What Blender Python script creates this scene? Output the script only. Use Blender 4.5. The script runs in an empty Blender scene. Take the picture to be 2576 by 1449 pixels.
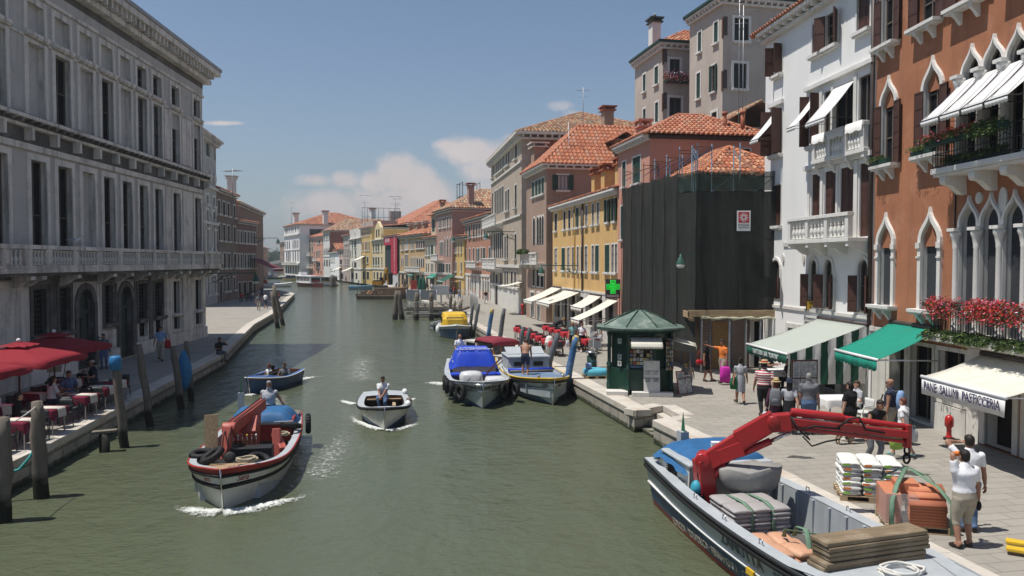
import bpy,math,random
from mathutils import Vector,Matrix,geometry
from mathutils.bvhtree import BVHTree
ru=random.uniform;rnd=random.random;sin=math.sin;cos=math.cos;rad=math.radians;pi=math.pi;csg=math.copysign
random.seed(7)
S=bpy.context.scene
# ---------------- camera ----------------
FPX,EYE=1970.0,5.0
PITCH=math.atan(65.5/FPX)
cam=bpy.data.cameras.new('camera')
cam.sensor_width=36;cam.lens=36*FPX/2576;cam.clip_start=.1;cam.clip_end=6000
cam_ob=bpy.data.objects.new('camera',cam);S.collection.objects.link(cam_ob)
cam_ob.location=(0,0,EYE);cam_ob.rotation_euler=(pi/2-PITCH,0,0)
S.camera=cam_ob
# ---------------- light ----------------
ELEV=rad(69);SUN_TO=Vector((-.975,-.22,0)).normalized()*cos(ELEV)+Vector((0,0,sin(ELEV)))
sun=bpy.data.lights.new('sun','SUN');sun.energy=4.7;sun.angle=rad(.55);sun.color=(1,.955,.88)
sun_ob=bpy.data.objects.new('sun',sun);S.collection.objects.link(sun_ob)
sun_ob.rotation_euler=(-SUN_TO).to_track_quat('-Z','Y').to_euler();sun_ob.location=(-60,-20,90)
S.view_settings.view_transform='Standard';S.view_settings.look='None'
S.view_settings.exposure=0.15;S.view_settings.gamma=1
W=bpy.data.worlds.new('World');S.world=W;W.use_nodes=True
nt=W.node_tree;nt.nodes.clear()
def nd(t,kind,**kw):
 n=t.nodes.new(kind)
 for k,v in kw.items():setattr(n,k,v)
 return n
def math_(t,op,a,b=None,c=None,clamp=False):
 n=nd(t,'ShaderNodeMath',operation=op,use_clamp=clamp)
 for i,v in enumerate((a,b,c)):
  if v is None:continue
  if isinstance(v,(int,float)):n.inputs[i].default_value=v
  else:t.links.new(v,n.inputs[i])
 return n.outputs[0]
out=nd(nt,'ShaderNodeOutputWorld');bg=nd(nt,'ShaderNodeBackground');bg.inputs['Strength'].default_value=.088
sky=nd(nt,'ShaderNodeTexSky',sky_type='NISHITA',sun_disc=False)
sky.sun_elevation=ELEV;sky.sun_rotation=math.atan2(SUN_TO.x,SUN_TO.y)
sky.air_density=1.0;sky.dust_density=0.4;sky.ozone_density=2.0
tc=nd(nt,'ShaderNodeTexCoord');sep=nd(nt,'ShaderNodeSeparateXYZ');nt.links.new(tc.outputs['Generated'],sep.inputs[0])
hx,hy,hz=sep.outputs
hyp=math_(nt,'MAXIMUM',hy,.05)
az=math_(nt,'DIVIDE',hx,hyp);el=math_(nt,'DIVIDE',hz,hyp)
comb=nd(nt,'ShaderNodeCombineXYZ');nt.links.new(az,comb.inputs[0]);nt.links.new(el,comb.inputs[1])
nz=nd(nt,'ShaderNodeTexNoise');nz.inputs['Scale'].default_value=22;nz.inputs['Detail'].default_value=8;nz.inputs['Roughness'].default_value=.62
nt.links.new(comb.outputs[0],nz.inputs['Vector'])
nzl=nd(nt,'ShaderNodeTexNoise');nzl.inputs['Scale'].default_value=9;nzl.inputs['Detail'].default_value=5
nt.links.new(comb.outputs[0],nzl.inputs['Vector'])
PUFFS=[(-.146,.112,.034,.030,1.2),(-.118,.103,.030,.028,1.1),(-.172,.100,.026,.022,1.0),(-.215,.104,.026,.016,.9),(-.25,.104,.034,.012,.8),(-.10,.086,.035,.03,1.0),(-.15,.075,.10,.030,.9),(-.23,.068,.08,.035,.85),(-.05,.14,.060,.022,.95),(-.02,.120,.055,.032,.95),(-.01,.085,.06,.05,.9),(-.08,.148,.035,.012,.75),(.02,.155,.04,.015,.8),(.062,.198,.026,.011,.6),(.075,.188,.020,.010,.5),(.10,.170,.06,.008,.42),(-.362,.176,.040,.0045,.75),(-.335,.168,.025,.003,.5),(-.25,.172,.028,.004,.34),(-.245,.158,.02,.004,.3),(-.35,.118,.05,.012,.2)]
acc=None
for(a,e,ra,re,wgt)in PUFFS:
 da=math_(nt,'DIVIDE',math_(nt,'SUBTRACT',az,a),ra);de=math_(nt,'DIVIDE',math_(nt,'SUBTRACT',el,e),re)
 d2=math_(nt,'ADD',math_(nt,'MULTIPLY',da,da),math_(nt,'MULTIPLY',de,de))
 m=math_(nt,'MULTIPLY',math_(nt,'POWER',2.718,math_(nt,'MULTIPLY',d2,-1.1)),wgt)
 acc=m if acc is None else math_(nt,'MAXIMUM',acc,m)
nn=math_(nt,'MULTIPLY',math_(nt,'SUBTRACT',nz.outputs['Fac'],.5),.95)
dens=math_(nt,'MULTIPLY',math_(nt,'SUBTRACT',math_(nt,'ADD',acc,nn),.36),2.6,clamp=True)
fade=math_(nt,'MULTIPLY',dens,math_(nt,'MULTIPLY_ADD',nzl.outputs['Fac'],.9,.45,clamp=True),clamp=True)
front=math_(nt,'GREATER_THAN',hy,.06);up=math_(nt,'MULTIPLY',math_(nt,'ADD',el,-.012),18,clamp=True)
fade=math_(nt,'MULTIPLY',math_(nt,'MULTIPLY',math_(nt,'MULTIPLY',fade,front),up),.88)
lp=math_(nt,'MULTIPLY_ADD',el,2.6,.62,clamp=True)
shade=math_(nt,'MULTIPLY',math_(nt,'MULTIPLY_ADD',nz.outputs['Fac'],.7,.62),lp)
ccol=nd(nt,'ShaderNodeMix',data_type='RGBA');ccol.inputs['A'].default_value=(2.7,2.85,3.35,1);ccol.inputs['B'].default_value=(7.4,6.5,6.2,1)
nt.links.new(shade,ccol.inputs['Factor'])
cm=nd(nt,'ShaderNodeMix',data_type='RGBA');nt.links.new(fade,cm.inputs['Factor'])
hz_f=math_(nt,'MULTIPLY',math_(nt,'POWER',2.718,math_(nt,'MULTIPLY',math_(nt,'MAXIMUM',hz,0),-8.0)),.92,clamp=True)
hm=nd(nt,'ShaderNodeMix',data_type='RGBA');hm.inputs['B'].default_value=(2.55,2.95,3.45,1);nt.links.new(hz_f,hm.inputs['Factor']);nt.links.new(sky.outputs[0],hm.inputs['A']);nt.links.new(hm.outputs['Result'],cm.inputs['A']);nt.links.new(ccol.outputs['Result'],cm.inputs['B'])
nt.links.new(cm.outputs['Result'],bg.inputs['Color']);nt.links.new(bg.outputs[0],out.inputs[0])
S.cycles.max_bounces=6;S.cycles.diffuse_bounces=3;S.cycles.glossy_bounces=3;S.cycles.transmission_bounces=4;S.cycles.transparent_max_bounces=8
S.cycles.caustics_reflective=False;S.cycles.caustics_refractive=False;S.cycles.sample_clamp_indirect=6
# ---------------- geometry of the place: pixels of the survey photograph to metres ----------------
def ray(px,py):
 v=-(py-724.5)/FPX
 return Vector(((px-1288)/FPX,cos(PITCH)+v*sin(PITCH),-sin(PITCH)+v*cos(PITCH)))
def at(px,py,z=0.0):
 d=ray(px,py);t=(z-EYE)/d.z
 return Vector((d.x*t,d.y*t,z))
def onY(px,py,Y):
 d=ray(px,py);t=Y/d.y
 return Vector((d.x*t,Y,EYE+d.z*t))
class Plane:
 def __init__(s,A,B):
  s.A=Vector((A[0],A[1]));s.B=Vector((B[0],B[1]));s.l=(s.B-s.A).length;s.u=(s.B-s.A)/s.l;s.n=Vector((s.u.y,-s.u.x))
 def uz(s,px,py,off=0.0):
  d=ray(px,py);t=(s.A.dot(s.n)+off)/(d.x*s.n.x+d.y*s.n.y)
  P=Vector((d.x*t,d.y*t));return((P-s.A).dot(s.u),EYE+d.z*t)
WATER=-.75
# ---------------- materials ----------------
MATS={}
def pm(name,col,rough=.8,var=.12,sc=1.5,bump=.15,bsc=25,metal=0.0,spec=.35,stain=None,streak=None,brick=None,planks=None,emit=None,alpha=None,lowdirt=None,trans=0,coat=0):
 """a procedural Principled material; stain=(colour, amount, scale), streak=(colour, amount), brick=(w, h, mortar colour, mortar size)"""
 if name in MATS:return MATS[name]
 m=bpy.data.materials.new(name);m.use_nodes=True;MATS[name]=m
 t=m.node_tree;b=t.nodes['Principled BSDF'];L=t.links.new
 co=nd(t,'ShaderNodeTexCoord').outputs['Object']
 def noise(scale,detail=4,vec=None,rg=.55):
  n=nd(t,'ShaderNodeTexNoise');n.inputs['Scale'].default_value=scale;n.inputs['Detail'].default_value=detail;n.inputs['Roughness'].default_value=rg
  L(vec or co,n.inputs['Vector']);return n.outputs['Fac']
 def mix(f,a,c):
  n=nd(t,'ShaderNodeMix',data_type='RGBA')
  for k,v in(('Factor',f),('A',a),('B',c)):
   if isinstance(v,(tuple,list)):n.inputs[k].default_value=tuple(v)+(1,)
   elif isinstance(v,(int,float)):n.inputs[k].default_value=v
   else:L(v,n.inputs[k])
  return n.outputs['Result']
 def ramp(f,lo,hi):
  n=nd(t,'ShaderNodeMapRange');n.inputs['From Min'].default_value=lo;n.inputs['From Max'].default_value=hi;L(f,n.inputs['Value']);return n.outputs['Result']
 lo=tuple(c*(1-var)for c in col);hi=tuple(min(1,c*(1+var))for c in col)
 c=mix(ramp(noise(sc,5),.3,.7),lo,hi)
 c=mix(math_(t,'MULTIPLY',ramp(noise(bsc*.5,3),.35,.75),min(.5,var*1.2)),c,tuple(v*.6 for v in col))
 hgt=noise(bsc,4)
 if brick:
  w,h,mc,ms=brick[:4]
  sp=nd(t,'ShaderNodeSeparateXYZ');L(co,sp.inputs[0]);cb=nd(t,'ShaderNodeCombineXYZ')
  if len(brick)>4:L(sp.outputs[0],cb.inputs[0]);L(sp.outputs[1],cb.inputs[1])
  else:L(math_(t,'ADD',sp.outputs[0],sp.outputs[1]),cb.inputs[0]);L(sp.outputs[2],cb.inputs[1])
  bt=nd(t,'ShaderNodeTexBrick');L(cb.outputs[0],bt.inputs['Vector']);bt.inputs['Scale'].default_value=1
  bt.inputs['Brick Width'].default_value=w;bt.inputs['Row Height'].default_value=h;bt.inputs['Mortar Size'].default_value=ms;bt.inputs['Mortar Smooth'].default_value=.2
  L(mix(1.0,c,c),bt.inputs['Color1']);L(mix(.5,c,tuple(v*.7 for v in col)),bt.inputs['Color2']);bt.inputs['Mortar'].default_value=tuple(mc)+(1,)
  c=bt.outputs['Color'];hgt=math_(t,'ADD',math_(t,'MULTIPLY',hgt,.4),math_(t,'SUBTRACT',1,bt.outputs['Fac']))
 if planks:
  sp=nd(t,'ShaderNodeSeparateXYZ');L(co,sp.inputs[0])
  mp=nd(t,'ShaderNodeMapping');mp.inputs['Scale'].default_value=planks;L(co,mp.inputs['Vector'])
  c=mix(ramp(noise(1,6,mp.outputs[0],.65),.35,.7),tuple(v*.55 for v in col),c)
 if streak:
  mp=nd(t,'ShaderNodeMapping');mp.inputs['Scale'].default_value=(2.2,2.2,.16);L(co,mp.inputs['Vector'])
  c=mix(math_(t,'MULTIPLY',ramp(noise(1.3,6,mp.outputs[0],.65),.5,.74),streak[1]),c,streak[0])
 if stain:
  c=mix(math_(t,'MULTIPLY',ramp(noise(stain[2],7,None,.65),.52,.66),stain[1]),c,stain[0])
 if lowdirt:
  sp=nd(t,'ShaderNodeSeparateXYZ');L(co,sp.inputs[0])
  zz=math_(t,'ADD',sp.outputs[2],math_(t,'MULTIPLY',math_(t,'SUBTRACT',noise(3,5),.5),lowdirt[2]*2.5))
  n=nd(t,'ShaderNodeMapRange');n.inputs['From Min'].default_value=lowdirt[1];n.inputs['From Max'].default_value=lowdirt[1]+lowdirt[2];n.inputs['To Min'].default_value=1;n.inputs['To Max'].default_value=0
  L(zz,n.inputs['Value']);c=mix(n.outputs['Result'],c,lowdirt[0])
 L(c,b.inputs['Base Color'])
 L(math_(t,'MULTIPLY_ADD',noise(bsc*.3,3),.24,rough-.12,clamp=True),b.inputs['Roughness'])
 b.inputs['Metallic'].default_value=metal;b.inputs['Specular IOR Level'].default_value=spec
 if coat:b.inputs['Coat Weight'].default_value=coat;b.inputs['Coat Roughness'].default_value=.1
 if bump:
  bn=nd(t,'ShaderNodeBump');bn.inputs['Strength'].default_value=min(1,bump);bn.inputs['Distance'].default_value=.02;L(hgt,bn.inputs['Height']);L(bn.outputs[0],b.inputs['Normal'])
 if emit:b.inputs['Emission Color'].default_value=tuple(emit[0])+(1,);b.inputs['Emission Strength'].default_value=emit[1]
 if alpha is not None:b.inputs['Alpha'].default_value=alpha
 if trans:
  tr=nd(t,'ShaderNodeBsdfTranslucent');L(c,tr.inputs['Color']);ms=nd(t,'ShaderNodeMixShader');ms.inputs[0].default_value=trans
  L(b.outputs[0],ms.inputs[1]);L(tr.outputs[0],ms.inputs[2]);L(ms.outputs[0],t.nodes['Material Output'].inputs[0])
 return m
 # ---------------- mesh builder ----------------
APART={'bracket','balcony_bracket','pier','stone_facing','baluster','pilaster','capital','iron_plate','stone_medallion','carved_plaque','side_window','cabin_window','saloon_window','bow_plank','step','prop','mooring_post','lashing_ring','control_lever','vent_pipe','plinth','drain_pipe','rubbing_strake','pile','track','stone_base','hydraulic_hose','hydraulic_ram','railing_post','column','loose_boards','door_panel','blue_pole','rusty_pole','bollard_pair','power_pack','forks','cloth_cover','poster_board'}
class MB:
 def __init__(s):s.v=[];s.f=[];s.m=[];s.sm=[];s.mats=[]
 def mi(s,mat):
  if mat not in s.mats:s.mats.append(mat)
  return s.mats.index(mat)
 def add(s,vs,fs,mat,smooth=False):
  o=len(s.v);s.v+=[tuple(p)for p in vs];i=s.mi(mat)
  for f in fs:s.f.append([o+k for k in f]);s.m.append(i);s.sm.append(smooth)
  return s
 def box(s,x0,y0,z0,x1,y1,z1,mat):
  return s.add([(x0,y0,z0),(x1,y0,z0),(x1,y1,z0),(x0,y1,z0),(x0,y0,z1),(x1,y0,z1),(x1,y1,z1),(x0,y1,z1)],[(0,3,2,1),(4,5,6,7),(0,1,5,4),(1,2,6,5),(2,3,7,6),(3,0,4,7)],mat)
 def bar(s,p,q,w,h,mat,upv=(0,0,1)):
  p=Vector(p);q=Vector(q);d=(q-p).normalized();r=d.cross(Vector(upv))
  if r.length<1e-4:r=d.cross(Vector((1,0,0)))
  r.normalize();u=r.cross(d)*(h/2);r=r*(w/2)
  vs=[e+a*r+b*u for e in(p,q)for a,b in((-1,-1),(1,-1),(1,1),(-1,1))]
  return s.add(vs,[(0,1,2,3),(7,6,5,4),(0,4,5,1),(1,5,6,2),(2,6,7,3),(3,7,4,0)],mat)
 def tube(s,pts,r,mat,n=8,caps=True,smooth=True,flat=1.0):
  pts=[Vector(p)for p in pts];R=r if isinstance(r,(list,tuple))else[r]*len(pts)
  vs=[];prev=None
  for i,p in enumerate(pts):
   d=(pts[min(i+1,len(pts)-1)]-pts[max(i-1,0)]).normalized()
   if prev is None:
    a=d.cross(Vector((0,0,1)))
    if a.length<.05:a=d.cross(Vector((1,0,0)))
   else:a=prev-d*prev.dot(d)
   a.normalize();prev=a;b=d.cross(a)
   vs+=[p+(a*cos(k*2*pi/n)+b*sin(k*2*pi/n)*flat)*R[i]for k in range(n)]
  fs=[(i*n+k,i*n+(k+1)%n,(i+1)*n+(k+1)%n,(i+1)*n+k)for i in range(len(pts)-1)for k in range(n)]
  if caps:fs+=[tuple(range(n))[::-1],tuple((len(pts)-1)*n+k for k in range(n))]
  return s.add(vs,fs,mat,smooth)
 def lathe(s,prof,c,mat,n=16,sx=1,sy=1,smooth=True):
  vs=[(c[0]+r*sx*cos(k*2*pi/n),c[1]+r*sy*sin(k*2*pi/n),c[2]+z)for r,z in prof for k in range(n)]
  fs=[(i*n+k,i*n+(k+1)%n,(i+1)*n+(k+1)%n,(i+1)*n+k)for i in range(len(prof)-1)for k in range(n)]
  fs+=[tuple(range(n))[::-1],tuple((len(prof)-1)*n+k for k in range(n))]
  return s.add(vs,fs,mat,smooth)
 def ball(s,c,r,mat,n=12,m=8):
  r=r if isinstance(r,(list,tuple))else(r,r,r)
  prof=[(sin(pi*i/m),-cos(pi*i/m))for i in range(m+1)];prof[0]=(.02,-1);prof[-1]=(.02,1)
  vs=[(c[0]+a*r[0]*cos(k*2*pi/n),c[1]+a*r[1]*sin(k*2*pi/n),c[2]+z*r[2])for a,z in prof for k in range(n)]
  fs=[(i*n+k,i*n+(k+1)%n,(i+1)*n+(k+1)%n,(i+1)*n+k)for i in range(m)for k in range(n)]
  fs+=[tuple(range(n))[::-1],tuple(m*n+k for k in range(n))]
  return s.add(vs,fs,mat,True)
 def prism(s,poly,y0,y1,mat,axis='y',smooth=False):
  n=len(poly);mk={'y':lambda a,b,t:(a,t,b),'x':lambda a,b,t:(t,a,b),'z':lambda a,b,t:(a,b,t)}[axis]
  vs=[mk(a,b,y0)for a,b in poly]+[mk(a,b,y1)for a,b in poly]
  fs=[(i,(i+1)%n,n+(i+1)%n,n+i)for i in range(n)]
  tri=geometry.tessellate_polygon([[Vector((a,b,0))for a,b in poly]])
  return s.add(vs,fs+[tuple(f)for f in tri]+[tuple(n+k for k in f)[::-1]for f in tri],mat,smooth)
 def grid(s,rows,mat,smooth=True):
  m=len(rows[0]);vs=[p for r in rows for p in r]
  return s.add(vs,[(i*m+k,i*m+k+1,(i+1)*m+k+1,(i+1)*m+k)for i in range(len(rows)-1)for k in range(m-1)],mat,smooth)
 def loft(s,rings,mat,smooth=True,caps=True):
  n=len(rings[0]);vs=[p for r in rings for p in r]
  fs=[(i*n+k,i*n+(k+1)%n,(i+1)*n+(k+1)%n,(i+1)*n+k)for i in range(len(rings)-1)for k in range(n)]
  if caps:fs+=[tuple(range(n))[::-1],tuple((len(rings)-1)*n+k for k in range(n))]
  return s.add(vs,fs,mat,smooth)
 def leaves(s,pick,n,size,mats,weights=None):
  for _ in range(n):
   p=Vector(pick());a=Vector((random.gauss(0,1),random.gauss(0,1),random.gauss(0,1))).normalized();b=a.orthogonal().normalized()*size*ru(.6,1.3)
   c=a.cross(b)*ru(.6,1.0)
   s.add([p-b,p+c*.6,p+b,p-c*.6],[(0,1,2,3)],random.choices(mats,weights)[0])
  return s
 def mesh(s,name):
  me=bpy.data.meshes.new(name);me.from_pydata(s.v,[],s.f)
  for m in s.mats:me.materials.append(m)
  me.polygons.foreach_set('material_index',s.m);me.polygons.foreach_set('use_smooth',s.sm);me.update()
  return me
 def build(s,name,parent=None,bev=0,**kw):
  if name in APART:return s.pieces(name,parent,bev)
  return put(name,s.mesh(name),parent,bev,**kw)
 def pieces(s,name,parent,bev=0):
  par=list(range(len(s.v)))
  def root(i):
   while par[i]!=i:par[i]=par[par[i]];i=par[i]
   return i
  for f in s.f:
   for k in f[1:]:par[root(k)]=root(f[0])
  g={}
  for i,f in enumerate(s.f):g.setdefault(root(f[0]),[]).append(i)
  o=None
  for ids in g.values():
   used=sorted({k for i in ids for k in s.f[i]});mp={k:n for n,k in enumerate(used)};m=MB();m.v=[s.v[k]for k in used];m.f=[[mp[k]for k in s.f[i]]for i in ids];m.m=[s.m[i]for i in ids];m.sm=[s.sm[i]for i in ids];m.mats=s.mats;o=put(name,m.mesh(name),parent,bev)
  return o
def put(name,me,parent=None,bev=0,loc=None,rotz=None):
 o=bpy.data.objects.new(name,me);S.collection.objects.link(o)
 if parent:o.parent=parent
 if loc is not None:o.location=loc
 if rotz is not None:o.rotation_euler=(0,0,rotz)
 if bev:
  b=o.modifiers.new('bevel','BEVEL');b.width=bev;b.segments=2;b.limit_method='ANGLE'
 return o
def tag(o,label,cat,group=None):
 o['label']=label;o['category']=cat
 if group:o['group']=group
 return o
def thing(name,label,cat,loc=(0,0,0),rotz=0,group=None,scale=1):
 o=bpy.data.objects.new(name,None);S.collection.objects.link(o);o.empty_display_size=.2
 o.location=loc;o.rotation_euler=(0,0,rotz);o.scale=(scale,)*3
 return tag(o,label,cat,group)
def struct(o,kind='structure'):o['kind']=kind;return o
def dup(o,loc,rotz=None,label=None,group=None):
 def cp(a,par):
  c=a.copy();S.collection.objects.link(c)
  if par:c.parent=par
  for ch in a.children:cp(ch,c)
  return c
 r=cp(o,None);r.location=loc
 if rotz is not None:r.rotation_euler=(0,0,rotz)
 if label:r['label']=label
 if group:r['group']=group
 return r
def lett(name,text,size,mat,parent,loc,rot=(pi/2,0,0),width=None,ext=.003,shear=0,align='CENTER',squeeze=1.0,bold=0):
 cu=bpy.data.curves.new('t','FONT');cu.body=text;cu.size=size;cu.extrude=ext;cu.align_x=align;cu.align_y='CENTER';cu.shear=shear;cu.offset=bold;cu.resolution_u=3
 o=bpy.data.objects.new('t',cu);S.collection.objects.link(o);bpy.context.view_layer.update()
 me=bpy.data.meshes.new_from_object(o.evaluated_get(bpy.context.evaluated_depsgraph_get()));bpy.data.objects.remove(o)
 xs=[v.co.x for v in me.vertices]
 k=squeeze if width is None or not xs else width/max(1e-6,max(xs)-min(xs))
 for v in me.vertices:v.co.x*=k
 me.materials.clear();me.materials.append(mat);me.name=name
 ob=put(name,me,parent);ob.location=loc;ob.rotation_euler=rot
 return ob
 # ---------------- palette ----------------
STONE=pm('grey_istrian_stone',(.72,.68,.63),.85,.16,.6,.3,14,streak=((.13,.12,.11),.75),stain=((.20,.19,.18),.5,.7))
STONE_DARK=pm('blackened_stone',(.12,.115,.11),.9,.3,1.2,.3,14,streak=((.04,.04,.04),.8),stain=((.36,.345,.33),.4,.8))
STONE_LIGHT=pm('pale_stone',(.66,.64,.59),.8,.1,1.5,.2,20,streak=((.3,.28,.25),.45))
PLASTER_GREY=pm('grey_render',(.52,.50,.48),.92,.1,.5,.25,30,stain=((.27,.25,.24),.6,.5),streak=((.2,.19,.18),.4))
TRIM=pm('white_trim_stone',(.72,.70,.66),.75,.06,2,.15,25,streak=((.4,.38,.35),.35))
WHITE_WALL=pm('white_plaster',(.83,.82,.80),.85,.03,.6,.15,30,streak=((.66,.65,.63),.25))
ORANGE_WALL=pm('red_orange_plaster',(.40,.165,.085),.9,.16,.7,.35,22,streak=((.23,.10,.065),.6),stain=((.50,.25,.15),.55,.9))
YELLOW_WALL=pm('yellow_plaster',(.66,.42,.17),.9,.09,.6,.2,25,streak=((.45,.28,.10),.45),stain=((.72,.55,.27),.5,.7))
PINK_WALL=pm('pink_plaster',(.56,.285,.215),.9,.05,.6,.15,30)
TOWER_WALL=pm('pale_beige_plaster',(.46,.40,.345),.9,.07,.5,.2,30,streak=((.27,.22,.18),.4),stain=((.55,.5,.44),.4,.4))
TOWER_SIDE=TOWER_WALL
BROWN_WALL=pm('mauve_brown_plaster',(.37,.255,.195),.9,.09,.6,.2,25,streak=((.24,.16,.12),.4))
REDBROWN_WALL=pm('red_brown_plaster',(.27,.115,.075),.9,.12,.6,.2,25,streak=((.17,.08,.055),.5))
BRICK_PALE=pm('pale_old_brick',(.46,.35,.25),.9,.15,1,.3,25,brick=(.26,.075,(.5,.47,.42),.012),stain=((.55,.51,.46),.6,.5))
BRICK_BROWN=pm('brown_brick',(.20,.135,.105),.9,.15,1,.3,25,brick=(.26,.075,(.26,.22,.19),.012),stain=((.30,.25,.22),.6,.4))
BRICK_RED=pm('red_old_brick',(.30,.15,.095),.9,.2,1,.3,25,brick=(.26,.075,(.36,.3,.25),.012),stain=((.42,.36,.3),.6,.35))
GLASS=pm('window_glass',(.016,.018,.021),.4,.5,1.5,0,8,spec=.02)
GLASS_BLUE=pm('window_glass_bluish',(.045,.057,.068),.12,.3,1.5,0,8,spec=.5)
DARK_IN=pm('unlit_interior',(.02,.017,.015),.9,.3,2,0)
CURTAIN=pm('net_curtain',(.42,.40,.38),.9,.1,6,.2)
SASH=pm('grey_brown_sash',(.14,.115,.095),.7,.15,3,.1)
GREEN_SH=pm('dark_green_shutter',(.016,.05,.036),.6,.2,3,.1,streak=((.03,.07,.055),.4))
BROWN_SH=pm('dark_brown_shutter',(.075,.033,.024),.6,.15,3,.15,streak=((.13,.07,.05),.5))
SLATE_SH=pm('slate_grey_shutter',(.045,.05,.056),.6,.12,2,.1,streak=((.075,.08,.085),.5))
IRON=pm('wrought_iron',(.02,.022,.024),.55,.2,5,.1)
RUST=pm('rusty_iron',(.13,.06,.035),.85,.25,4,.2)
GUTTER=pm('dark_gutter_metal',(.075,.06,.055),.5,.15,3,.05)
TILE=[pm('roof_tile_'+n,c,.85,.16,4,.2,30,stain=((.16,.10,.075),.5,1.5))for n,c in(('orange',(.47,.17,.085)),('red',(.38,.125,.065)),('pale',(.52,.27,.16)),('brown',(.26,.115,.07)))]
TILE_NEW=[pm('new_tile_'+n,c,.85,.14,4,.15,30,stain=((.26,.13,.085),.35,1.2))for n,c in(('orange',(.43,.165,.09)),('light',(.47,.20,.12)),('deep',(.36,.125,.07)),('dusty',(.40,.20,.13)))]
TILE_OLD=[pm('old_tile_'+n,c,.9,.2,4,.2,30,stain=((.13,.10,.08),.6,1.5))for n,c in(('ochre',(.44,.25,.14)),('buff',(.50,.34,.22)),('rust',(.34,.15,.085)),('grey',(.27,.20,.15)))]
WOODY=pm('weathered_wood',(.23,.20,.165),.9,.2,2,.4,30,planks=(14,14,1.0))
WOOD_NEW=pm('pale_planks',(.50,.36,.21),.8,.12,2,.2,20,planks=(1.2,18,14))
LEAF=[pm('leaf_'+n,c,.6,.2,8,0,spec=.3)for n,c in(('dark',(.03,.06,.018)),('mid',(.055,.10,.025)),('light',(.13,.17,.04)))]
PETAL_RED=pm('red_petals',(.52,.035,.06),.6,.2,8,0);PETAL_PINK=pm('pink_petals',(.66,.16,.25),.6,.2,8,0);PETAL_CORAL=pm('coral_petals',(.60,.055,.035),.6,.2,8,0);PETAL_WHITE=pm('pale_petals',(.75,.6,.66),.6,.1,8,0)
# ---------------- roofs ----------------
def tplane(mb,O,s,t,poly,mats,pitch=.24,tl=.36,base=None):
 """rows of half-round clay tiles over a flat polygon given in (along eave, up slope) coordinates"""
 O=Vector(O);s=Vector(s).normalized();t=Vector(t).normalized();nrm=s.cross(t)
 if nrm.z<0:nrm=-nrm
 pt=lambda a,b,h=0:O+s*a+t*b+nrm*h
 mb.add([pt(a,b)for a,b in poly],[tuple(range(len(poly)))],base or mats[-1])
 a0=min(p[0]for p in poly);a1=max(p[0]for p in poly);n=max(1,round((a1-a0)/pitch));w=(a1-a0)/n
 r=w*.42
 for i in range(n):
  a=a0+(i+.5)*w;ys=[]
  for k in range(len(poly)):
   p,q=poly[k],poly[(k+1)%len(poly)]
   if(p[0]-a)*(q[0]-a)<0:ys.append(p[1]+(q[1]-p[1])*(a-p[0])/(q[0]-p[0]))
  ys.sort()
  for b0,b1 in zip(ys[::2],ys[1::2]):
   b=b0-.06;k=0
   while b<b1:
    e=min(b+tl+.04,b1+.03);ra=r*1.08;rb=r*.86;h0=.035;h1=.012;ja=ru(-.012,.012)
    vs=[]
    for bb,rr,hh in((b,ra,h0),(e,rb,h1)):
     for x,z in((-1,0),(-.72,.62),(0,.95),(.72,.62),(1,0)):vs.append(pt(a+ja+x*rr,bb,hh+z*rr))
    mb.add(vs,[(j,j+1,j+6,j+5)for j in range(4)]+[(0,5-1,3,2,1)],random.choice(mats),False)
    b+=tl
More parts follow.
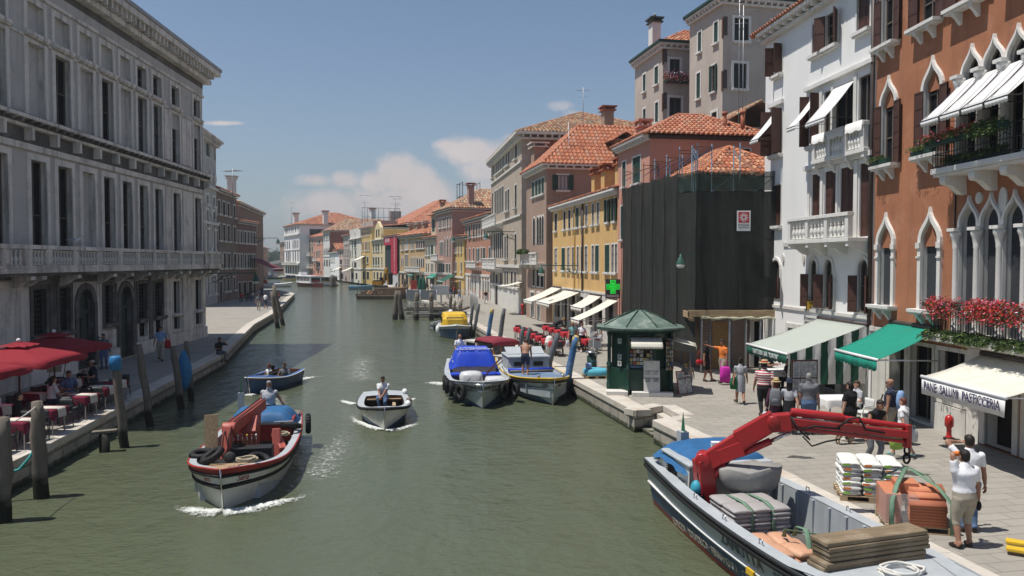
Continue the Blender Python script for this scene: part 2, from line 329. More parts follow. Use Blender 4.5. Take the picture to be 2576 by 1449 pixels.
def roof(kind,w,d,H,rise,mats,over=.45,pitch=.26,parent=None,name='roof',ridge_axis=None,tl=.36,x0=0):
 """roof over the rectangle x0..x0+w by 0..d at height H, in the frame of its building"""
 mb=MB();x0-=over;y0=-over;x1=x0+w+2*over;y1=d+over;ax=ridge_axis or('x' if w>=d else 'y')
 W_,D_=x1-x0,y1-y0
 if kind=='flat':mb.box(x0,y0,H,x1,y1,H+.15,mats[0])
 elif kind=='shed':
  L=math.hypot(D_,rise);tplane(mb,(x0,y0,H),(1,0,0),(0,D_,rise),[(0,0),(W_,0),(W_,L),(0,L)],mats,pitch,tl)
  mb.add([(x0,y1,H),(x1,y1,H),(x1,y1,H+rise),(x0,y1,H+rise)],[(0,1,2,3)],mats[-1])
 elif ax=='x':
  h=D_/2;k=h if kind=='hip' else 0;k=min(k,W_/2);L=math.hypot(h,rise)
  tplane(mb,(x0,y0,H),(1,0,0),(0,h,rise),[(0,0),(W_,0),(W_-k,L),(k,L)],mats,pitch,tl)
  tplane(mb,(x1,y1,H),(-1,0,0),(0,-h,rise),[(0,0),(W_,0),(W_-k,L),(k,L)],mats,pitch,tl)
  if kind=='hip':
   Lk=math.hypot(k,rise)
   tplane(mb,(x1,y0,H),(0,1,0),(-k,0,rise),[(0,0),(D_,0),(D_/2,Lk)],mats,pitch,tl)
   tplane(mb,(x0,y1,H),(0,-1,0),(k,0,rise),[(0,0),(D_,0),(D_/2,Lk)],mats,pitch,tl)
  for e0,e1 in(((x0+k,(y0+y1)/2,H+rise),(x1-k,(y0+y1)/2,H+rise)),):mb.tube([e0,e1],.12,mats[0],7)
  if kind=='hip':
   for cx,cy,rx in((x0,y0,x0+k),(x0,y1,x0+k),(x1,y0,x1-k),(x1,y1,x1-k)):mb.tube([(cx,cy,H+.02),(rx,(y0+y1)/2,H+rise+.02)],.11,mats[0],7)
 else:
  h=W_/2;k=h if kind=='hip' else 0;k=min(k,D_/2);L=math.hypot(h,rise)
  tplane(mb,(x1,y0,H),(0,1,0),(-h,0,rise),[(0,0),(D_,0),(D_-k,L),(k,L)],mats,pitch,tl)
  tplane(mb,(x0,y1,H),(0,-1,0),(h,0,rise),[(0,0),(D_,0),(D_-k,L),(k,L)],mats,pitch,tl)
  xm=(x0+x1)/2
  if kind=='hip':
   Lk=math.hypot(k,rise)
   tplane(mb,(x0,y0,H),(1,0,0),(0,k,rise),[(0,0),(W_,0),(W_/2,Lk)],mats,pitch,tl)
   tplane(mb,(x1,y1,H),(-1,0,0),(0,-k,rise),[(0,0),(W_,0),(W_/2,Lk)],mats,pitch,tl)
   for cx,cy,ry in((x0,y0,y0+k),(x1,y0,y0+k),(x0,y1,y1-k),(x1,y1,y1-k)):mb.tube([(cx,cy,H+.02),(xm,ry,H+rise+.02)],.11,mats[0],7)
  else:
   mb.add([(x0+over,y0+over,H),(x1-over,y0+over,H),(xm,y0+over,H+rise*(1-over/h))],[(0,1,2)],mats[-1])
  mb.tube([(xm,y0+k,H+rise),(xm,y1-k,H+rise)],.12,mats[0],7)
 return mb.build(name,parent)
 # ---------------- windows ----------------
WCACHE={}
def apoly(w,h,kind,n=8):
 """outline of an opening w wide, h high, standing on z=0: rect, round or ogee head"""
 if kind=='rect':return[(0,0),(w,0),(w,h),(0,h)]
 if kind=='round':
  r=w/2;return[(0,0),(w,0)]+[(r+r*cos(a),h-r+r*sin(a))for a in[pi*i/n for i in range(n+1)]]
 hh=w*.95;z0=h-hh;half=[]
 for i in range(n+1):
  t=i/n;b=[(1-t)**3,3*t*(1-t)**2,3*t*t*(1-t),t**3]
  half.append((b[0]*-.5*w+b[1]*-.53*w+b[2]*-.06*w,z0+b[1]*.55*hh+b[2]*.56*hh+b[3]*hh))
 return[(0,0),(w,0)]+[(w/2-x,z)for x,z in half]+[(w/2+x,z)for x,z in half[::-1][1:]]
def grow(poly,w,h,t,kind,foot=False):
 ww,hh=w+2*t,h+t*(1 if kind!='ogee' else 1.5)+(0 if foot else t)
 return[(x-t,z-(0 if foot else t))for x,z in apoly(ww,hh,kind)]
def ring(mb,inner,outer,y0,y1,mat):
 n=len(inner)
 for p,q in((inner,outer),):
  vs=[(a,y,b)for y in(y0,y1)for a,b in p]+[(a,y,b)for y in(y0,y1)for a,b in q]
  fs=[]
  for i in range(n):
   j=(i+1)%n
   fs+=[(i,j,2*n+j,2*n+i),(n+i,3*n+i,3*n+j,n+j),(2*n+i,2*n+j,3*n+j,3*n+i),(i,n+i,n+j,j)]
  mb.add(vs,fs,mat)
def leaf_mesh(w,h,mat,panels=True):
 mb=MB();mb.box(0,-.02,0,w,.02,h,mat)
 if panels:
  for k in range(max(2,int(h/.42))+1):z=k*(h-.05)/max(2,int(h/.42));mb.box(.012,-.032,z,w-.012,.032,z+.05,mat)
  for x in(.0,w-.05):mb.box(x,-.028,0,x+.05,.028,h,mat)
 return mb
def window(parent,w,h,st,loc,rotz=0):
 """one window: sash and pane, with surround, sill and shutters as sub-parts"""
 key=(st['id'],round(w,2),round(h,2));w,h=key[1],key[2];kind=st.get('arch','rect');dep=st.get('dep',.28)
 if key not in WCACHE:
  parts={};pane=st.get('pane',GLASS);op=apoly(w,h,kind)
  mb=MB();n=len(op);tri=geometry.tessellate_polygon([[Vector((a,b,0))for a,b in op]])
  mb.add([(a,dep,b)for a,b in op],[tuple(f)for f in tri],pane)
  if st.get('sash',SASH)and not st.get('blind'):
   sm=st.get('sash',SASH);ring(mb,apoly(w-.1,h-.1,kind)and[(x+.05,z+.05)for x,z in apoly(w-.1,h-.1,kind)],op,dep-min(.06,dep*.7),dep-.004,sm)
   nx,nz=st.get('bars',(2,3))
   for i in range(1,nx):mb.box(w*i/nx-.025,dep-min(.05,dep*.6),.05,w*i/nx+.025,dep-.008,h-(.05 if kind=='rect' else w*.35),sm)
   for i in range(1,nz):mb.box(.05,dep-min(.045,dep*.55),h*i/nz-.022,w-.05,dep-.01,h*i/nz+.022,sm)
  if st.get('upper'):mb.box(.0,dep-min(.14,dep*.6),h*(1-st['upper']),w,dep-.006,h,st['upmat'])
  parts['window']=mb.mesh('window');subs=[]
  fr=st.get('fr')
  if fr:
   m2=MB();ring(m2,op,grow(op,w,h,fr[1],kind,st.get('foot',False)),-fr[2],.05,fr[0]);subs.append(('surround',m2.mesh('surround'),(0,0,0),0))
  sl=st.get('sill')
  if sl:
   m2=MB();e=sl[3]if len(sl)>3 else .1;m2.box(-e,-sl[1],-sl[2],w+e,.06,-.001,sl[0])
   m2.box(-e+.03,-sl[1]+.05,-sl[2]-.06,w+e-.03,.05,-sl[2],sl[0])
   if len(sl)>4:
    for x in(e*.2,w-e*.2-.14):m2.prism([(.05,-sl[2]-.42),(.05,-sl[2]-.05),(-sl[1]+.06,-sl[2]-.05),(-sl[1]+.08,-sl[2]-.16),(-sl[1]*.5,-sl[2]-.22),(-.04,-sl[2]-.40)],x,x+.14,sl[0],'x')
   subs.append(('sill',m2.mesh('sill'),(0,0,0),0))
  sh=st.get('sh')
  if sh:
   hs=h-(0 if kind=='rect' else w*.9);lm=leaf_mesh(w/2-.01,hs,sh[0],st.get('panels',True)).mesh('shutter');hang=sh[1]
   a={'open':rad(4),'ajar':rad(78),'half':rad(40)}.get(hang,0)
   if hang=='closed':subs+=[('shutter',lm,(.0,min(.09,dep-.04),0),0),('shutter',lm,(w/2+.01,min(.09,dep-.04),0),0)]
   else:subs+=[('shutter',lm,(0,-.07,0),pi+a),('shutter',lm,(w,-.07,0),-a)]
  WCACHE[key]=(parts['window'],subs)
 me,subs=WCACHE[key]
 o=put('window',me,parent,0,loc,rotz)
 for nm,m2,l2,r2 in subs:put(nm,m2,o,0,l2,r2)
 return o
class Bld:
 def __init__(s,name,label,L,R,depth,H,mat,cat='building',reveal=.28):
  L=Vector((L[0],L[1]));R=Vector((R[0],R[1]));s.len=(R-L).length;u=(R-L)/s.len;s.u=u;s.n=Vector((u.y,-u.x));s.d=depth;s.H=H;s.mat=mat;s.rev=reveal
  s.root=thing(name,label,cat,(L.x,L.y,0),math.atan2(u.y,u.x));s.L=L;s.R=R;s.us=0
  s.P={'F':Plane(L,R),'R':Plane(R,R-s.n*depth)};s.rmat={};s.holes={'F':[],'R':[]};s.flen={'F':s.len,'R':depth}
 def T(s,face):
  return(lambda u,y,z:(u,y,z))if face=='F' else(lambda u,y,z:(s.len-y,u,z))
 def win(s,face,u0,u1,z0,z1,st):
  u0=max(u0,.06);u1=min(u1,s.flen[face]-.06);z1=min(z1,s.H-.05)
  if u1-u0<.15:return None
  w,h=round(u1-u0,2),round(z1-z0,2)
  s.holes[face].append([(u0+a,z0+b)for a,b in apoly(w,h,st.get('arch','rect'))]);s.rmat[(face,u0,z0)]=st['fr'][0]if st.get('fr')else s.mat
  return window(s.root,w,h,st,s.T(face)(u0,0,z0),0 if face=='F' else pi/2)
 def row(s,face,xs,y0,y1,xref,st,zs=None):
  pl=s.P[face];z1,z0=zs or(pl.uz(xref,y0)[1],pl.uz(xref,y1)[1]);r=[]
  for x0,x1 in xs:r.append(s.win(face,pl.uz(x0,600)[0],pl.uz(x1,600)[0],z0,z1,st))
  return r
 def walls(s,z0=-.3,name='wall',lower=None):
  """front and right side with their openings cut through, plain left side and back; lower=(height, material) a different ground storey"""
  mb=MB()
  for f in 'FR':
   l=s.flen[f];T=s.T(f);us=s.us if f=='F' else 0;polys=[[(us,z0),(l,z0),(l,s.H),(us,s.H)]]+s.holes[f]
   flat=[p for q in polys for p in q];tri=geometry.tessellate_polygon([[Vector((a,b,0))for a,b in q]for q in polys])
   mb.add([T(a,0,b)for a,b in flat],[tuple(t)for t in tri],s.mat)
   for q in s.holes[f]:
    n=len(q);mb.add([T(a,y,b)for y in(0,s.rev+.02)for a,b in q],[(i,(i+1)%n,n+(i+1)%n,n+i)for i in range(n)],s.rmat.get((f,q[0][0],q[0][1]),s.mat))
  l,d,H=s.len,s.d,s.H
  us=s.us;mb.add([(us,0,z0),(us,d,z0),(us,d,H),(us,0,H)],[(0,1,2,3)],s.mat);mb.add([(us,d,z0),(l,d,z0),(l,d,H),(us,d,H)],[(0,1,2,3)],s.mat)
  mb.add([(us,0,H-.02),(l,0,H-.02),(l,d,H-.02),(us,d,H-.02)],[(0,1,2,3)],s.mat)
  return mb.build(name,s.root)
 def band(s,z0,z1,proud,mat,name='string_course',faces='F',u0=0,u1=None):
  mb=MB();l=s.len if u1 is None else u1;u0=max(u0,s.us)
  if 'R' in faces:mb.box(u0-.01,-proud,z0,l+proud,0.02,z1,mat);mb.box(s.len-.02,.02,z0,s.len+proud,s.d,z1,mat)
  else:mb.box(u0-.003,-proud,z0,l+.003,.02,z1,mat)
  return mb.build(name,s.root)
 def cornice(s,z,h,out,mat,faces='F',dent=.45,dmat=None,name='cornice'):
  mb=MB();sides=[('F',s.len)]+([('R',s.d)]if 'R' in faces else[])
  for f,l in sides:
   T=s.T(f)
   def bx(a0,y0,za,a1,y1,zb,m):
    p,q=T(a0,y0,za),T(a1,y1,zb);mb.box(min(p[0],q[0]),min(p[1],q[1]),za,max(p[0],q[0]),max(p[1],q[1]),zb,m)
   e=out if 'R' in faces else 0
   us=0 if f=='R' else s.us-.01;bx(us,-out*.5,z-h,l+(e*.5 if f=='F' else 0),.03,z-h*.72,mat)
   bx(us,-out*.99,z-h*.34,l+(e*.99 if f=='F' else 0),.03,z-.004,mat)
   if dent:
    n=max(2,int(l/dent))
    for i in range(n+1):
     a=i*(l-.14)/n
     if a>=us:bx(a,-out*.85,z-h*.72,a+.15,.02,z-h*.341,dmat or mat)
  return mb.build(name,s.root)
def chimney(b,u,y,z,w,h,mat,pot=None,flare=False,label=None):
 mb=MB();mb.box(-w/2,-w*.4,0,w/2,w*.4,h,mat);mb.box(-w*.68,-w*.58,h,w*.68,w*.58,h+.1,pot or mat)
 for x in(-1,1):
  for yy in(-1,1):mb.box(x*w*.5-.07,yy*w*.42-.07,h+.1,x*w*.5+.07,yy*w*.42+.07,h+.34,pot or mat)
 mb.box(-w*.74,-w*.64,h+.34,w*.74,w*.64,h+.46,pot or mat)
 o=mb.build('chimney',b.root);o.location=(u,y,z)
 if label:o['label']=label
 return o
 # ---------------- water, quays ----------------
def water_mat():
 m=bpy.data.materials.new('canal_water');m.use_nodes=True;t=m.node_tree;b=t.nodes['Principled BSDF'];L=t.links.new
 co=nd(t,'ShaderNodeTexCoord').outputs['Object']
 def nz(sc,det,stretch=(1,1,1),rot=0):
  mp=nd(t,'ShaderNodeMapping');mp.inputs['Scale'].default_value=stretch;mp.inputs['Rotation'].default_value=(0,0,rot);L(co,mp.inputs['Vector'])
  n=nd(t,'ShaderNodeTexNoise');n.inputs['Scale'].default_value=sc;n.inputs['Detail'].default_value=det;n.inputs['Roughness'].default_value=.6;L(mp.outputs[0],n.inputs['Vector']);return n.outputs['Fac']
 mx=nd(t,'ShaderNodeMix',data_type='RGBA');mx.inputs['A'].default_value=(.078,.092,.056,1);mx.inputs['B'].default_value=(.098,.112,.068,1)
 L(nz(.12,5,(1,.5,1)),mx.inputs['Factor']);L(mx.outputs['Result'],b.inputs['Base Color'])
 b.inputs['Roughness'].default_value=.09;b.inputs['IOR'].default_value=1.33;b.inputs['Specular IOR Level'].default_value=.5
 h=math_(t,'ADD',math_(t,'MULTIPLY',nz(.55,3,(1,.8,1),.3),1.3),math_(t,'ADD',math_(t,'MULTIPLY',nz(2.2,4,(1,1.5,1),-.2),.5),math_(t,'MULTIPLY',nz(7,3,(1,1.6,1),.2),.16)))
 bp=nd(t,'ShaderNodeBump');bp.inputs['Strength'].default_value=.75;bp.inputs['Distance'].default_value=.17;L(h,bp.inputs['Height']);L(bp.outputs[0],b.inputs['Normal'])
 return m
WATER_M=water_mat()
mb=MB();mb.add([(-1500,-60,WATER),(1500,-60,WATER),(1500,3000,WATER),(-1500,3000,WATER)],[(0,1,2,3)],WATER_M);struct(mb.build('canal_water'))
PAVE=pm('trachyte_paving',(.33,.305,.265),.85,.13,.35,.3,12,brick=(.78,.37,(.17,.16,.14),.012,'flat'),stain=((.22,.205,.18),.6,.35))
COPE=pm('coping_stone',(.52,.48,.42),.8,.14,1.2,.3,18,stain=((.40,.27,.18),.5,.8))
QWALL=pm('quay_wall',(.38,.35,.30),.9,.2,1.2,.5,14,brick=(.9,.3,(.10,.095,.08),.02),stain=((.17,.15,.12),.7,.9),lowdirt=((.03,.038,.018),-.66,.12))
def quay(name,edge,far,angle):
 """edge: the waterside line; far: points that close the pavement behind; angle turns the paving rows"""
 poly=[Vector((p[0],p[1]))for p in edge]+[Vector(p)for p in far]
 R=Matrix.Rotation(-angle,2);q=[R@p for p in poly]
 mb=MB();tri=geometry.tessellate_polygon([[Vector((p.x,p.y,0))for p in q]])
 mb.add([(p.x,p.y,0)for p in q],[tuple(f)for f in tri],PAVE)
 for a,b in zip(q[:-1],q[1:]):mb.add([(a.x,a.y,-2.5),(b.x,b.y,-2.5),(b.x,b.y,-.22),(a.x,a.y,-.22)],[(0,1,2,3)],QWALL)
 for a,b in zip(q[:-1],q[1:]):mb.add([(a.x,a.y,-.22),(b.x,b.y,-.22),(b.x,b.y,0),(a.x,a.y,0)],[(0,1,2,3)],QWALL)
 struct(mb.build(name,rotz=angle))
def coping(name,edge,side,w=.62,up=.012,ln=1.9):
 mb=MB();k=0
 for a,b in zip(edge[:-1],edge[1:]):
  a=Vector((a[0],a[1]));b=Vector((b[0],b[1]));l=(b-a).length;d=(b-a)/l;n=Vector((-d.y,d.x))*side;m=max(1,round(l/ln))
  for i in range(m):
   p=a+d*(l*i/m+.006);q=a+d*(l*(i+1)/m-.006);ww=w+ru(-.03,.03);k+=1;j=ru(-.006,.006)
   o=-.045
   vs=[(p+n*o),(q+n*o),(q+n*ww),(p+n*ww)]
   v3=[(v.x,v.y,-.2)for v in vs]+[(v.x,v.y,up+j)for v in vs]
   mb.add(v3,[(4,5,6,7),(0,1,5,4),(1,2,6,5),(2,3,7,6),(3,0,4,7),(3,2,1,0)],COPE)
 struct(mb.build(name,bev=.012))
g=lambda x,y,z=0:tuple(at(x,y,z).xy)
RQ1=[(-45,230),(-27,168),g(1033,742),g(1163.5,800.6),g(1328,892),g(1398,929.6),g(1596,1033)]
RIN=[g(1596,1033),g(1668.5,1020),g(1716,1045),g(1644.6,1057)]
RQ2=[g(1644.6,1057),g(1786,1124),(6.05,17.9),(6.98,13.2),(8.2,6.5),(9,-20)]
quay('right_quay',RQ1[:-1]+RIN[:-1]+RQ2,[(70,-20),(80,120),(30,260),(-40,262)],rad(11))
coping('right_quay_coping',RQ1,1);coping('right_quay_coping',RIN[:3]+RQ2[:1],1,.45);coping('right_quay_coping',RQ2,1)
mb=MB()
i0,i1,i2,i3=[Vector(p)for p in RIN]
for k in range(3):
 f=.22+.26*k;z=-.62+.2*k;a,b=i0.lerp(i1,f),i3.lerp(i2,f);vs=[a,i1,i2,b]
 mb.add([(v.x,v.y,-2)for v in vs]+[(v.x,v.y,z)for v in vs],[(4,5,6,7),(3,0,4,7),(0,1,5,4),(2,3,7,6)],COPE if k==2 else QWALL)
struct(mb.build('water_stairs'))
LQ=[(-11.2,-20),(-11.6,10),g(115,1120),g(562,890),g(637.7,815.6),g(692,785),g(741,738)]
LQF=[g(690,727),(-75,150)]
quay('left_quay',LQ+LQF,[(-120,150),(-120,-20)],rad(3));coping('left_quay_coping',LQ+LQF[:1],1)
# ---------------- the big shaded palace on the left bank ----------------
pc=at(516,847);NEAR=Vector((pc.x+.0508*(pc.y-12),12))
pal=Bld('stone_palace','huge grey stone palace in shadow with long balustraded balcony on the left bank',NEAR,pc.xy,26,17.2,PLASTER_GREY,reveal=.75)
pal.us=13.5
SUR=(STONE,.26,.07)
W_tall=dict(id='pal_tall',pane=GLASS,fr=SUR,dep=.24,bars=(2,2),foot=True);W_bl=dict(id='pal_blind',pane=PLASTER_GREY,blind=True,fr=SUR,dep=.2,foot=True)
W_sq=dict(id='pal_sq',pane=GLASS,fr=(STONE,.24,.07),dep=.24,bars=(2,2),sill=(STONE,.22,.16,.3));W_sqb=dict(id='pal_sqb',pane=PLASTER_GREY,blind=True,fr=(STONE,.24,.07),dep=.2,sill=(STONE,.22,.16,.3))
W_hf=dict(id='pal_half',pane=GLASS,fr=SUR,dep=.24,bars=(2,2),upper=.28,upmat=PLASTER_GREY,foot=True);W_low=dict(id='pal_low',pane=GLASS_BLUE,fr=SUR,dep=.24,bars=(2,4),foot=True)
W_pn=dict(id='pal_blueish',pane=GLASS_BLUE,fr=SUR,dep=.22,bars=(2,2),foot=True)
COLS=[(14.1,15.3),(17.05,18.25),(19.78,21.0),(21.85,23.1),(23.98,25.2),(26.05,27.25),(28.1,29.25),(30.12,31.28),(32.18,33.36),(34.88,36.1),(38.55,39.75)]
R1=[W_sqb]*7+[W_sq]*4;R2=[W_tall,W_hf,W_bl,W_tall,W_bl,W_tall,W_bl,W_pn,W_pn,W_hf,W_hf];R3=[W_tall]*4+[W_bl]+[W_tall]*6
R1[1]=W_sq
for i,(a,b)in enumerate(COLS):
 pal.win('F',a,b,14.3,15.5,R1[i]);pal.win('F',a,b,10.86,13.88,R2[i]);pal.win('F',a+.05,b-.02,4.72,9.15,R3[i]if i<7 else W_low)
GR=dict(id='pal_grille',pane=DARK_IN,fr=(STONE,.2,.05),dep=.22,bars=(5,9),sash=IRON,sill=(STONE,.25,.14,.25));SM=dict(id='pal_lowwin',pane=DARK_IN,fr=(STONE,.14,.05),dep=.2,bars=(3,3),sash=IRON)
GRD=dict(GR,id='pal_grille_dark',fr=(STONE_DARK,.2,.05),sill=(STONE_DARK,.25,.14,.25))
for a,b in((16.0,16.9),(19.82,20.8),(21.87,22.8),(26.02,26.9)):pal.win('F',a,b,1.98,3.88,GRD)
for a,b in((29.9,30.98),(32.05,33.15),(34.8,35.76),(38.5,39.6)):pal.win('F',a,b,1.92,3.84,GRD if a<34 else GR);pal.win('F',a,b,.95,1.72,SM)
DOOR_G=pm('grey_green_door',(.05,.065,.06),.6,.2,2,.15,streak=((.10,.12,.11),.5))
for a,b in((23.45,24.95),(27.7,29.1)):
 o=pal.win('F',a,b,.12,3.76,dict(id='pal_door',pane=DOOR_G,fr=(STONE_DARK,.28,.08),dep=.3,bars=(1,1),sash=DOOR_G,arch='round',foot=True));o.name='door'
 m2=MB();w=b-a
 m2.box(.02,.2,2.45,w-.02,.29,2.62,DOOR_G)
 for x in(.1,w/2+.06):
  for z0,z1 in((.2,1.05),(1.2,2.3)):m2.box(x,.25,z0,x+w/2-.16,.29,z1,DOOR_G)
 m2.build('door_panel',o)
pal.walls()
occ=sorted([(16.0,16.9),(19.82,20.8),(21.87,22.8),(26.02,26.9),(23.45,24.95),(27.7,29.1),(29.9,30.98),(32.05,33.15),(34.8,35.76),(38.5,39.6)])
spans=[];c=13.5
for a,b in occ:spans.append((c,a-.3));c=b+.3
spans.append((c,pal.len+.04))
m=MB()
for i,(a,b)in enumerate(spans):
 if b-a<.1:continue
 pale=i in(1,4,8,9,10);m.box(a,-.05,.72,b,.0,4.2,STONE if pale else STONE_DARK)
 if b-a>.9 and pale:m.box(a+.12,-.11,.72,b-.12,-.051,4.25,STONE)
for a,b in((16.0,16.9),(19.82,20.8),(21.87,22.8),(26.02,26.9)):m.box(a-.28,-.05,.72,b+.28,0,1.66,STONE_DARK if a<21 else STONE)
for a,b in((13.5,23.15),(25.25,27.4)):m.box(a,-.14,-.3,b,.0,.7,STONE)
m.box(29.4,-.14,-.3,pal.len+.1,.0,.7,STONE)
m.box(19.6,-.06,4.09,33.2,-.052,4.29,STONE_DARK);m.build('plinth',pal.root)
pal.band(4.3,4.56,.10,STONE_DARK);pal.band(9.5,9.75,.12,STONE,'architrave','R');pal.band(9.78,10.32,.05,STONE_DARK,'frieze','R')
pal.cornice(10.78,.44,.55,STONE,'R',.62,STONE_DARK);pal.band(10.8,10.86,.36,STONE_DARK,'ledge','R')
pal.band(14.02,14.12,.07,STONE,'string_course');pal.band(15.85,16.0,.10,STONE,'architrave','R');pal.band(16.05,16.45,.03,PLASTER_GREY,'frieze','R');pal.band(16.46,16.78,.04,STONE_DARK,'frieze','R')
pal.cornice(17.75,.95,.95,STONE,'R',.52);mb=MB();mb.box(13.5,-1.02,17.76,pal.len+1.02,25.9,17.95,pm('lead_flashing',(.33,.33,.34),.5,.15,2,.1));mb.build('gutter',pal.root)
m=MB()
for i in range(15):u=13.7+i*1.9;m.box(u,-.38,9.86,u+.17,.0,10.36,STONE)
m.build('bracket',pal.root);roof('hip',pal.len-13.5,26,17.95,4.2,TILE_OLD,.5,.5,pal.root,tl=.7,x0=13.5)
for u0,u1 in((36.45,38.2),(40.15,41.15),(33.7,34.6)):
 for z0,z1 in((5.0,9.4),(11.0,13.9)):m=MB();m.box(u0+.1,-.05,z0,min(u1+.0,pal.len+.06),0,z1,STONE);m.build('pilaster',pal.root)
m=MB();m.box(13.5,-.95,4.57,pal.len+.55,0,4.76,STONE);m.box(13.5,-.86,4.45,pal.len+.46,0,4.56,STONE_DARK);m.box(13.5,-.98,5.5,pal.len+.58,-.72,5.66,STONE);m.box(13.5,-.93,4.77,pal.len+.53,-.75,4.86,STONE)
posts=[13.75,14.9,16.5,17.9,19.35,21.55,23.65,25.75,27.75,29.85,31.7,33.6,35.6,37.9,39.0,41.2]
for p in posts:m.box(p-.22,-.95,4.865,p+.22,-.73,5.495,STONE);m.box(p-.12,-.975,4.95,p+.12,-.951,5.4,STONE_LIGHT)
bal=m.build('balcony',pal.root);m=MB()
PROF=[(.05,0),(.09,.02),(.09,.05),(.05,.08),(.085,.17),(.095,.24),(.06,.33),(.045,.38),(.07,.40),(.045,.42),(.06,.47),(.09,.57),(.06,.61)]
BAL=[]
for p,q in zip(posts[:-1],posts[1:]):
 n=max(1,int((q-p-.5)/.23))
 for i in range(n):
  u=p+.25+(i+.5)*(q-p-.5)/n
  if u>17.4:BAL.append(u)
  else:m.lathe(PROF,(u,-.84,4.87),STONE_LIGHT,7)
m.build('balusters',bal)['kind']='stuff';m=MB();m.lathe(PROF,(0,0,0),STONE_LIGHT,8);bme=m.mesh('baluster')
for u in BAL:put('baluster',bme,bal,0,(u,-.84,4.87))
m=MB()
for u in(15.2,18.4,19.2,22,25.4,27.3,29.4,31.7,33.9,35.3,37.4,39.0,40.6):
 m.prism([(0,3.95),(0,4.44),(-.85,4.44),(-.85,4.3),(-.55,4.24),(-.35,4.08),(-.12,3.98)],u-.16,u+.16,STONE,'x')
m.build('balcony_bracket',bal)
nb=Bld('low_neighbour_house','low grey house adjoining the palace on its near side',NEAR+Vector((.0,-8)),(pal.L+pal.u*13.45),12,7.5,PLASTER_GREY);nb.walls();nb.cornice(7.6,.3,.3,STONE,'F',0);roof('shed',nb.len,12,7.6,2,TILE_OLD,.3,.5,nb.root,tl=.9)
# ---------------- right bank, near: orange house ----------------
ORL,ORR=(12.56,27.2),(13.22,13.2)
org=Bld('orange_house','red-orange plaster house with white pointed arch windows and flowered balconies at the right edge',ORL,ORR,12,17.5,ORANGE_WALL,reveal=.34)
TS=lambda t=.13:(TRIM,t,.09)
SILL=(TRIM,.34,.1,.3,1)
O_F2=dict(id='or_f2',arch='ogee',fr=TS(.14),dep=.16,upper=.30,upmat=ORANGE_WALL,sill=SILL,sh=(BROWN_SH,'open'),foot=True,bars=(2,3))
O_F1=dict(id='or_f1',arch='ogee',fr=TS(.17),dep=.14,upper=.33,upmat=ORANGE_WALL,sill=SILL,pane=SLATE_SH,sash=None,foot=True)
O_F3=dict(id='or_f3',arch='round',fr=TS(.1),dep=.16,sill=SILL,sh=(BROWN_SH,'open'),foot=True)
O_F3r=dict(id='or_f3r',fr=None,dep=.16,sill=SILL,sh=(BROWN_SH,'open'))
for a,b in((.38,1.2),):org.win('F',a,b,12.25,14.6,O_F3)
for a,b in((2.6,3.55),(4.55,5.6),(6.9,7.9),(9.3,10.3)):org.win('F',a,b,12.25,14.3,O_F3r)
for a,b in((.48,1.3),(2.98,3.84),(10.4,11.3)):org.win('F',a,b,8.25,11.02,O_F2)
for a,b in((.42,1.26),(2.98,3.84),(10.4,11.3)):org.win('F',a,b,3.55,6.42,O_F1)
O_3=dict(id='or_3light',arch='ogee',fr=(TRIM,.095,.1),dep=.16,foot=True,bars=(2,2));O_3l=dict(id='or_3low',arch='ogee',fr=(TRIM,.095,.1),dep=.14,foot=True,pane=SLATE_SH,sash=None)
LIGHTS=[(4.92+.93*i,5.66+.93*i)for i in range(5)]
for a,b in LIGHTS:org.win('F',a,b,7.7,10.92,O_3);org.win('F',a,b,3.0,6.72,O_3l)
SHOPW=dict(id='shop_glass',pane=GLASS,fr=(STONE_LIGHT,.12,.04),dep=.25,bars=(2,1),sash=SASH);SHOPD=dict(id='shop_dark',pane=DARK_IN,sash=None,fr=(STONE_LIGHT,.2,.05),dep=.33,foot=True)
for a,b,z0,z1,st in((1.2,2.1,.08,2.4,SHOPD),(2.4,3.6,.1,2.4,SHOPW),(3.9,5.2,.95,2.4,SHOPW),(6.1,7.2,.06,2.15,SHOPD),(7.7,8.9,.06,2.2,SHOPD),(9.5,11.2,.5,2.2,SHOPW)):org.win('F',a,b,z0,z1,st)
for f,l in(('F',0),):pass
org.walls();org.band(2.62,2.78,.12,STONE,'string_course');org.cornice(17.4,.4,.5,TRIM)
mb=MB();occ=[(1.0,2.3),(2.28,3.72),(3.78,5.32),(5.9,7.4),(7.5,9.1),(9.38,11.32)]
for a,b in((.1,.98),(5.34,5.88),(9.12,9.36),(11.4,13.9)):mb.box(a,-.06,-.2,b,.0,2.6,STONE_LIGHT)
for a,b in((3.78,5.32),):mb.box(a,-.07,-.2,b,0,.8,STONE_LIGHT)
mb.build('stone_facing',org.root)
for zc,zb,nm in((10.18,7.7,0),(5.87,3.0,1)):
 for i in range(5):
  x=LIGHTS[i][0]-.095;mb=MB()
  mb.lathe([(.13,0),(.13,.08),(.1,.14),(.092,.2),(.088,zc-zb-.5),(.1,zc-zb-.46),(.095,zc-zb-.4),(.13,zc-zb-.2),(.17,zc-zb-.1),(.17,zc-zb)],(x,-.11,zb),TRIM,12)
  mb.box(x-.17,-.3,zc,x+.17,-.1,zc+.09,TRIM);mb.build('column',org.root)
 for x in(.33,1.38,2.87,3.95):
  if nm:mb=MB();mb.box(x-.11,-.13,5.42,x+.11,-.091,5.6,TRIM);mb.box(x-.1,-.125,5.12,x+.1,-.091,5.18,TRIM);mb.build('capital',org.root)
mb=MB()
mb.box(4.5,-.72,7.5,12,0,7.66,TRIM);mb.box(4.54,-.66,7.42,12,0,7.5,TRIM)
up_b=mb.build('balcony',org.root,.015);mb=MB()
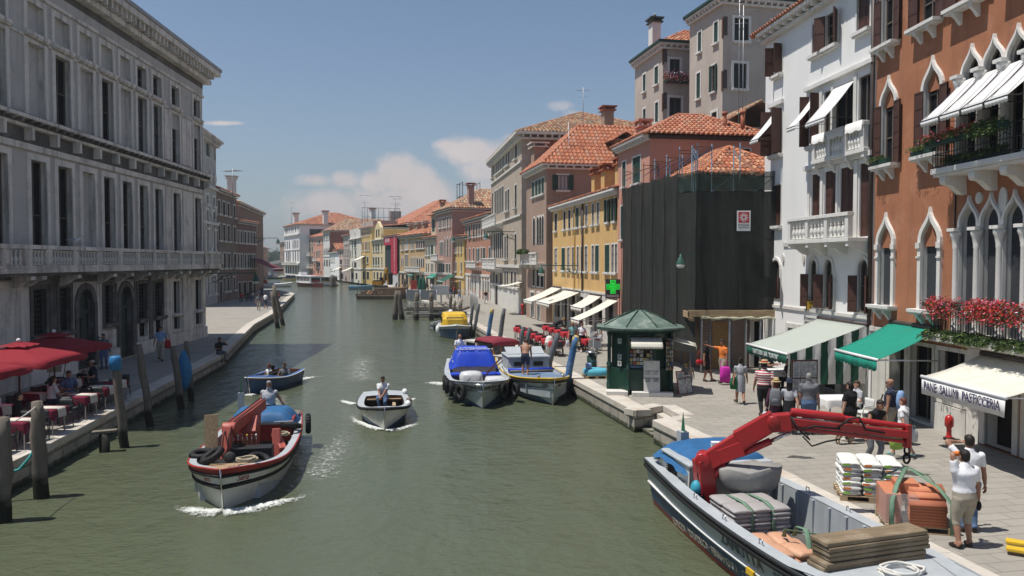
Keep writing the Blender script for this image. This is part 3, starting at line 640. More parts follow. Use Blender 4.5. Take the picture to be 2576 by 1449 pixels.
for x in(4.95,6.25,7.5,8.8):mb.prism([(0,6.9),(0,7.42),(-.62,7.42),(-.64,7.3),(-.6,7.2),(-.42,7.16),(-.28,7.05),(-.14,6.93)],x-.13,x+.13,TRIM,'x')
mb.build('balcony_bracket',up_b,.01);mb=MB()
for i in range(60):x=4.56+i*.125;mb.tube([(x,-.68,7.66),(x,-.68,8.42)],.011,IRON,5)
for i in range(6):mb.tube([(4.56,-.68+i*.12,7.66),(4.56,-.68+i*.12,8.42)],.011,IRON,5)
for z in(7.72,8.06,8.42):mb.bar((4.54,-.68,z),(12,-.68,z),.03,.02,IRON);mb.bar((4.56,-.68,z),(4.56,0,z),.03,.02,IRON)
mb.build('iron_railing',up_b);mb=MB()
mb.box(4.25,-.5,2.82,12,0,2.94,STONE);lo_b=mb.build('balcony',org.root,.01);mb=MB()
for i in range(66):x=4.28+i*.115;mb.tube([(x,-.47,2.94),(x,-.47,3.86)],.012,IRON,5)
for i in range(5):mb.tube([(4.28,-.47+i*.1,2.94),(4.28,-.47+i*.1,3.86)],.012,IRON,5)
for z in(3.0,3.86):mb.bar((4.26,-.47,z),(12,-.47,z),.035,.02,IRON);mb.bar((4.28,-.47,z),(4.28,0,z),.035,.02,IRON)
mb.build('iron_railing',lo_b)
mb=MB()
for x,y0 in((4.62,-.03),(-.1,-.09)):mb.tube([(x,y0,2.8),(x,y0,7.4 if x>0 else 17)],.02 if x>0 else .075,GUTTER if x<0 else IRON,8)
mb.build('drain_pipe',org.root)
mb=MB()
for x,z,w,h in((5.6,6.6,.2,.2),(6.66,6.55,.2,.4)):mb.lathe([(.02,0),(w,.0),(w,.03),(w*.7,.05),(.02,.06)],(0,0,0),TRIM,14)
mb=MB()
for x,z,w,h in((5.68,6.75,.14,.16),(6.66,6.62,.16,.34)):mb.prism([(x+w*cos(a),z+h*sin(a))for a in[i*pi/8 for i in range(16)]],-.05,.0,STONE_LIGHT)
mb.build('stone_medallion',org.root)
def world(b,u,y,z):p=b.L+b.u*u-b.n*(-y)*-1 if False else b.L+b.u*u+b.n*(-y);return Vector((p.x,p.y,z))
def ang(b):return math.atan2(b.u.y,b.u.x)
def fbox(b,u0,u1,y,z,hang,n,label,petals,weights,cat='flower box',box=True,depth=.22,h=.2,leafn=None,lsize=.035,pot=None,psize=.022,group='flower boxes on the balconies and sills'):
 t=thing('flower_box',label,cat,world(b,u0,y,z),ang(b),group);L=u1-u0
 if box:
  mb=MB();mb.box(0,-depth/2,0,L,depth/2,h,pot or GREEN_SH);mb.build('trough',t,.008)
 mb=MB();cl=[ru(.0,L)for _ in range(int(L*7)+2)]
 def pk(zl,zh,sp):
  def f():
   x=random.choice(cl)+random.gauss(0,.09);yy=random.gauss(-.05,sp);return(min(max(x,-.08),L+.08),yy,h+random.triangular(zl,zh,(zl+zh)/2)-abs(yy)*.35)
  return f
 mb.leaves(pk(-hang,.18,.11),leafn or n,lsize,LEAF,(3,5,2));mb.build('foliage',t)
 if petals:m2=MB();m2.leaves(pk(-hang,.26,.13),n,psize,petals,weights);m2.build('blossoms',t)
 return t
PET=[PETAL_RED,PETAL_CORAL,PETAL_PINK,PETAL_WHITE]
fbox(org,4.15,8.6,-.62,3.72,.42,5200,'mass of red geraniums spilling over the lower iron balcony railing',PET,(6,6,3,.6),h=.12,depth=.16,leafn=3000,psize=.034)
fbox(org,4.2,8.6,-.58,2.74,.12,10,'long trough of dense green leaves under the lower balcony railing',None,None,h=.2,leafn=5200,lsize=.045,pot=STONE)
fbox(org,4.45,6.6,-.78,8.28,.08,900,'red geraniums in dark green troughs on the upper iron balcony railing',PET,(4,7,3,.8),leafn=1500,psize=.028)
fbox(org,6.6,7.8,-.8,8.3,.3,20,'pale yellow-green trailing plant on the upper balcony railing',[PETAL_CORAL],(1,),leafn=1700,lsize=.04)
fbox(org,2.7,3.75,-.2,8.26,.0,60,'shrubby box with a few pink blooms on the sill of the middle pointed window',[PETAL_PINK],(1,),leafn=900,h=.16)
fbox(org,.35,1.25,-.2,8.26,.0,25,'straggly green box on the sill of the pointed window by the drainpipe',[PETAL_PINK],(1,),leafn=600,h=.16)
fbox(org,5.0,7.2,-.38,7.66,.1,30,'dark potted plants on the upper balcony floor behind the railing',[PETAL_RED],(1,),leafn=1500,h=.2,lsize=.06)
# ---------------- white house ----------------
whi=Bld('white_house','tall white house with dark brown shutters and two stone balconies',(11.6,36.1),(12.53,27.24),11,15.05,WHITE_WALL,reveal=.26)
B_OP=dict(id='wh_op',fr=(TRIM,.08,.03),dep=.12,sill=(TRIM,.2,.12,.12),sh=(BROWN_SH,'ajar'));B_OPEN2=dict(id='wh_op2',fr=(TRIM,.08,.03),dep=.12,sill=(TRIM,.2,.12,.12),sh=(BROWN_SH,'half'))
B_CL=dict(id='wh_cl',fr=None,dep=.13,sh=(BROWN_SH,'closed'),sill=None);B_CLs=dict(id='wh_cls',fr=(TRIM,.07,.03),dep=.13,sh=(BROWN_SH,'closed'),sill=(TRIM,.2,.12,.12))
B_GL=dict(id='wh_gl',fr=None,dep=.13,pane=GLASS,bars=(2,1));B_AR=dict(id='wh_ar',arch='round',fr=(TRIM,.12,.06),dep=.13,pane=DARK_IN,sh=(BROWN_SH,'half'),bars=(2,2),foot=True)
whi.win('F',.95,1.7,13.25,14.5,B_OP);whi.win('F',.8,1.75,9.75,11.7,B_OP);whi.win('F',.9,1.75,6.6,8.4,B_CLs);whi.win('F',.9,1.75,3.4,5.1,B_AR)
whi.win('F',4.4,5.35,13.25,14.5,B_CLs);whi.win('F',5.5,6.35,13.25,14.5,B_OPEN2);whi.win('F',7.7,8.55,13.2,14.5,B_CLs)
whi.win('F',4.3,5.05,9.65,11.65,B_OP)
for a,b in((5.35,5.95),(6.2,7.55),(7.85,8.7)):whi.win('F',a,b,9.0,11.6,B_GL)
for a,b in((4.45,5.2),(5.5,6.4),(6.65,7.65),(8.0,8.75)):whi.win('F',a,b,5.9,8.5,B_CL)
for a,b in((4.4,5.05),(5.6,6.25),(8.05,8.7)):whi.win('F',a,b,3.2,5.1,B_AR)
whi.win('F',5.2,6.6,.05,2.1,SHOPD);whi.win('F',7.0,8.3,.05,2.1,SHOPD);whi.win('F',2.6,3.8,.05,2.2,SHOPD)
whi.walls();whi.cornice(15.35,.42,.5,TRIM,'F',.62);roof('hip',whi.len,11,15.36,2.6,TILE_NEW,.5,.25,whi.root)
whi.band(11.9,12.05,.15,TRIM,'string_course',u0=3.95);whi.band(8.7,8.88,.16,TRIM,'string_course',u0=4.0);whi.band(5.66,5.84,.05,STONE_LIGHT,'carved_frieze',u0=2.05,u1=4.0);whi.band(2.98,3.1,.06,STONE_LIGHT,'ledge',u0=.2)
whi.band(11.9,12.08,.14,TRIM,'window_hood',u0=.5,u1=1.9)
mb=MB()
for a,b in((5.1,5.3),(6.0,6.15),(7.6,7.8)):mb.box(a,-.06,8.9,b,0,11.75,TRIM)
for a,b in((4.2,4.4),(5.25,5.45),(6.45,6.6),(7.7,7.95)):mb.box(a,-.06,5.9,b,0,8.65,TRIM)
mb.build('pilaster',whi.root);mb=MB()
for x in(2.03,3.92):mb.prism([(x+.1*cos(a),5.15+.2*sin(a))for a in[i*pi/8 for i in range(16)]],-.06,0,STONE_LIGHT)
mb.build('carved_plaque',whi.root)
def sbal(b,u0,u1,proj,z0,z1,spans,name='balcony'):
 mb=MB();mb.box(u0,-proj,z0-.14,u1,0,z0,TRIM);mb.box(u0+.04,-proj-.03,z1-.13,u1,-proj+.22,z1,TRIM);mb.box(u0+.04,-proj+.22,z1-.13,u0+.29,0,z1,TRIM)
 ps=[u0+.15+(u1-u0-.3)*i/spans for i in range(spans+1)]
 for p in ps:mb.box(p-.11,-proj+.01,z0,p+.11,-proj+.2,z1-.131,TRIM)
 o=mb.build(name,b.root,.01);mb=MB()
 pr=[(r*1.05,z*(z1-z0-.13)/.61)for r,z in PROF]
 for p,q in zip(ps[:-1],ps[1:]):
  for i in range(4):mb.lathe(pr,(p+.18+(i+.5)*(q-p-.36)/4,-proj+.1,z0),TRIM,8)
 for i in range(3):mb.lathe(pr,(u0+.15,-proj+.3+i*.17,z0),TRIM,8)
 mb.build('baluster',o);mb=MB()
 for i in range(spans+1):
  x=ps[i];mb.prism([(0,z0-.6),(0,z0-.14),(-proj+.04,z0-.14),(-proj+.04,z0-.3),(-proj*.55,z0-.36),(-proj*.3,z0-.52)],x-.09,x+.09,TRIM,'x')
 mb.build('balcony_bracket',o);return o
sbal(whi,5.0,8.8,.32,8.98,9.9,3);sbal(whi,4.1,8.8,.85,5.86,6.75,3)
CANVAS=pm('white_canvas',(.82,.81,.79),.85,.04,3,.2,20,streak=((.6,.59,.57),.3),trans=.12)
def blind(b,face,u0,u1,zt,zb,out,label,cat='window awning',val=.16,line=None,group='white canvas window awnings',mat=None):
 t=thing('window_awning',label,cat,world(b,u0,0,zt),ang(b),group);L=u1-u0;n=7;mat=mat or CANVAS
 mb=MB();rows=[[(L*k/6,-.03-(out-.03)*i/n,(zb-zt)*i/n-.05*sin(pi*i/n))for k in range(7)]for i in range(n+1)];mb.grid(rows,mat)
 sc=[[(L*k/24,-out,zb-zt)for k in range(25)],[(L*k/24,-out+.015,zb-zt-val*(.8+.2*abs(sin(k*pi/4))))for k in range(25)]];mb.grid(sc,mat)
 o=mb.build('canvas',t);so=o.modifiers.new('thick','SOLIDIFY');so.thickness=.006
 mb=MB();mb.tube([(-.02,-out,zb-zt),(L+.02,-out,zb-zt)],.014,IRON,6)
 for x in(-.01,L+.01):mb.tube([(x,0,zb-zt+.05),(x,-out,zb-zt)],.01,IRON,6)
 if line:mb.tube([(.1,-.12,-.0),(.1,-out*.93,(zb-zt)*.93-.0),(L-.1,-out*.93,(zb-zt)*.93),(L-.1,-.12,0)],.006,line,4)
 mb.build('frame',t);return t
blind(whi,'F',.85,1.75,11.6,10.35,1.1,'white canvas awning at the shuttered window by the scaffolding')
blind(whi,'F',4.3,5.0,11.5,10.35,1.0,'white canvas awning between brown shutters left of the upper stone balcony')
blind(whi,'F',6.15,7.6,11.55,10.2,1.15,'wide white canvas awning over the upper stone balcony of the white house')
PURPLE=pm('dark_violet_print',(.05,.03,.10),.7,.1,3,0)
ordin=['leftmost of the white scalloped','second from the left of the white scalloped','third from the left of the white scalloped','rightmost of the white scalloped']
for i in range(4):blind(org,'F',LIGHTS[i][0]-.05,LIGHTS[i][1]+.05,10.1,8.95,1.25,ordin[i]+' awnings over the flowered upper balcony',line=PURPLE,group='white scalloped awnings over the orange house balcony')
mb=MB()
for x0,x1 in((5.0,6.2),(6.35,7.5),(7.65,8.75)):mb.grid([[(x0+(x1-x0)*k/6,-.1,9.93)for k in range(7)],[(x0+(x1-x0)*k/6,-.36,9.94)for k in range(7)],[(x0+(x1-x0)*k/6,-.39,9.6+.03*sin(k*2))for k in range(7)]],CANVAS)
mb.build('cloth_cover',whi.root)
# ---------------- house wrapped in scaffold netting ----------------
NET=pm('dark_debris_netting',(.021,.024,.020),.85,.25,1.2,.3,60,streak=((.05,.05,.045),.6),alpha=.975);NET_G=pm('green_debris_netting',(.024,.042,.032),.8,.2,2,.3,60,alpha=.8)
wr=Bld('wrapped_house','low old brick house hidden behind dark green scaffold netting',(7.0,45.2),(8.85,36.3),5,9.0,BRICK_BROWN,reveal=.2)
for a,b in((1.2,2.0),(3.6,4.4),(6.4,7.2)):
 for z in(3.6,6.2):wr.win('F',a,b,z,z+1.5,dict(id='wrw',fr=(TRIM,.1,.03),dep=.18))
for a,b in((.8,1.7),(3.0,3.9)):
 for z in(3.6,6.2):wr.win('R',a,b,z,z+1.5,dict(id='wrw',fr=(TRIM,.1,.03),dep=.18))
wr.win('R',.5,1.4,.05,2.2,dict(id='wrd',pane=pm('chipboard',(.36,.22,.10),.9,.25,12,.2),sash=None,dep=.1));wr.win('R',2.6,3.4,.05,2.2,SHOPD);wr.walls();roof('hip',wr.len,5,9.0,1.7,TILE,.4,.25,wr.root)
scf=thing('scaffolding','scaffold of blue and rusty poles hung with dark netting','scaffolding',(8.2,35,0))
path=[Vector((6.15,43.6)),Vector((7.66,36.2)),Vector((8.2,35)),Vector((12.0,35))];o0=Vector((8.2,35))
def netting(p,q,z0,z1,mat,name,amp=.05):
 mb=MB();l=(q-p).length;n=max(3,int(l/.13));d=(q-p)/l;nn=Vector((d.y,-d.x));rows=[]
 for j in range(9):
  z=z0+(z1-z0)*j/8;row=[]
  for i in range(n+1):
   s=i/n;bay=l/max(1,round(l/1.6));ph=(s*l%bay)/bay
   w=-amp*sin(pi*ph)+.018*sin(s*l*9+j)+ru(-.008,.008);pt=p+d*(s*l)+nn*w-o0;row.append((pt.x,pt.y,z+(-.06*sin(pi*ph)if j==8 else 0)))
  rows.append(row)
 mb.grid(rows,mat);return mb.build(name,scf)
for p,q in zip(path[:-1],path[1:]):netting(p,q,2.85 if p.x>8 else .9,8.2 if q.x>8 else 9.1,NET,'netting')
for p,q in zip(path[1:-1],path[2:]):netting(p,q,8.2,9.08,NET_G,'netting',.03)
B_SEAM=pm('dark_cord',(.008,.009,.008),.9,.2,4,0);BLUE_P=pm('blue_scaffold_paint',(.085,.17,.26),.6,.2,6,.1,stain=((.16,.08,.05),.7,3))
mb=MB();mr=MB();posts=[]
for p,q,n in((path[0],path[1],5),(path[1],path[2],1),(path[2],path[3],2)):
 for i in range(n+1):
  a=p+(q-p)*i/n-o0;zt=10.15 if(p is path[0])else 10.3;d=(q-p).normalized();b2=a+Vector((-d.y,d.x))*.85
  (mr if(p is path[0]and i<3)else mb).tube([(a.x+.06,a.y+.06,2.6),(a.x+.06,a.y+.06,zt)],.026,RUST if(p is path[0]and i<3)else BLUE_P,6)
  mb.tube([(b2.x,b2.y,0),(b2.x,b2.y,zt)],.026,BLUE_P,6);mr.tube([(a.x,a.y,zt-.15),(b2.x,b2.y,zt-.15)],.022,RUST,6)
  mb.tube([(a.x,a.y,zt-.75),(b2.x,b2.y,zt-.2)],.018,BLUE_P,6);posts.append((a,zt))
 a=p-o0;b2=q-o0
 for z in(9.75,)if p is path[0]else():mr.tube([(a.x,a.y,z),(b2.x,b2.y,z)],.022,RUST,6)
 for i in range(n):
  a=p+(q-p)*i/n-o0;b2=p+(q-p)*(i+1)/n-o0
  ii=Vector((-(q-p).normalized().y,(q-p).normalized().x))*.14;a=a+ii;b2=b2+ii
  for z in(3.2,5.1,7.0,8.8):mr.tube([(a.x,a.y,z),(b2.x,b2.y,z)],.02,RUST,5)
  if p is not path[1]:mb.tube([(a.x,a.y,7.6),(b2.x,b2.y,9.0)],.016,BLUE_P,5)
ms=MB()
for p,q,n in((path[0],path[1],5),(path[2],path[3],2)):
 dd=(q-p).normalized();nn_=Vector((dd.y,-dd.x))*.05
 for i in range(n+1):
  a=p+(q-p)*i/n-o0+nn_;ms.tube([(a.x+.02*sin(j*1.7+i),a.y+.02*cos(j*2.1),(1.0 if p is path[0]else 2.9)+j*1.02)for j in range(9 if p is path[0]else 7)],.017,B_SEAM,5)
ms.build('netting_seam',scf);mb.build('blue_pole',scf);mr.build('rusty_pole',scf);mb=MB()
for x in(.35,1.6,2.35,3.0,3.7):mb.tube([(x,.25,0),(x,.25,2.6)],.05,pm('grey_prop',(.36,.37,.38),.6,.1,3,.1),8)
mb.build('prop',scf);mb=MB();mb.box(-.35,-.12,2.55,4.0,-.06,2.85,WOOD_NEW);mb.box(-.35,-.12,2.5,-.3,1.2,2.8,WOOD_NEW)
for i in range(5):mb.box(-.2+i*.95,-.1,2.36,-.08+i*.95,1.2,2.48,WOOD_NEW)
mb.build('plank',scf,.008);mb=MB();mb.tube([(.2+i*.25,-.17+.02*sin(i*2),2.5+.025*sin(i*1.7))for i in range(16)],[.05+.025*sin(i*2.3)for i in range(16)],pm('pale_plastic_sheet',(.55,.56,.42),.5,.1,6,.2,trans=.2),8);mb.build('plastic_sheet',scf)
mb=MB();mb.box(-.3,0,0,.3,.02,.9,pm('sign_white',(.75,.75,.76),.5,.03,2,0));sg=mb.build('warning_sign');sg.location=(10.3,34.88,6.38);tag(sg,'white sign with a red sunburst square on the dark netting','sign')
RED_S=pm('sign_red',(.45,.03,.04),.5,.05,2,0);INK=pm('black_ink',(.02,.02,.025),.6,.1,3,0);WHT=pm('white_paint',(.75,.75,.75),.5,.04,3,0)
mb=MB();mb.box(-.24,-.008,.36,.24,-.002,.84,RED_S)
for i in range(12):
 a=i*pi/6;mb.bar((.06*cos(a),-.012,.6+.06*sin(a)),(.2*cos(a),-.012,.6+.2*sin(a)),.03,.006,WHT,(0,1,0))
mb.build('sunburst',sg);lett('lettering','PONTEGGIO\nALLARMATO',.11,INK,sg,(0,-.006,.2),width=.5)
# ---------------- pink house and the pale towers behind ----------------
pk=Bld('pink_house','pink house with new orange tile roof behind the scaffolding',(6.2,46),(7.14,40.8),6.6,11.55,PINK_WALL,reveal=.2)
P1=lambda x,y:(1540.8+x*.3038,y*.3038)
G_AJ=dict(id='g_ajar',fr=(TRIM,.08,.03),dep=.1,sill=(TRIM,.16,.1,.08),sh=(GREEN_SH,'closed'))
pk.row('F',[(P1(80,0)[0],P1(110,0)[0]),(P1(165,0)[0],P1(230,0)[0])],1300*.3038,1520*.3038,1600,G_AJ)
for a,b in((.6,1.2),(2.4,3.1)):pk.win('F',a,b,6.3,8.2,G_AJ)
pk.win('R',4.4,5.6,10.4,11.0,dict(id='pk_low',fr=(TRIM,.06,.03),dep=.1,pane=DARK_IN,sash=None))
pk.walls();pk.cornice(11.62,.3,.4,TRIM,'F',.45);pk.band(11.4,11.6,.06,GUTTER,'gutter','R')
roof('hip',pk.len,6.6,11.62,1.55,TILE_NEW,.35,.27,pk.root,'roof','y');chimney(pk,.9,1.2,11.6,.7,1.1,PINK_WALL)
mb=MB()
for u,y in((4.3,4.6),(4.8,5.4)):mb.tube([(u,y,11.9),(u,y,13.0)],.12,TILE_NEW[2],8);mb.tube([(u,y,12.95),(u,y,13.1)],.16,TILE_NEW[0],8)
mb.build('vent_pipe',pk.root)
twb=Bld('pale_tower_house','tallest pale beige house with green shutters rising behind the white house',(14.7,65.4),(16.0,60.0),16,24.9,TOWER_WALL,reveal=.22)
twa=Bld('pale_corner_house','tall narrow pale house with white chimney and pink flowers at a window',(11.65,74.8),(13.0,68.0),9,23.7,TOWER_WALL,reveal=.22)
T_W=dict(id='tw',fr=(TRIM,.15,.04),dep=.1,sill=(TRIM,.2,.12,.15),sh=(GREEN_SH,'closed'));T_O=dict(id='two',fr=(TRIM,.12,.04),dep=.1,sill=(TRIM,.2,.12,.15),sh=(GREEN_SH,'open'),pane=GLASS);T_D=dict(id='twd',fr=(TRIM,.2,.05),dep=.1,sill=(TRIM,.2,.12,.15),pane=pm('dark_green_blind',(.012,.02,.018),.6,.2,3,.05),bars=(2,1))
px=lambda*q:[(P1(a,0)[0],P1(b,0)[0])for a,b in q]
twa.row('F',px((247,270),(342,372)),.3038*620,.3038*765,P1(258,0)[0],T_W);twa.row('F',px((250,272),(348,374)),.3038*905,.3038*1065,P1(260,0)[0],T_W)
twa.row('R',px((463,547)),.3038*490,.3038*640,P1(500,0)[0],T_D);twa.row('R',px((462,560)),.3038*808,.3038*990,P1(500,0)[0],T_D)
twb.row('F',px((697,724),(828,860)),.3038*190,.3038*365,P1(845,0)[0],T_W);twb.row('F',px((688,718)),.3038*612,.3038*825,P1(700,0)[0],T_W);twb.row('F',px((812,842)),.3038*545,.3038*765,P1(828,0)[0],T_O);twb.row('F',px((815,858)),.3038*935,.3038*1030,P1(828,0)[0],T_D)
twb.row('R',px((992,1110),(1303,1400)),.3038*150,.3038*340,P1(1050,0)[0],T_D);twb.row('R',px((990,1095)),.3038*525,.3038*735,P1(1050,0)[0],T_D)
for t in(twa,twb):
 t.walls();t.cornice(t.H+.1,.5,.45,TRIM,'FR',.55);mb=MB();mb.box(-.1,-.6,t.H+.11,t.len+.6,-.42,t.H+.3,GREEN_SH);mb.box(t.len+.42,-.4,t.H+.11,t.len+.6,t.d,t.H+.3,GREEN_SH);mb.build('gutter',t.root)
 mb=MB()
 for z in range(6,int(t.H),4):mb.box(t.len-.12,-.05,z,t.len+.05,.05,z+1.5,RUST);mb.box(t.len-.05,.06,z+.2,t.len+.055,.35,z+1.6,GUTTER)
 mb.build('iron_plate',t.root);roof('hip',t.len,t.d,t.H+.12,2.2,TILE,.35,.35,t.root,tl=.5)
chimney(twa,2.9,.8,23.7,1.0,3.0,TRIM,pm('dark_chimney_cap',(.05,.055,.05),.8,.2,3,.1));mb=MB()
c=MB();c.bar((9.3,2,25.2),(9.3,8,25.2),.1,.1,GREEN_SH)
fbox(twa,twa.len+.1,twa.len+.3,1.0,18.5,.25,10,'x',None,None)if False else None
fl=thing('flower_box','pink flower box at the upper window of the tall narrow pale house','flower box',world(twa,twa.len+.2,1.1,19.35-.5),ang(twa),'flower boxes on the balconies and sills')
pz=twa.P['R'].uz(P1(500,0)[0],.3038*690)[1];fl.location.z=pz
mb=MB();mb.box(-.15,-1.0,0,.15,1.2,.22,GREEN_SH);mb.build('trough',fl);mb=MB();mb.leaves(lambda:(random.gauss(.1,.15),ru(-1.1,1.5),.25+random.gauss(.2,.18)),500,.09,LEAF);mb.build('foliage',fl);mb=MB();mb.leaves(lambda:(random.gauss(.12,.17),ru(-1.1,1.5),.25+random.gauss(.25,.22)),700,.07,[PETAL_PINK,PETAL_WHITE,PETAL_CORAL],(5,2,1));mb.build('blossoms',fl)
ow=Bld('old_gable_house','crumbling plaster outhouse with mossy tile roof behind the pink roof',(12.6,55),(13.3,50),5,13.6,pm('flaking_plaster',(.36,.29,.23),.95,.2,1.2,.4,20,stain=((.25,.14,.09),.7,.8),streak=((.17,.14,.12),.6)),reveal=.1)
ow.walls();roof('gable',ow.len,5,13.6,1.6,TILE_OLD,.3,.3,ow.root)
# ---------------- yellow row with shops ----------------
G=lambda x,y:at(x,y).xy
P7=lambda x:1194.9+x*.3689
Y7=lambda y:251.6+y*.3689
yl=Bld('yellow_house','long low yellow house with green shutters above a row of shops',G(1390,815),G(1557,872),7,9.25,YELLOW_WALL,reveal=.2)
yw=dict(id='ylw',fr=(TRIM,.1,.015),dep=.04,sill=(TRIM,.16,.12,.1),pane=GLASS);ysh=dict(id='ylsh',fr=(TRIM,.08,.015),dep=.04,sill=(TRIM,.16,.12,.1),sh=(GREEN_SH,'open'));ycl=dict(id='ylcl',fr=(TRIM,.08,.015),dep=.04,sill=(TRIM,.16,.12,.1),sh=(GREEN_SH,'closed'));yct=dict(yw,id='ylct',pane=CURTAIN)
pr=lambda*q:[(P7(a),P7(b))for a,b in q]
zz=(yl.P['F'].uz(P7(805),Y7(708))[1],yl.P['F'].uz(P7(805),Y7(850))[1]);z2=(yl.P['F'].uz(P7(805),Y7(995))[1],yl.P['F'].uz(P7(805),Y7(1170))[1])
yl.row('F',pr((543,560),(603,618),(636,651),(668,682)),0,0,0,yw,zz);yl.row('F',pr((722,735),),0,0,0,ycl,zz);yl.row('F',pr((690,708),),0,0,0,ycl,zz);yl.row('F',pr((752,768),(797,812),(830,847)),0,0,0,yct,zz);yl.row('F',pr((898,915),(945,962)),0,0,0,ysh,zz)
yl.row('F',pr((543,560),(630,646),(662,677),(695,708),(722,735),(750,767),(797,812)),0,0,0,yct,z2);yl.row('F',pr((593,615),(822,846)),0,0,0,ycl,z2);yl.row('F',pr((888,918),),0,0,0,ycl,z2);yl.row('F',pr((932,948),(955,972)),0,0,0,yct,z2)
zs=3.1;u=lambda x:yl.P['F'].uz(x,700)[0]
for i in range(7):
 a=.7+i*(yl.len-1.4)/7;w=(yl.len-1.4)/7;yl.win('F',a+.25,a+w-.3,.1 if i%2 else .7,2.6,SHOPD if i%2 else SHOPW)
yl.walls();yl.cornice(9.35,.35,.4,TRIM,'F',.3);roof('shed',yl.len,7,9.36,1.6,TILE,.35,.28,yl.root)
yl.band(2.95,3.08,.08,STONE_LIGHT,'ledge');mb=MB()
for i in range(8):a=.55+i*(yl.len-1.1)/7;mb.box(a-.2,-.05,-.2,a+.2,0,2.94,STONE_LIGHT)
mb.build('pier',yl.root);mb=MB();mb.box(0,-.045,2.7,yl.len,0,2.94,STONE_LIGHT)
for i in range(0,7,2):a=.7+i*(yl.len-1.4)/7;w=(yl.len-1.4)/7;mb.box(a+.1,-.04,-.2,a+w-.15,0,.56,STONE_LIGHT)
mb.build('stone_facing',yl.root)
for x,w in((735,.75),(800,.8),(895,.85)):chimney(yl,u(P7(x)),1.0,9.5,w,1.5,YELLOW_WALL,TILE[1])
mb=MB();mb.tube([(u(P7(741)),-.1,3.0),(u(P7(741)),-.1,9.2)],.07,GUTTER,7);mb.tube([(u(P7(684)),-.08,3.0),(u(P7(684)),-.08,9.2)],.045,pm('yellowed_pipe',(.5,.33,.1),.7,.1,3,0),7);mb.build('drain_pipe',yl.root)
# ---------------- mauve house with arches ----------------
bn=Bld('mauve_house','mauve brown house with a row of round arches and a dormer',G(1324,796),G(1374,812),16,12.9,BROWN_WALL,reveal=.25)
bn.row('R',pr((562,634),),Y7(512),Y7(614),P7(600),dict(id='bns',fr=(TRIM,.12,.03),dep=.05,sill=(TRIM,.2,.12,.15),sh=(GREEN_SH,'open'),pane=CURTAIN,bars=(3,1)));bn.row('R',pr((838,880),),Y7(512),Y7(614),P7(600),dict(id='bns2',fr=(TRIM,.12,.03),dep=.05,sill=(TRIM,.2,.12,.15),sh=(GREEN_SH,'closed')))
bn.row('F',pr((389,405),(412,428),(433,450),(455,471)),Y7(545),Y7(650),P7(430),ycl)
bz=(bn.P['F'].uz(P7(430),Y7(795))[1],bn.P['F'].uz(P7(430),Y7(985))[1]);BA=dict(id='bna',arch='round',fr=(TRIM,.12,.02),dep=.05,pane=DARK_IN,foot=True)
bn.row('F',pr((395,411),(421,436),(438,453),(455,470)),0,0,0,BA,bz);bn.row('F',pr((392,408),(420,440),(448,468)),0,0,0,dict(id='bnl',fr=(TRIM,.1,.015),dep=.05),(4.6,2.9))
bn.win('F',2.0,3.4,.05,2.3,SHOPD);bn.win('F',4.6,5.6,.05,2.3,SHOPD);bn.walls();bn.cornice(13.0,.4,.5,TRIM,'FR',.7);roof('hip',bn.len,16,13.02,3.9,TILE_NEW+TILE[:1],.45,.36,bn.root,'roof','y',tl=.5)
bb=sbal(bn,.8,bn.len-.3,.8,4.9,5.8,3);chimney(bn,1.3,.8,12.9,1.3,2.3,BROWN_WALL,STONE)
fbox(bn,.6,4.5,-.9,5.75,.2,30,'bushy green planting on the stone balcony of the mauve house',None,None,leafn=1200,lsize=.12);mb=MB()
mb.box(bn.len-.3-1.9,6.0,14.0,bn.len-.3,7.6,15.3,BROWN_WALL);mb.box(bn.len-.299,6.25,14.3,bn.len-.27,7.35,15.1,DARK_IN);mb.build('dormer',bn.root);mb=MB()
for s in(-1,1):tplane(mb,(bn.len+.2,6.8+s*1.25,15.05),(-1,0,0),(0,-s*1.25,.75),[(0,0),(3,0),(3,1.46),(0,1.46)],TILE,.3,.4)
mb.build('dormer_roof',bn.root)
# ---------------- pale brick palazzo ----------------
pz_=Bld('brick_palazzo','tall pale brick and stone palazzo with two small balconies and red-brown flank',G(1236,760),G(1312,790),17,0,BRICK_PALE,reveal=.3)
pz_.H=pz_.P['F'].uz(1304,343)[1];pf=pz_.P['F'];Z=lambda x,y:pf.uz(P7(x),Y7(y))[1]
PW=dict(id='pzw',fr=(STONE_LIGHT,.2,.02),dep=.05,foot=True,bars=(2,2));PB=dict(id='pzb',fr=(STONE_LIGHT,.12,.02),dep=.05,foot=True,bars=(1,2));PS=dict(id='pzs',fr=(STONE_LIGHT,.16,.02),dep=.05,sill=(STONE_LIGHT,.3,.14,.2))
pz_.row('F',pr((120,128),(145,152),(157,164),(169,176),(182,189),(193,200),(211,220),(225,235),(273,287)),0,0,0,PS,(Z(228,352),Z(228,445)))
pz_.row('F',pr((115,123),(134,143),(147,156),(160,169),(173,182),(186,195)),0,0,0,PB,(Z(165,605),Z(165,770)));pz_.row('F',pr((207,217),(222,233),(272,285)),0,0,0,PS,(Z(228,610),Z(228,755)))
pz_.row('F',pr((108,116),(130,139),(143,152),(156,165),(170,179),(183,192)),0,0,0,PB,(Z(165,905),Z(165,1075)));pz_.row('F',pr((201,211),(216,226),(270,282)),0,0,0,PS,(Z(228,925),Z(228,1085)))
pz_.row('F',pr((106,115),(125,134),(172,183),(200,211),(216,226),(245,258),(268,280)),0,0,0,PS,(Z(245,1170),Z(245,1275)));pz_.row('F',pr((142,158),),0,0,0,dict(id='pzd',fr=(STONE_LIGHT,.25,.08),dep=.05,pane=DARK_IN,sash=None,foot=True),(Z(245,1200),.1))
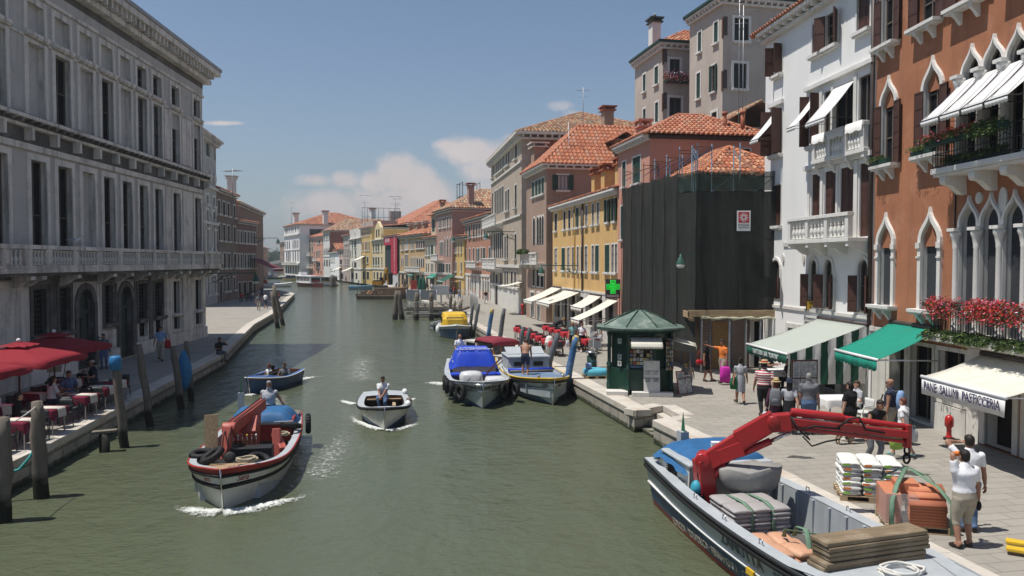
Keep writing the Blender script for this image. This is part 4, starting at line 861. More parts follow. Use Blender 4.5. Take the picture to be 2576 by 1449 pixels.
pz_.walls();mb=MB();mb.box(pz_.len,.9,-.2,pz_.len+.05,17,pz_.H-.02,REDBROWN_WALL);mb.build('plastered_flank',pz_.root)
zb=Z(245,1285);pz_.band(-.2,zb,.1,STONE_LIGHT,'stone_base',u1=pf.uz(P7(138),600)[0]);pz_.band(-.2,zb,.1,STONE_LIGHT,'stone_base',u0=pf.uz(P7(162),600)[0]);pz_.band(zb,zb+.25,.2,STONE_LIGHT,'string_course');pz_.band(Z(228,1135)-.1,Z(228,1135)+.2,.25,STONE_LIGHT,'string_course');pz_.band(Z(228,820),Z(228,820)+.2,.15,STONE_LIGHT,'string_course');pz_.band(Z(228,492),Z(228,492)+.2,.15,STONE_LIGHT,'string_course')
pz_.cornice(pz_.H+.1,.7,.7,STONE_LIGHT,'FR',.7);roof('hip',pz_.len,17,pz_.H+.12,4.2,TILE_OLD,.5,.36,pz_.root,'roof','y',tl=.5)
for z in(Z(160,855),Z(160,1145)):sbal(pz_,pf.uz(P7(98),600)[0],pf.uz(P7(192),600)[0],1.0,z,z+1.15,4)
chimney(pz_,pz_.len-2,9,pz_.H+.9,1.2,1.8,BROWN_WALL,TILE[1],label='brick chimney with a little tiled cap')
# ---------------- right bank, far: the row of houses down to the lagoon ----------------
PX6=lambda x:974.8+x*.217
PY6=lambda y:440.2+y*.217
PX5=lambda x:691.8+x*.14756
PY5=lambda y:528.3+y*.14756
def fhouse(name,label,l,r,eave,depth,mat,rows,base=None,base_y=None,roofk='hip',rise=2.2,mats=None,pxf=PX6,pyf=PY6,group='far houses along the right bank',flank=None,ax=None,cor=True,deep=.2):
 """l, r: ground pixels of the two ends of the front; eave: (x, y) pixel on the eave; rows: (window style, y top, y bottom, x reference, [(x0, x1)...]) in survey pixels"""
 b=Bld(name,label,G(*l),G(*r),depth,10,mat,reveal=deep);b.H=b.P['F'].uz(*eave)[1]
 for st,y0,y1,xr,xs in rows:b.row('F',[(pxf(a),pxf(c))for a,c in xs],pyf(y0),pyf(y1),pxf(xr),st)
 b.walls();b.root['group']=group
 if flank:mb=MB();mb.box(b.len,.1,-.2,b.len+.06,depth,b.H-.02,flank);mb.build('plastered_flank',b.root)
 if cor:b.cornice(b.H+.1,.5,.5,STONE_LIGHT,'FR',0)
 if roofk:roof(roofk,b.len,depth,b.H+.12,rise,mats or TILE,.55,.45,b.root,'roof',ax,tl=.9)
 if base:zb=b.P['F'].uz(pxf(base[0]),pyf(base[1]))[1];b.band(zb,zb+.3,.14,STONE_LIGHT,'string_course')
 return b
FW=dict(id='fw',fr=(TRIM,.14,.02),dep=.03,sash=None,sill=(TRIM,.2,.15,.15));FG=dict(id='fg',fr=(TRIM,.11,.02),dep=.03,sash=None,pane=GREEN_SH,sill=(TRIM,.2,.15,.15));FB=dict(id='fb',fr=(TRIM,.11,.02),dep=.03,sash=None,pane=BROWN_SH,sill=(TRIM,.2,.15,.15))
FA=dict(id='fa',arch='round',fr=(TRIM,.14,.02),dep=.03,sash=None,foot=True);FO=dict(id='fo',arch='ogee',fr=(TRIM,.14,.02),dep=.03,sash=None,foot=True);FS=dict(id='fs',fr=(STONE_LIGHT,.12,.02),dep=.03,sash=None,pane=DARK_IN,foot=True);FL=dict(FW,id='fl',pane=CURTAIN)
RED_W=pm('brick_red_plaster',(.43,.215,.145),.9,.08,.5,.15,25,streak=((.3,.14,.1),.4));MAUVE=pm('dusty_pink_plaster',(.42,.26,.21),.9,.08,.5,.15,25,streak=((.3,.2,.17),.4));CREAM=pm('cream_plaster',(.62,.54,.40),.9,.08,.5,.15,25,streak=((.42,.36,.27),.4));OCHRE=pm('ochre_plaster',(.50,.34,.17),.9,.12,.5,.15,25,streak=((.3,.2,.11),.5));SALMON=pm('salmon_plaster',(.60,.29,.20),.9,.06,.5,.15,25);BUTTER=pm('butter_yellow_plaster',(.66,.54,.32),.9,.06,.5,.15,25);GOLD=pm('golden_yellow_plaster',(.58,.40,.15),.9,.07,.5,.15,25);GREYISH=pm('grey_pink_plaster',(.42,.34,.30),.9,.1,.5,.15,25);PALE=pm('pale_cream_plaster',(.66,.62,.52),.9,.07,.5,.15,25);BROWNISH=pm('dull_brown_plaster',(.36,.24,.16),.9,.12,.5,.15,25)
r1=fhouse('red_house','long brick-red house on a white stone ground floor beside the brick palazzo',(1168,742),(1234,757),(1233,541),14,RED_W,[(FG,590,730,920,[(903,922),(940,962),(990,1010),(1175,1195)]),(FW,565,710,1050,[(1027,1042),(1056,1071),(1084,1098),(1117,1135)]),(FW,850,990,1000,[(905,917),(948,960),(993,1007),(1082,1095)]),(FG,845,1000,1120,[(1030,1046),(1050,1066),(1108,1133),(1175,1193)]),(FS,1215,1330,1040,[(898,909),(940,951),(965,975),(988,998),(1018,1030),(1070,1083),(1107,1120),(1138,1150),(1165,1178)])],(1040,1172),roofk='shed',rise=2.6,mats=TILE)
zb=r1.P['F'].uz(PX6(1040),PY6(1172))[1];mb=MB();occ=[(PX6(a),PX6(b))for a,b in((898,909),(940,951),(965,975),(988,998),(1018,1030),(1070,1083),(1107,1120),(1138,1150),(1165,1178))]
uu=lambda x:r1.P['F'].uz(x,700)[0];c=0
for a,b in occ+[(9e9,0)]:
 a2=uu(a)-.16 if a<9e8 else r1.len
 if a2-c>.1:mb.box(c,-.08,-.2,a2,0,zb-.01,STONE_LIGHT)
 if a<9e8:c=uu(b)+.16
mb.build('stone_base',r1.root);sbal(r1,uu(PX6(975)),uu(PX6(1090)),.9,r1.P['F'].uz(PX6(1030),PY6(1062))[1],r1.P['F'].uz(PX6(1030),PY6(1000))[1],3)
r2=fhouse('narrow_yellow_house','narrow deep yellow house squeezed between the red and dusty pink houses',(1146,739),(1168,743),(1157,597),10,GOLD,[(FW,775,900,810,[(790,800),(816,826),(850,862)]),(FW,1010,1120,810,[(788,800),(850,862)]),(FS,1230,1380,830,[(833,850)])],(830,1195),roofk='shed',rise=1)
r3=fhouse('dusty_pink_house','tall dusty pink house with roof terrace and two chimneys',(1097,732),(1138,739),(1137,525),18,MAUVE,[(FW,500,610,640,[(597,607),(614,626),(642,653),(662,673),(690,702),(721,733)]),(FO,715,945,700,[(660,671),(690,702),(721,733)]),(FA,770,930,620,[(605,617),(622,633),(637,648)]),(FG,1030,1130,640,[(588,608),(612,636),(640,662),(680,700),(712,728)]),(FS,1190,1310,640,[(578,588),(596,606),(616,626),(668,678),(720,730)])],(640,1155),mats=TILE_OLD,rise=3.6,ax='y')
sbal(r3,r3.P['F'].uz(PX6(572),700)[0],r3.P['F'].uz(PX6(650),700)[0],1.1,r3.P['F'].uz(PX6(610),PY6(985))[1],r3.P['F'].uz(PX6(610),PY6(920))[1],3);r3.win('R',1.8,4.8,r3.H-4.6,r3.H-1.4,dict(id='r3w',fr=(TRIM,.25,.05),dep=.2,pane=DARK_IN,sash=None))if False else None
mb=MB();mb.box(r3.len+.0,5,r3.H-6,r3.len+.06,8.2,r3.H-2.6,DARK_IN);ring(mb,[(0,0)]*4,[(0,0)]*4,0,0,TRIM)if False else None;mb.build('side_window',r3.root)
chimney(r3,r3.len-.8,3.2,r3.H+.3,1.1,3.4,MAUVE,TILE[1],label='broad near chimney');chimney(r3,r3.len-1.2,8,r3.H+2.0,1.0,2.8,MAUVE,TILE[1],label='slim rear chimney');chimney(r3,.8,1,r3.H+.2,.9,1.6,BROWNISH,TILE[1])
mb=MB();D=pm('dark_timber',(.06,.045,.035),.8,.2,3,.2)
for x in(0,2,4):
 for y in(0,3):mb.tube([(x+1.0,y+3.5,r3.H),(x+1.0,y+3.5,r3.H+5)],.06,D,5)
for z in(1.6,2.7,4.9):
 for y in(0,3):mb.bar((.9,y+3.5,r3.H+z),(5.1,y+3.5,r3.H+z),.07,.07,D)
 mb.bar((1.0,3.5,r3.H+z),(1.0,6.5,r3.H+z),.07,.07,D)
for i in range(6):mb.bar((1.0+i*.8,3.5,r3.H+1.6),(1.0+i*.8,3.5,r3.H+2.7),.05,.05,D)
mb.box(.8,3.3,r3.H+1.4,5.2,6.7,r3.H+1.55,D);mb.build('roof_terrace',r3.root)
r4=fhouse('cream_gable_house','narrow cream house with a little tiled dormer and green shutters',(1070,729),(1097,732),(1083,599),10,CREAM,[(FG,815,930,490,[(441,455),(466,476),(480,492),(503,530),(553,563)]),(FW,1025,1130,490,[(445,455),(470,480),(503,513),(520,530),(550,560)]),(FS,1190,1310,490,[(445,470),(490,540)])],(490,1160),roofk='shed',rise=2.2)
mb=MB();mb.box(r4.len-5.2,.8,r4.H,r4.len-.6,3.5,r4.H+4.2,CREAM);mb.box(r4.len-4.6,.77,r4.H+1.2,r4.len-3.2,.8,r4.H+3.4,GREEN_SH);mb.build('dormer',r4.root);mb=MB()
for s in(-1,1):tplane(mb,(r4.len,2.1+s*2.0,r4.H+4.0),(-1,0,0),(0,-s*2.0,1.6),[(0,0),(5.8,0),(5.8,2.56),(0,2.56)],TILE,.5,.8)
mb.build('dormer_roof',r4.root)
r5=fhouse('ochre_palazzo','ochre palazzo with long balcony and dark brown shutters',(1006,722),(1070,729),(1068,590),14,OCHRE,[(FW,780,870,200,[(163,172),(176,185)]),(FL,750,865,225,[(206,215),(219,228),(232,241)]),(FW,770,860,290,[(268,276),(284,292),(302,310)]),(FB,765,850,385,[(332,352),(358,378),(384,404),(410,430)]),(FO,945,1060,290,[(160,168),(176,184),(268,277),(289,297),(304,312),(325,334)]),(FA,920,1055,225,[(202,211),(216,225),(230,239)]),(FO,945,1070,385,[(342,356),(364,378),(386,400),(408,422)]),(FS,1155,1280,290,[(160,190),(210,240),(280,310),(330,370),(395,425)])],(290,1140),roofk='hip',rise=3.2)
sbal(r5,r5.P['F'].uz(PX6(250),700)[0],r5.P['F'].uz(PX6(430),700)[0],1.0,r5.P['F'].uz(PX6(330),PY6(1112))[1],r5.P['F'].uz(PX6(330),PY6(1065))[1],6)
for i,x in enumerate((155,245,320,425)):chimney(r5,r5.P['F'].uz(PX6(x),600)[0],2.0,r5.H+.4,1.0,1.9,BROWNISH,STONE)
big=fhouse('butter_yellow_block','big butter yellow block with a wide new orange roof behind the front row',(905,706),(962,713),(930,581),22,BUTTER,[],roofk='hip',rise=6.5,mats=TILE_NEW,pxf=PX5,pyf=PY5)
big.root.location+=Vector((6,4,1.5));big.root.scale.z=1.0
r6b=fhouse('banner_house','house completely covered by dark netting and a crimson exhibition banner',(969,717),(1006,722),(990,594),9,pm('dark_far_netting',(.022,.034,.034),.85,.2,.6,.2,20,streak=((.04,.055,.055),.5)),[],roofk='shed',rise=1.2)
CRIM=pm('crimson_banner',(.44,.022,.05),.75,.05,.5,.1,20);pfb=r6b.P['F'];ub=lambda x:pfb.uz(PX5(x),650)[0];zb6=lambda y,x=2060:pfb.uz(PX5(x),PY5(y))[1]
bn_=thing('exhibition_banner','tall crimson banner with white lettering hung down the netted house','banner',world(r6b,0,-.35,0),ang(r6b));mb=MB()
mb.box(ub(2018),-.04,zb6(1095),ub(2112),.0,zb6(440),CRIM);mb.box(ub(1890),-.04,zb6(600,1950),ub(2008),0,zb6(440,1950),CRIM);mb.box(ub(2008),-.03,zb6(1095),ub(2018)-.01,0,zb6(440),CRIM);mb.build('cloth',bn_)
WP=WHT;hh=zb6(440)-zb6(1095);um=(ub(2018)+ub(2112))/2+.2
lett('lettering','PAVILION OF IRAN',1.4,WP,bn_,(um,-.06,zb6(640)),(pi/2,pi/2,0),hh*.60);lett('lettering','Calle S. Giovanni 1749',.95,WP,bn_,(um,-.06,zb6(955)),(pi/2,pi/2,0),hh*.36)
lett('lettering','IRAN',1.3,WP,bn_,((ub(1890)+ub(2008))/2,-.06,zb6(520,1950)),width=(ub(2008)-ub(1890))*.6)
mb=MB();mb.box(.3,-.3,0,r6b.len-.3,-.15,2.7,pm('hoarding_white',(.55,.56,.56),.6,.1,1,0));mb.build('hoarding',r6b.root)
r7=fhouse('cream_yellow_house','cream yellow house with a small pediment and dark green shutters',(937,713),(969,717),(955,603),9,BUTTER,[(FG,575,700,1750,[(1672,1692),(1712,1736),(1750,1776),(1812,1828)]),(FG,800,940,1750,[(1668,1692),(1708,1736),(1752,1778),(1812,1828)]),(FS,1060,1180,1750,[(1680,1700),(1730,1760),(1790,1820)])],(1750,1010),roofk=None,pxf=PX5,pyf=PY5)
mb=MB();uc=r7.len*.45;mb.prism([(uc-3.4,r7.H),(uc+3.4,r7.H),(uc+3.4,r7.H+1.4),(uc+3.0,r7.H+2.7),(uc,r7.H+4.2),(uc-3.0,r7.H+2.7),(uc-3.4,r7.H+1.4)],0,.6,BUTTER,'y');mb.box(uc-1.9,-.02,r7.H+.6,uc-.6,.0,r7.H+2.4,DARK_IN);mb.box(uc+.6,-.02,r7.H+.6,uc+1.9,.0,r7.H+2.4,DARK_IN);mb.build('pediment',r7.root)
r8=fhouse('golden_house','tall golden yellow house with window boxes and canvas awnings',(910,710),(936,713),(922,575),10,GOLD,[(FB,370,440,1550,[(1490,1510),(1528,1542),(1562,1576),(1595,1610)]),(FB,545,690,1550,[(1490,1510),(1535,1552),(1560,1576),(1595,1612)]),(FG,800,900,1550,[(1490,1515),(1560,1590)]),(FS,1050,1180,1550,[(1490,1530),(1560,1600)])],(1550,1010),rise=1,roofk='shed',mats=TILE_NEW,pxf=PX5,pyf=PY5)
r9=fhouse('pale_terrace_house','pale cream house with a grey roof parapet and planted window boxes',(881,706),(909,710),(895,601),9,PALE,[(FG,520,640,1370,[(1310,1330),(1350,1385)]),(FG,690,780,1330,[(1283,1295),(1310,1325),(1360,1385)]),(FS,890,980,1330,[(1310,1325),(1345,1385)]),(FS,1070,1170,1330,[(1300,1340),(1370,1400)])],(1340,1010),roofk=None,pxf=PX5,pyf=PY5)
mb=MB();mb.box(-.1,-.1,r9.H+.1,r9.len,.3,r9.H+2.6,STONE);mb.box(0,3,r9.H,r9.len,9,r9.H+4.4,GREYISH);mb.build('parapet',r9.root)
r10=fhouse('grey_pink_house','narrow grey-pink house with pale upper windows',(864,704),(880,706),(872,593),9,GREYISH,[(FL,480,575,1230,[(1187,1197),(1205,1215),(1222,1233),(1250,1260)]),(FW,660,760,1230,[(1190,1200),(1225,1235),(1250,1260)]),(FW,830,930,1230,[(1190,1200),(1225,1235),(1250,1260)])],None,rise=1,roofk='shed',pxf=PX5,pyf=PY5)
r11=fhouse('little_shop_house','low pinkish house with balcony and a canvas shop awning',(853,702),(864,704),(858,628),8,pm('pale_pink_plaster',(.55,.40,.34),.9,.1,.5,.1),[(FW,690,760,1140,[(1105,1125),(1150,1175)]),(FW,840,930,1140,[(1105,1140),(1160,1180)]),(FS,1080,1170,1140,[(1110,1160)])],None,rise=1.5,roofk='shed',pxf=PX5,pyf=PY5)
r12=fhouse('small_white_house','small white gabled house in front of the brick flank',(831,700),(853,702),(842,635),6,WHITE_WALL,[(FL,800,880,980,[(947,960),(975,986),(1003,1014)]),(FS,1000,1060,980,[(947,957),(975,985),(1003,1012)])],None,rise=2.6,roofk='gable',ax='y',pxf=PX5,pyf=PY5)
r13=fhouse('white_front_house','white fronted house with a large bare red-brown flank and roof terrace',(814,698),(830,700),(822,582),24,TRIM,[(FG,400,500,890,[(838,853),(868,880),(885,897),(915,935)]),(FO,620,770,890,[(834,846),(862,873),(880,891),(900,911),(922,934)]),(FS,850,960,890,[(834,850),(866,880),(888,902),(918,934)])],(890,800),rise=4,roofk='hip',mats=TILE_OLD,pxf=PX5,pyf=PY5,flank=REDBROWN_WALL,ax='y')
mb=MB();mb.box(r13.len-3,19,r13.H+1,r13.len-.5,22.5,r13.H+6.5,GREYISH)
for i in range(8):mb.tube([(r13.len,10+i*1.7,r13.H),(r13.len,10+i*1.7,r13.H+7.4)],.06,D,4)
mb.bar((r13.len,10,r13.H+7.3),(r13.len,22,r13.H+7.3),.1,.1,D);mb.bar((r13.len,10,r13.H+4.4),(r13.len,22,r13.H+4.4),.1,.1,D);mb.build('roof_terrace',r13.root)
r14=fhouse('salmon_house','salmon pink house with a cluster of four white gothic lights',(788,696),(814,698),(800,597),14,SALMON,[(FW,515,575,740,[(662,674),(712,724),(730,742),(748,772),(808,826)]),(FO,670,810,735,[(663,674),(700,713),(720,731),(740,751),(760,771),(812,824)]),(FW,890,970,740,[(660,672),(712,735),(745,768),(810,826)]),(FS,1030,1080,740,[(665,680),(720,745),(770,790)])],None,rise=3,roofk='hip',mats=TILE_NEW,pxf=PX5,pyf=PY5)
sbal(r14,r14.P['F'].uz(PX5(690),650)[0],r14.P['F'].uz(PX5(760),650)[0],1.2,r14.P['F'].uz(PX5(730),PY5(865))[1],r14.P['F'].uz(PX5(730),PY5(815))[1],2)
r15=fhouse('brown_balcony_house','dull brown house with two white balconies beside the salmon house',(768,694.5),(788,696),(778,597),14,BROWNISH,[(FW,500,570,590,[(540,555),(585,605),(630,645)]),(FW,625,715,590,[(540,555),(585,605),(628,645)]),(FW,790,920,590,[(535,555),(580,600),(625,645)])],None,rise=2,roofk='hip',pxf=PX5,pyf=PY5)
sbal(r15,.5,r15.len,1.3,r15.P['F'].uz(PX5(590),PY5(985))[1],r15.P['F'].uz(PX5(590),PY5(930))[1],5);sbal(r15,2.5,r15.len,1.2,r15.P['F'].uz(PX5(590),PY5(775))[1],r15.P['F'].uz(PX5(590),PY5(725))[1],4)
r16=fhouse('low_terracotta_house','low terracotta house tucked between the white palace and the brown house',(755,693.5),(768,694.5),(762,635),8,SALMON,[(FW,760,840,450,[(490,505)]),(FS,960,1060,450,[(440,470),(485,505)])],None,rise=1.5,roofk='shed',pxf=PX5,pyf=PY5)
r17=fhouse('white_palace','tall white palace with three tiers of arches closing the row in the distance',(716,692.5),(754,695.5),(750,565),30,WHITE_WALL,[(FW,300,370,300,[(175,186),(192,202),(212,224),(242,252),(272,284),(302,316),(345,360),(390,402)]),(FA,510,660,300,[(170,180),(200,216),(236,252),(300,314),(330,340),(350,364),(382,396)]),(FA,690,880,300,[(190,206),(216,232),(244,262),(300,314),(340,354),(382,396)]),(FS,960,1080,300,[(180,200),(216,234),(250,268),(300,314),(345,360),(390,402)])],(300,690),rise=5,roofk='hip',pxf=PX5,pyf=PY5,ax='y')
for z in(440,930):zz=r17.P['F'].uz(PX5(300),PY5(z))[1];r17.band(zz,zz+.5,.5,STONE_LIGHT,'string_course')
sbal(r17,.5,r17.len-.5,1.2,r17.P['F'].uz(PX5(300),PY5(930))[1],r17.P['F'].uz(PX5(300),PY5(890))[1],9)
mb=MB()
for y in(3.5,16):mb.box(r17.len,y,r17.H-6.5,r17.len+.08,y+6.5,r17.H-1.5,DARK_IN)
mb.build('side_window',r17.root)
for u_,y_,h_ in((2,4,5),(r17.len,9,4.5),(r17.len,26,6)):chimney(r17,u_,y_,r17.H,2.0,h_,TRIM,TILE[1])
fhouse('dim_brick_house','dim reddish house beyond the white palace',(705,690.5),(716,692.5),(710,612),12,BRICK_RED,[(FW,700,800,130,[(108,118),(135,145)])],None,rise=2,roofk='hip',pxf=PX5,pyf=PY5)
# ---------------- left bank beyond the campo ----------------
X4=lambda x:503.1+x*.217
Y4=lambda y:503.1+y*.217
orn=Bld('ornate_white_house','narrow grey-white house with carved ornament behind the palace corner',G(500,773),G(547.5,761.5),14,19.6,pm('weathered_white_stone',(.50,.49,.47),.9,.1,.6,.3,20,streak=((.26,.25,.24),.5)),reveal=.3)
q=lambda*s:[(X4(a),X4(b))for a,b in s]
for y0,y1 in((-40,60),(130,330),(350,590),(880,1090)):orn.row('F',q((72,96),(148,170)),Y4(y0),Y4(y1),X4(120),dict(id='orn',fr=(TRIM,.3,.12),dep=.12,sill=(TRIM,.3,.2,.3)))
orn.row('F',[(521,532),(540,547)],364,398,530,dict(id='orng',fr=(TRIM,.11,.02),dep=.2,pane=GREEN_SH,sash=None))
orn.walls();orn.cornice(19.7,.8,.8,STONE,'FR',.7);roof('hip',orn.len,14,19.7,2,TILE_OLD,.5,.4,orn.root,tl=.8);mb=MB()
for z in(4.8,9.4,13.6):mb.box(0,-.3,z,orn.len+.1,0,z+.3,TRIM)
for z in(6,11,15):
 for x in(orn.len-1.2,orn.len-3.6):mb.ball((x,-.12,z),(.4,.2,.8),STONE_LIGHT,8,6)
mb.build('carved_ornament',orn.root)
brb=Bld('brown_brick_house','brown brick house with tall stone framed windows in shade on the left bank',G(547.6,761.5),G(597,750.5),14,0,BRICK_BROWN,reveal=.25);brb.H=brb.P['F'].uz(570,486)[1]
LW=dict(id='lw',fr=(STONE_LIGHT,.16,.03),dep=.05,sill=(STONE_LIGHT,.3,.16,.2),bars=(2,3))
for y0,y1 in((45,190),(300,480),(620,785)):brb.row('F',q((212,236),(268,296),(320,346),(390,414)),Y4(y0),Y4(y1),X4(340),LW)
brb.row('F',q((270,290),(308,336),(380,402)),Y4(900),Y4(1050),X4(340),LW);brb.row('F',q((222,250),),Y4(945),Y4(1170),X4(240),FS);brb.walls();brb.cornice(brb.H+.1,.4,.5,STONE,'F',0);roof('hip',brb.len,14,brb.H+.1,2.4,TILE,.4,.4,brb.root,tl=.8);chimney(brb,5,5,brb.H+1,1,2.2,BRICK_BROWN)
rdl=Bld('reddish_cafe_house','lower reddish house with a dark red cafe awning at its foot',G(597,750.5),G(646,744),9,0,pm('brown_red_stucco',(.22,.135,.115),.9,.12,.6,.2,25),reveal=.22);rdl.H=rdl.P['F'].uz(620,560)[1]
rdl.row('F',q((440,453),(472,490),(515,535),(552,568),(584,600),(620,640)),Y4(370),Y4(500),X4(550),LW);rdl.row('F',q((435,452),(470,488),(618,636)),Y4(630),Y4(785),X4(550),LW);rdl.row('F',q((514,534),(548,566),(570,586),(590,608)),Y4(630),Y4(785),X4(550),FG);rdl.row('F',q((440,470),(495,535),(560,600),(612,640)),Y4(950),Y4(1120),X4(550),FS);rdl.walls();rdl.cornice(rdl.H+.1,.4,.4,STONE,'F',0);roof('shed',rdl.len,9,rdl.H+.1,1.6,TILE_NEW,.4,.4,rdl.root,tl=.8)
tbr=Bld('tall_brick_house','tall red brick house with bare patched wall above the lower reddish house',Vector((-39.6,113)),Vector((-44.4,140)),14,0,BRICK_RED,reveal=.2);tbr.H=tbr.P['F'].uz(655,536)[1];tbr.walls();tbr.cornice(tbr.H+.1,.5,.6,STONE,'F',0);roof('hip',tbr.len,14,tbr.H+.1,3,TILE_OLD,.4,.4,tbr.root,tl=.8);chimney(tbr,8,2,tbr.H+.8,1.4,3.4,TRIM)
mb=MB()
for z in(5.5,10):mb.box(tbr.len+.02,.4,z,tbr.len+.7,1.9,z+3,GREEN_SH)
mb.build('shutter',tbr.root)
fhouse('far_pink_corner','small faded pink house far off past the tall brick house',(663,697),(675,694),(669,626),12,MAUVE,[],None,rise=1.5,roofk='hip',group='houses on the left bank')
fhouse('far_red_flank','low brown house between the brick house and the far bridge',(650,716),(664,708),(658,645),12,BRICK_RED,[],None,rise=1.5,roofk='hip',group='houses on the left bank')
BR=thing('stone_bridge','arched stone and brick bridge across the far end of the canal','bridge',(-97,300,0));mb=MB();pts=[]
for i in range(25):x=i*48/24-6;pts.append((x,1.2+4.6*max(0,1-abs(x-14)/22)))
pr=[(x,z)for x,z in pts]+[(42,-2)]
for c_,r_ in((32,5),(16,6.5),(0,5)):pr+=[(c_+r_*cos(a),-1+(r_*.72)*sin(a))for a in[i*pi/10 for i in range(11)]]
pr+=[(-6,-2)];mb.prism(pr,0,6,BRICK_PALE,'y');mb.build('arches',BR);mb=MB()
for(x0,z0),(x1,z1)in zip(pts[:-1],pts[1:]):mb.add([(x,y,z)for y in(-.3,.2)for x,z in((x0,z0),(x1,z1),(x1,z1+1.2),(x0,z0+1.2))],[(0,1,2,3),(4,5,6,7),(3,2,6,7),(0,1,5,4)],STONE_LIGHT)
mb.build('parapet',BR)
mb=MB();mb.box(-260,420,-2,40,424,1.6,STONE_LIGHT);w_=mb.build('lagoon_wall');tag(w_,'low pale wall along the lagoon in the far distance','wall')
def tree(x,y,h,r,n,label,dark=1):
 t=thing('tree',label,'tree',(x,y,0),0,'trees beyond the far bridge');mb=MB();mb.tube([(0,0,0),(.2,.1,h*.3),(0,.2,h*.6)],[.5,.38,.2],pm('bark',(.09,.07,.05),.9,.2,3,.3),7)
 for k in range(5):a=k*1.3;mb.tube([(0,0,h*.32),(r*.5*cos(a),r*.5*sin(a),h*.62)],[.25,.08],MATS['bark'],5)
 mb.build('trunk',t);mb=MB();cl=[(random.gauss(0,r*.5),random.gauss(0,r*.5),h*ru(.4,.92),ru(.7,1.6))for _ in range(22)]
 def pk():c=random.choice(cl);return(c[0]+random.gauss(0,c[3]),c[1]+random.gauss(0,c[3]),c[2]+random.gauss(0,c[3]*.8))
 mb.leaves(pk,n,.5,LEAF[:2],(3,2));mb.build('crown',t)
for i,(px_,h_,y_)in enumerate(((672,10,470),(684,12,500),(694,11,480),(704,12.5,520),(714,10,490),(726,9,500))):p=at(px_,661,0);tree((px_-1288)/FPX*y_,y_,h_,4.5,900,['dark tree just right of the far brick corner','taller dark tree over the middle of the far bridge','rounded dark tree over the right ramp of the far bridge','tallest dark tree left of the white palace','dark tree half hidden by the white palace','small dark tree behind the white palace'][i])
# ---------------- people ----------------
def banded(name,a,b,period,axis=2,duty=.5,rough=.85,trans=0):
 """cloth with woven bands of two colours"""
 if name in MATS:return MATS[name]
 m=bpy.data.materials.new(name);m.use_nodes=True;MATS[name]=m;t=m.node_tree;bs=t.nodes['Principled BSDF'];L=t.links.new
 co=nd(t,'ShaderNodeTexCoord').outputs['Object'];sp=nd(t,'ShaderNodeSeparateXYZ');L(co,sp.inputs[0]);n=nd(t,'ShaderNodeTexNoise');n.inputs['Scale'].default_value=3;L(co,n.inputs['Vector'])
 v=math_(t,'ADD',sp.outputs[axis],math_(t,'MULTIPLY',n.outputs['Fac'],period*.12))
 f=math_(t,'LESS_THAN',math_(t,'FRACT',math_(t,'DIVIDE',v,period)),duty);mx=nd(t,'ShaderNodeMix',data_type='RGBA');L(f,mx.inputs['Factor']);mx.inputs['A'].default_value=tuple(a)+(1,);mx.inputs['B'].default_value=tuple(b)+(1,)
 L(mx.outputs['Result'],bs.inputs['Base Color']);bs.inputs['Roughness'].default_value=rough
 if trans:
  tr=nd(t,'ShaderNodeBsdfTranslucent');L(mx.outputs['Result'],tr.inputs['Color']);ms=nd(t,'ShaderNodeMixShader');ms.inputs[0].default_value=trans;L(bs.outputs[0],ms.inputs[1]);L(tr.outputs[0],ms.inputs[2]);L(ms.outputs[0],t.nodes['Material Output'].inputs[0])
 return m
cloth=lambda n,c,v=.1:pm('cloth_'+n,c,.9,v,5,.25,18)
SKIN=pm('skin',(.48,.27,.19),.55,.08,6,.05,40);SKIN_T=pm('tanned_skin',(.33,.17,.11),.55,.08,6,.05,40);HAIR_D=pm('dark_hair',(.018,.013,.011),.6,.3,20,.3,60);HAIR_B=pm('brown_hair',(.07,.04,.025),.6,.3,20,.3,60);HAIR_F=pm('blond_hair',(.36,.24,.11),.6,.25,20,.3,60);HAIR_G=pm('grey_hair',(.25,.24,.23),.6,.25,20,.3,60);HAIR_R=pm('auburn_hair',(.14,.04,.022),.6,.25,20,.3,60)
C_WHITE=cloth('white',(.74,.74,.76),.04);C_BLACK=cloth('black',(.012,.012,.014));C_NAVY=cloth('navy',(.025,.032,.06));C_GREY=cloth('grey',(.15,.155,.17));C_JEAN=cloth('denim',(.10,.16,.28),.2);C_LBLUE=cloth('light_blue',(.22,.34,.55));C_KHAKI=cloth('khaki',(.36,.32,.25));C_ORANGE=cloth('orange',(.72,.20,.04));C_PLUM=cloth('plum',(.06,.018,.035));C_LGREY=cloth('light_grey',(.38,.39,.42));C_RED=cloth('red',(.42,.03,.03));C_TEAL=cloth('teal_print',(.22,.42,.42),.5);C_BLUE=cloth('blue',(.05,.12,.35));C_DGREEN=cloth('dark_green',(.02,.12,.055));C_SAND=cloth('sand',(.50,.42,.32));C_PURP=cloth('purple',(.10,.06,.15));SHOE=pm('dark_shoe',(.03,.025,.022),.6,.2,6,.1);SHOE_W=pm('pale_shoe',(.55,.53,.5),.6,.1,6,.1);STRAW=pm('straw',(.50,.37,.20),.85,.15,20,.3,60)
STR_RW=banded('red_white_stripes',(.74,.72,.70),(.42,.04,.05),.075);STR_NW=banded('navy_white_stripes',(.62,.63,.66),(.03,.035,.07),.032);PLAID=pm('blue_check_cloth',(.12,.18,.34),.9,.6,26,.2,40);LENS=pm('dark_lens',(.01,.01,.012),.15,.1,4,0);LIPS=pm('lips',(.30,.10,.085),.5,.05,4,0)
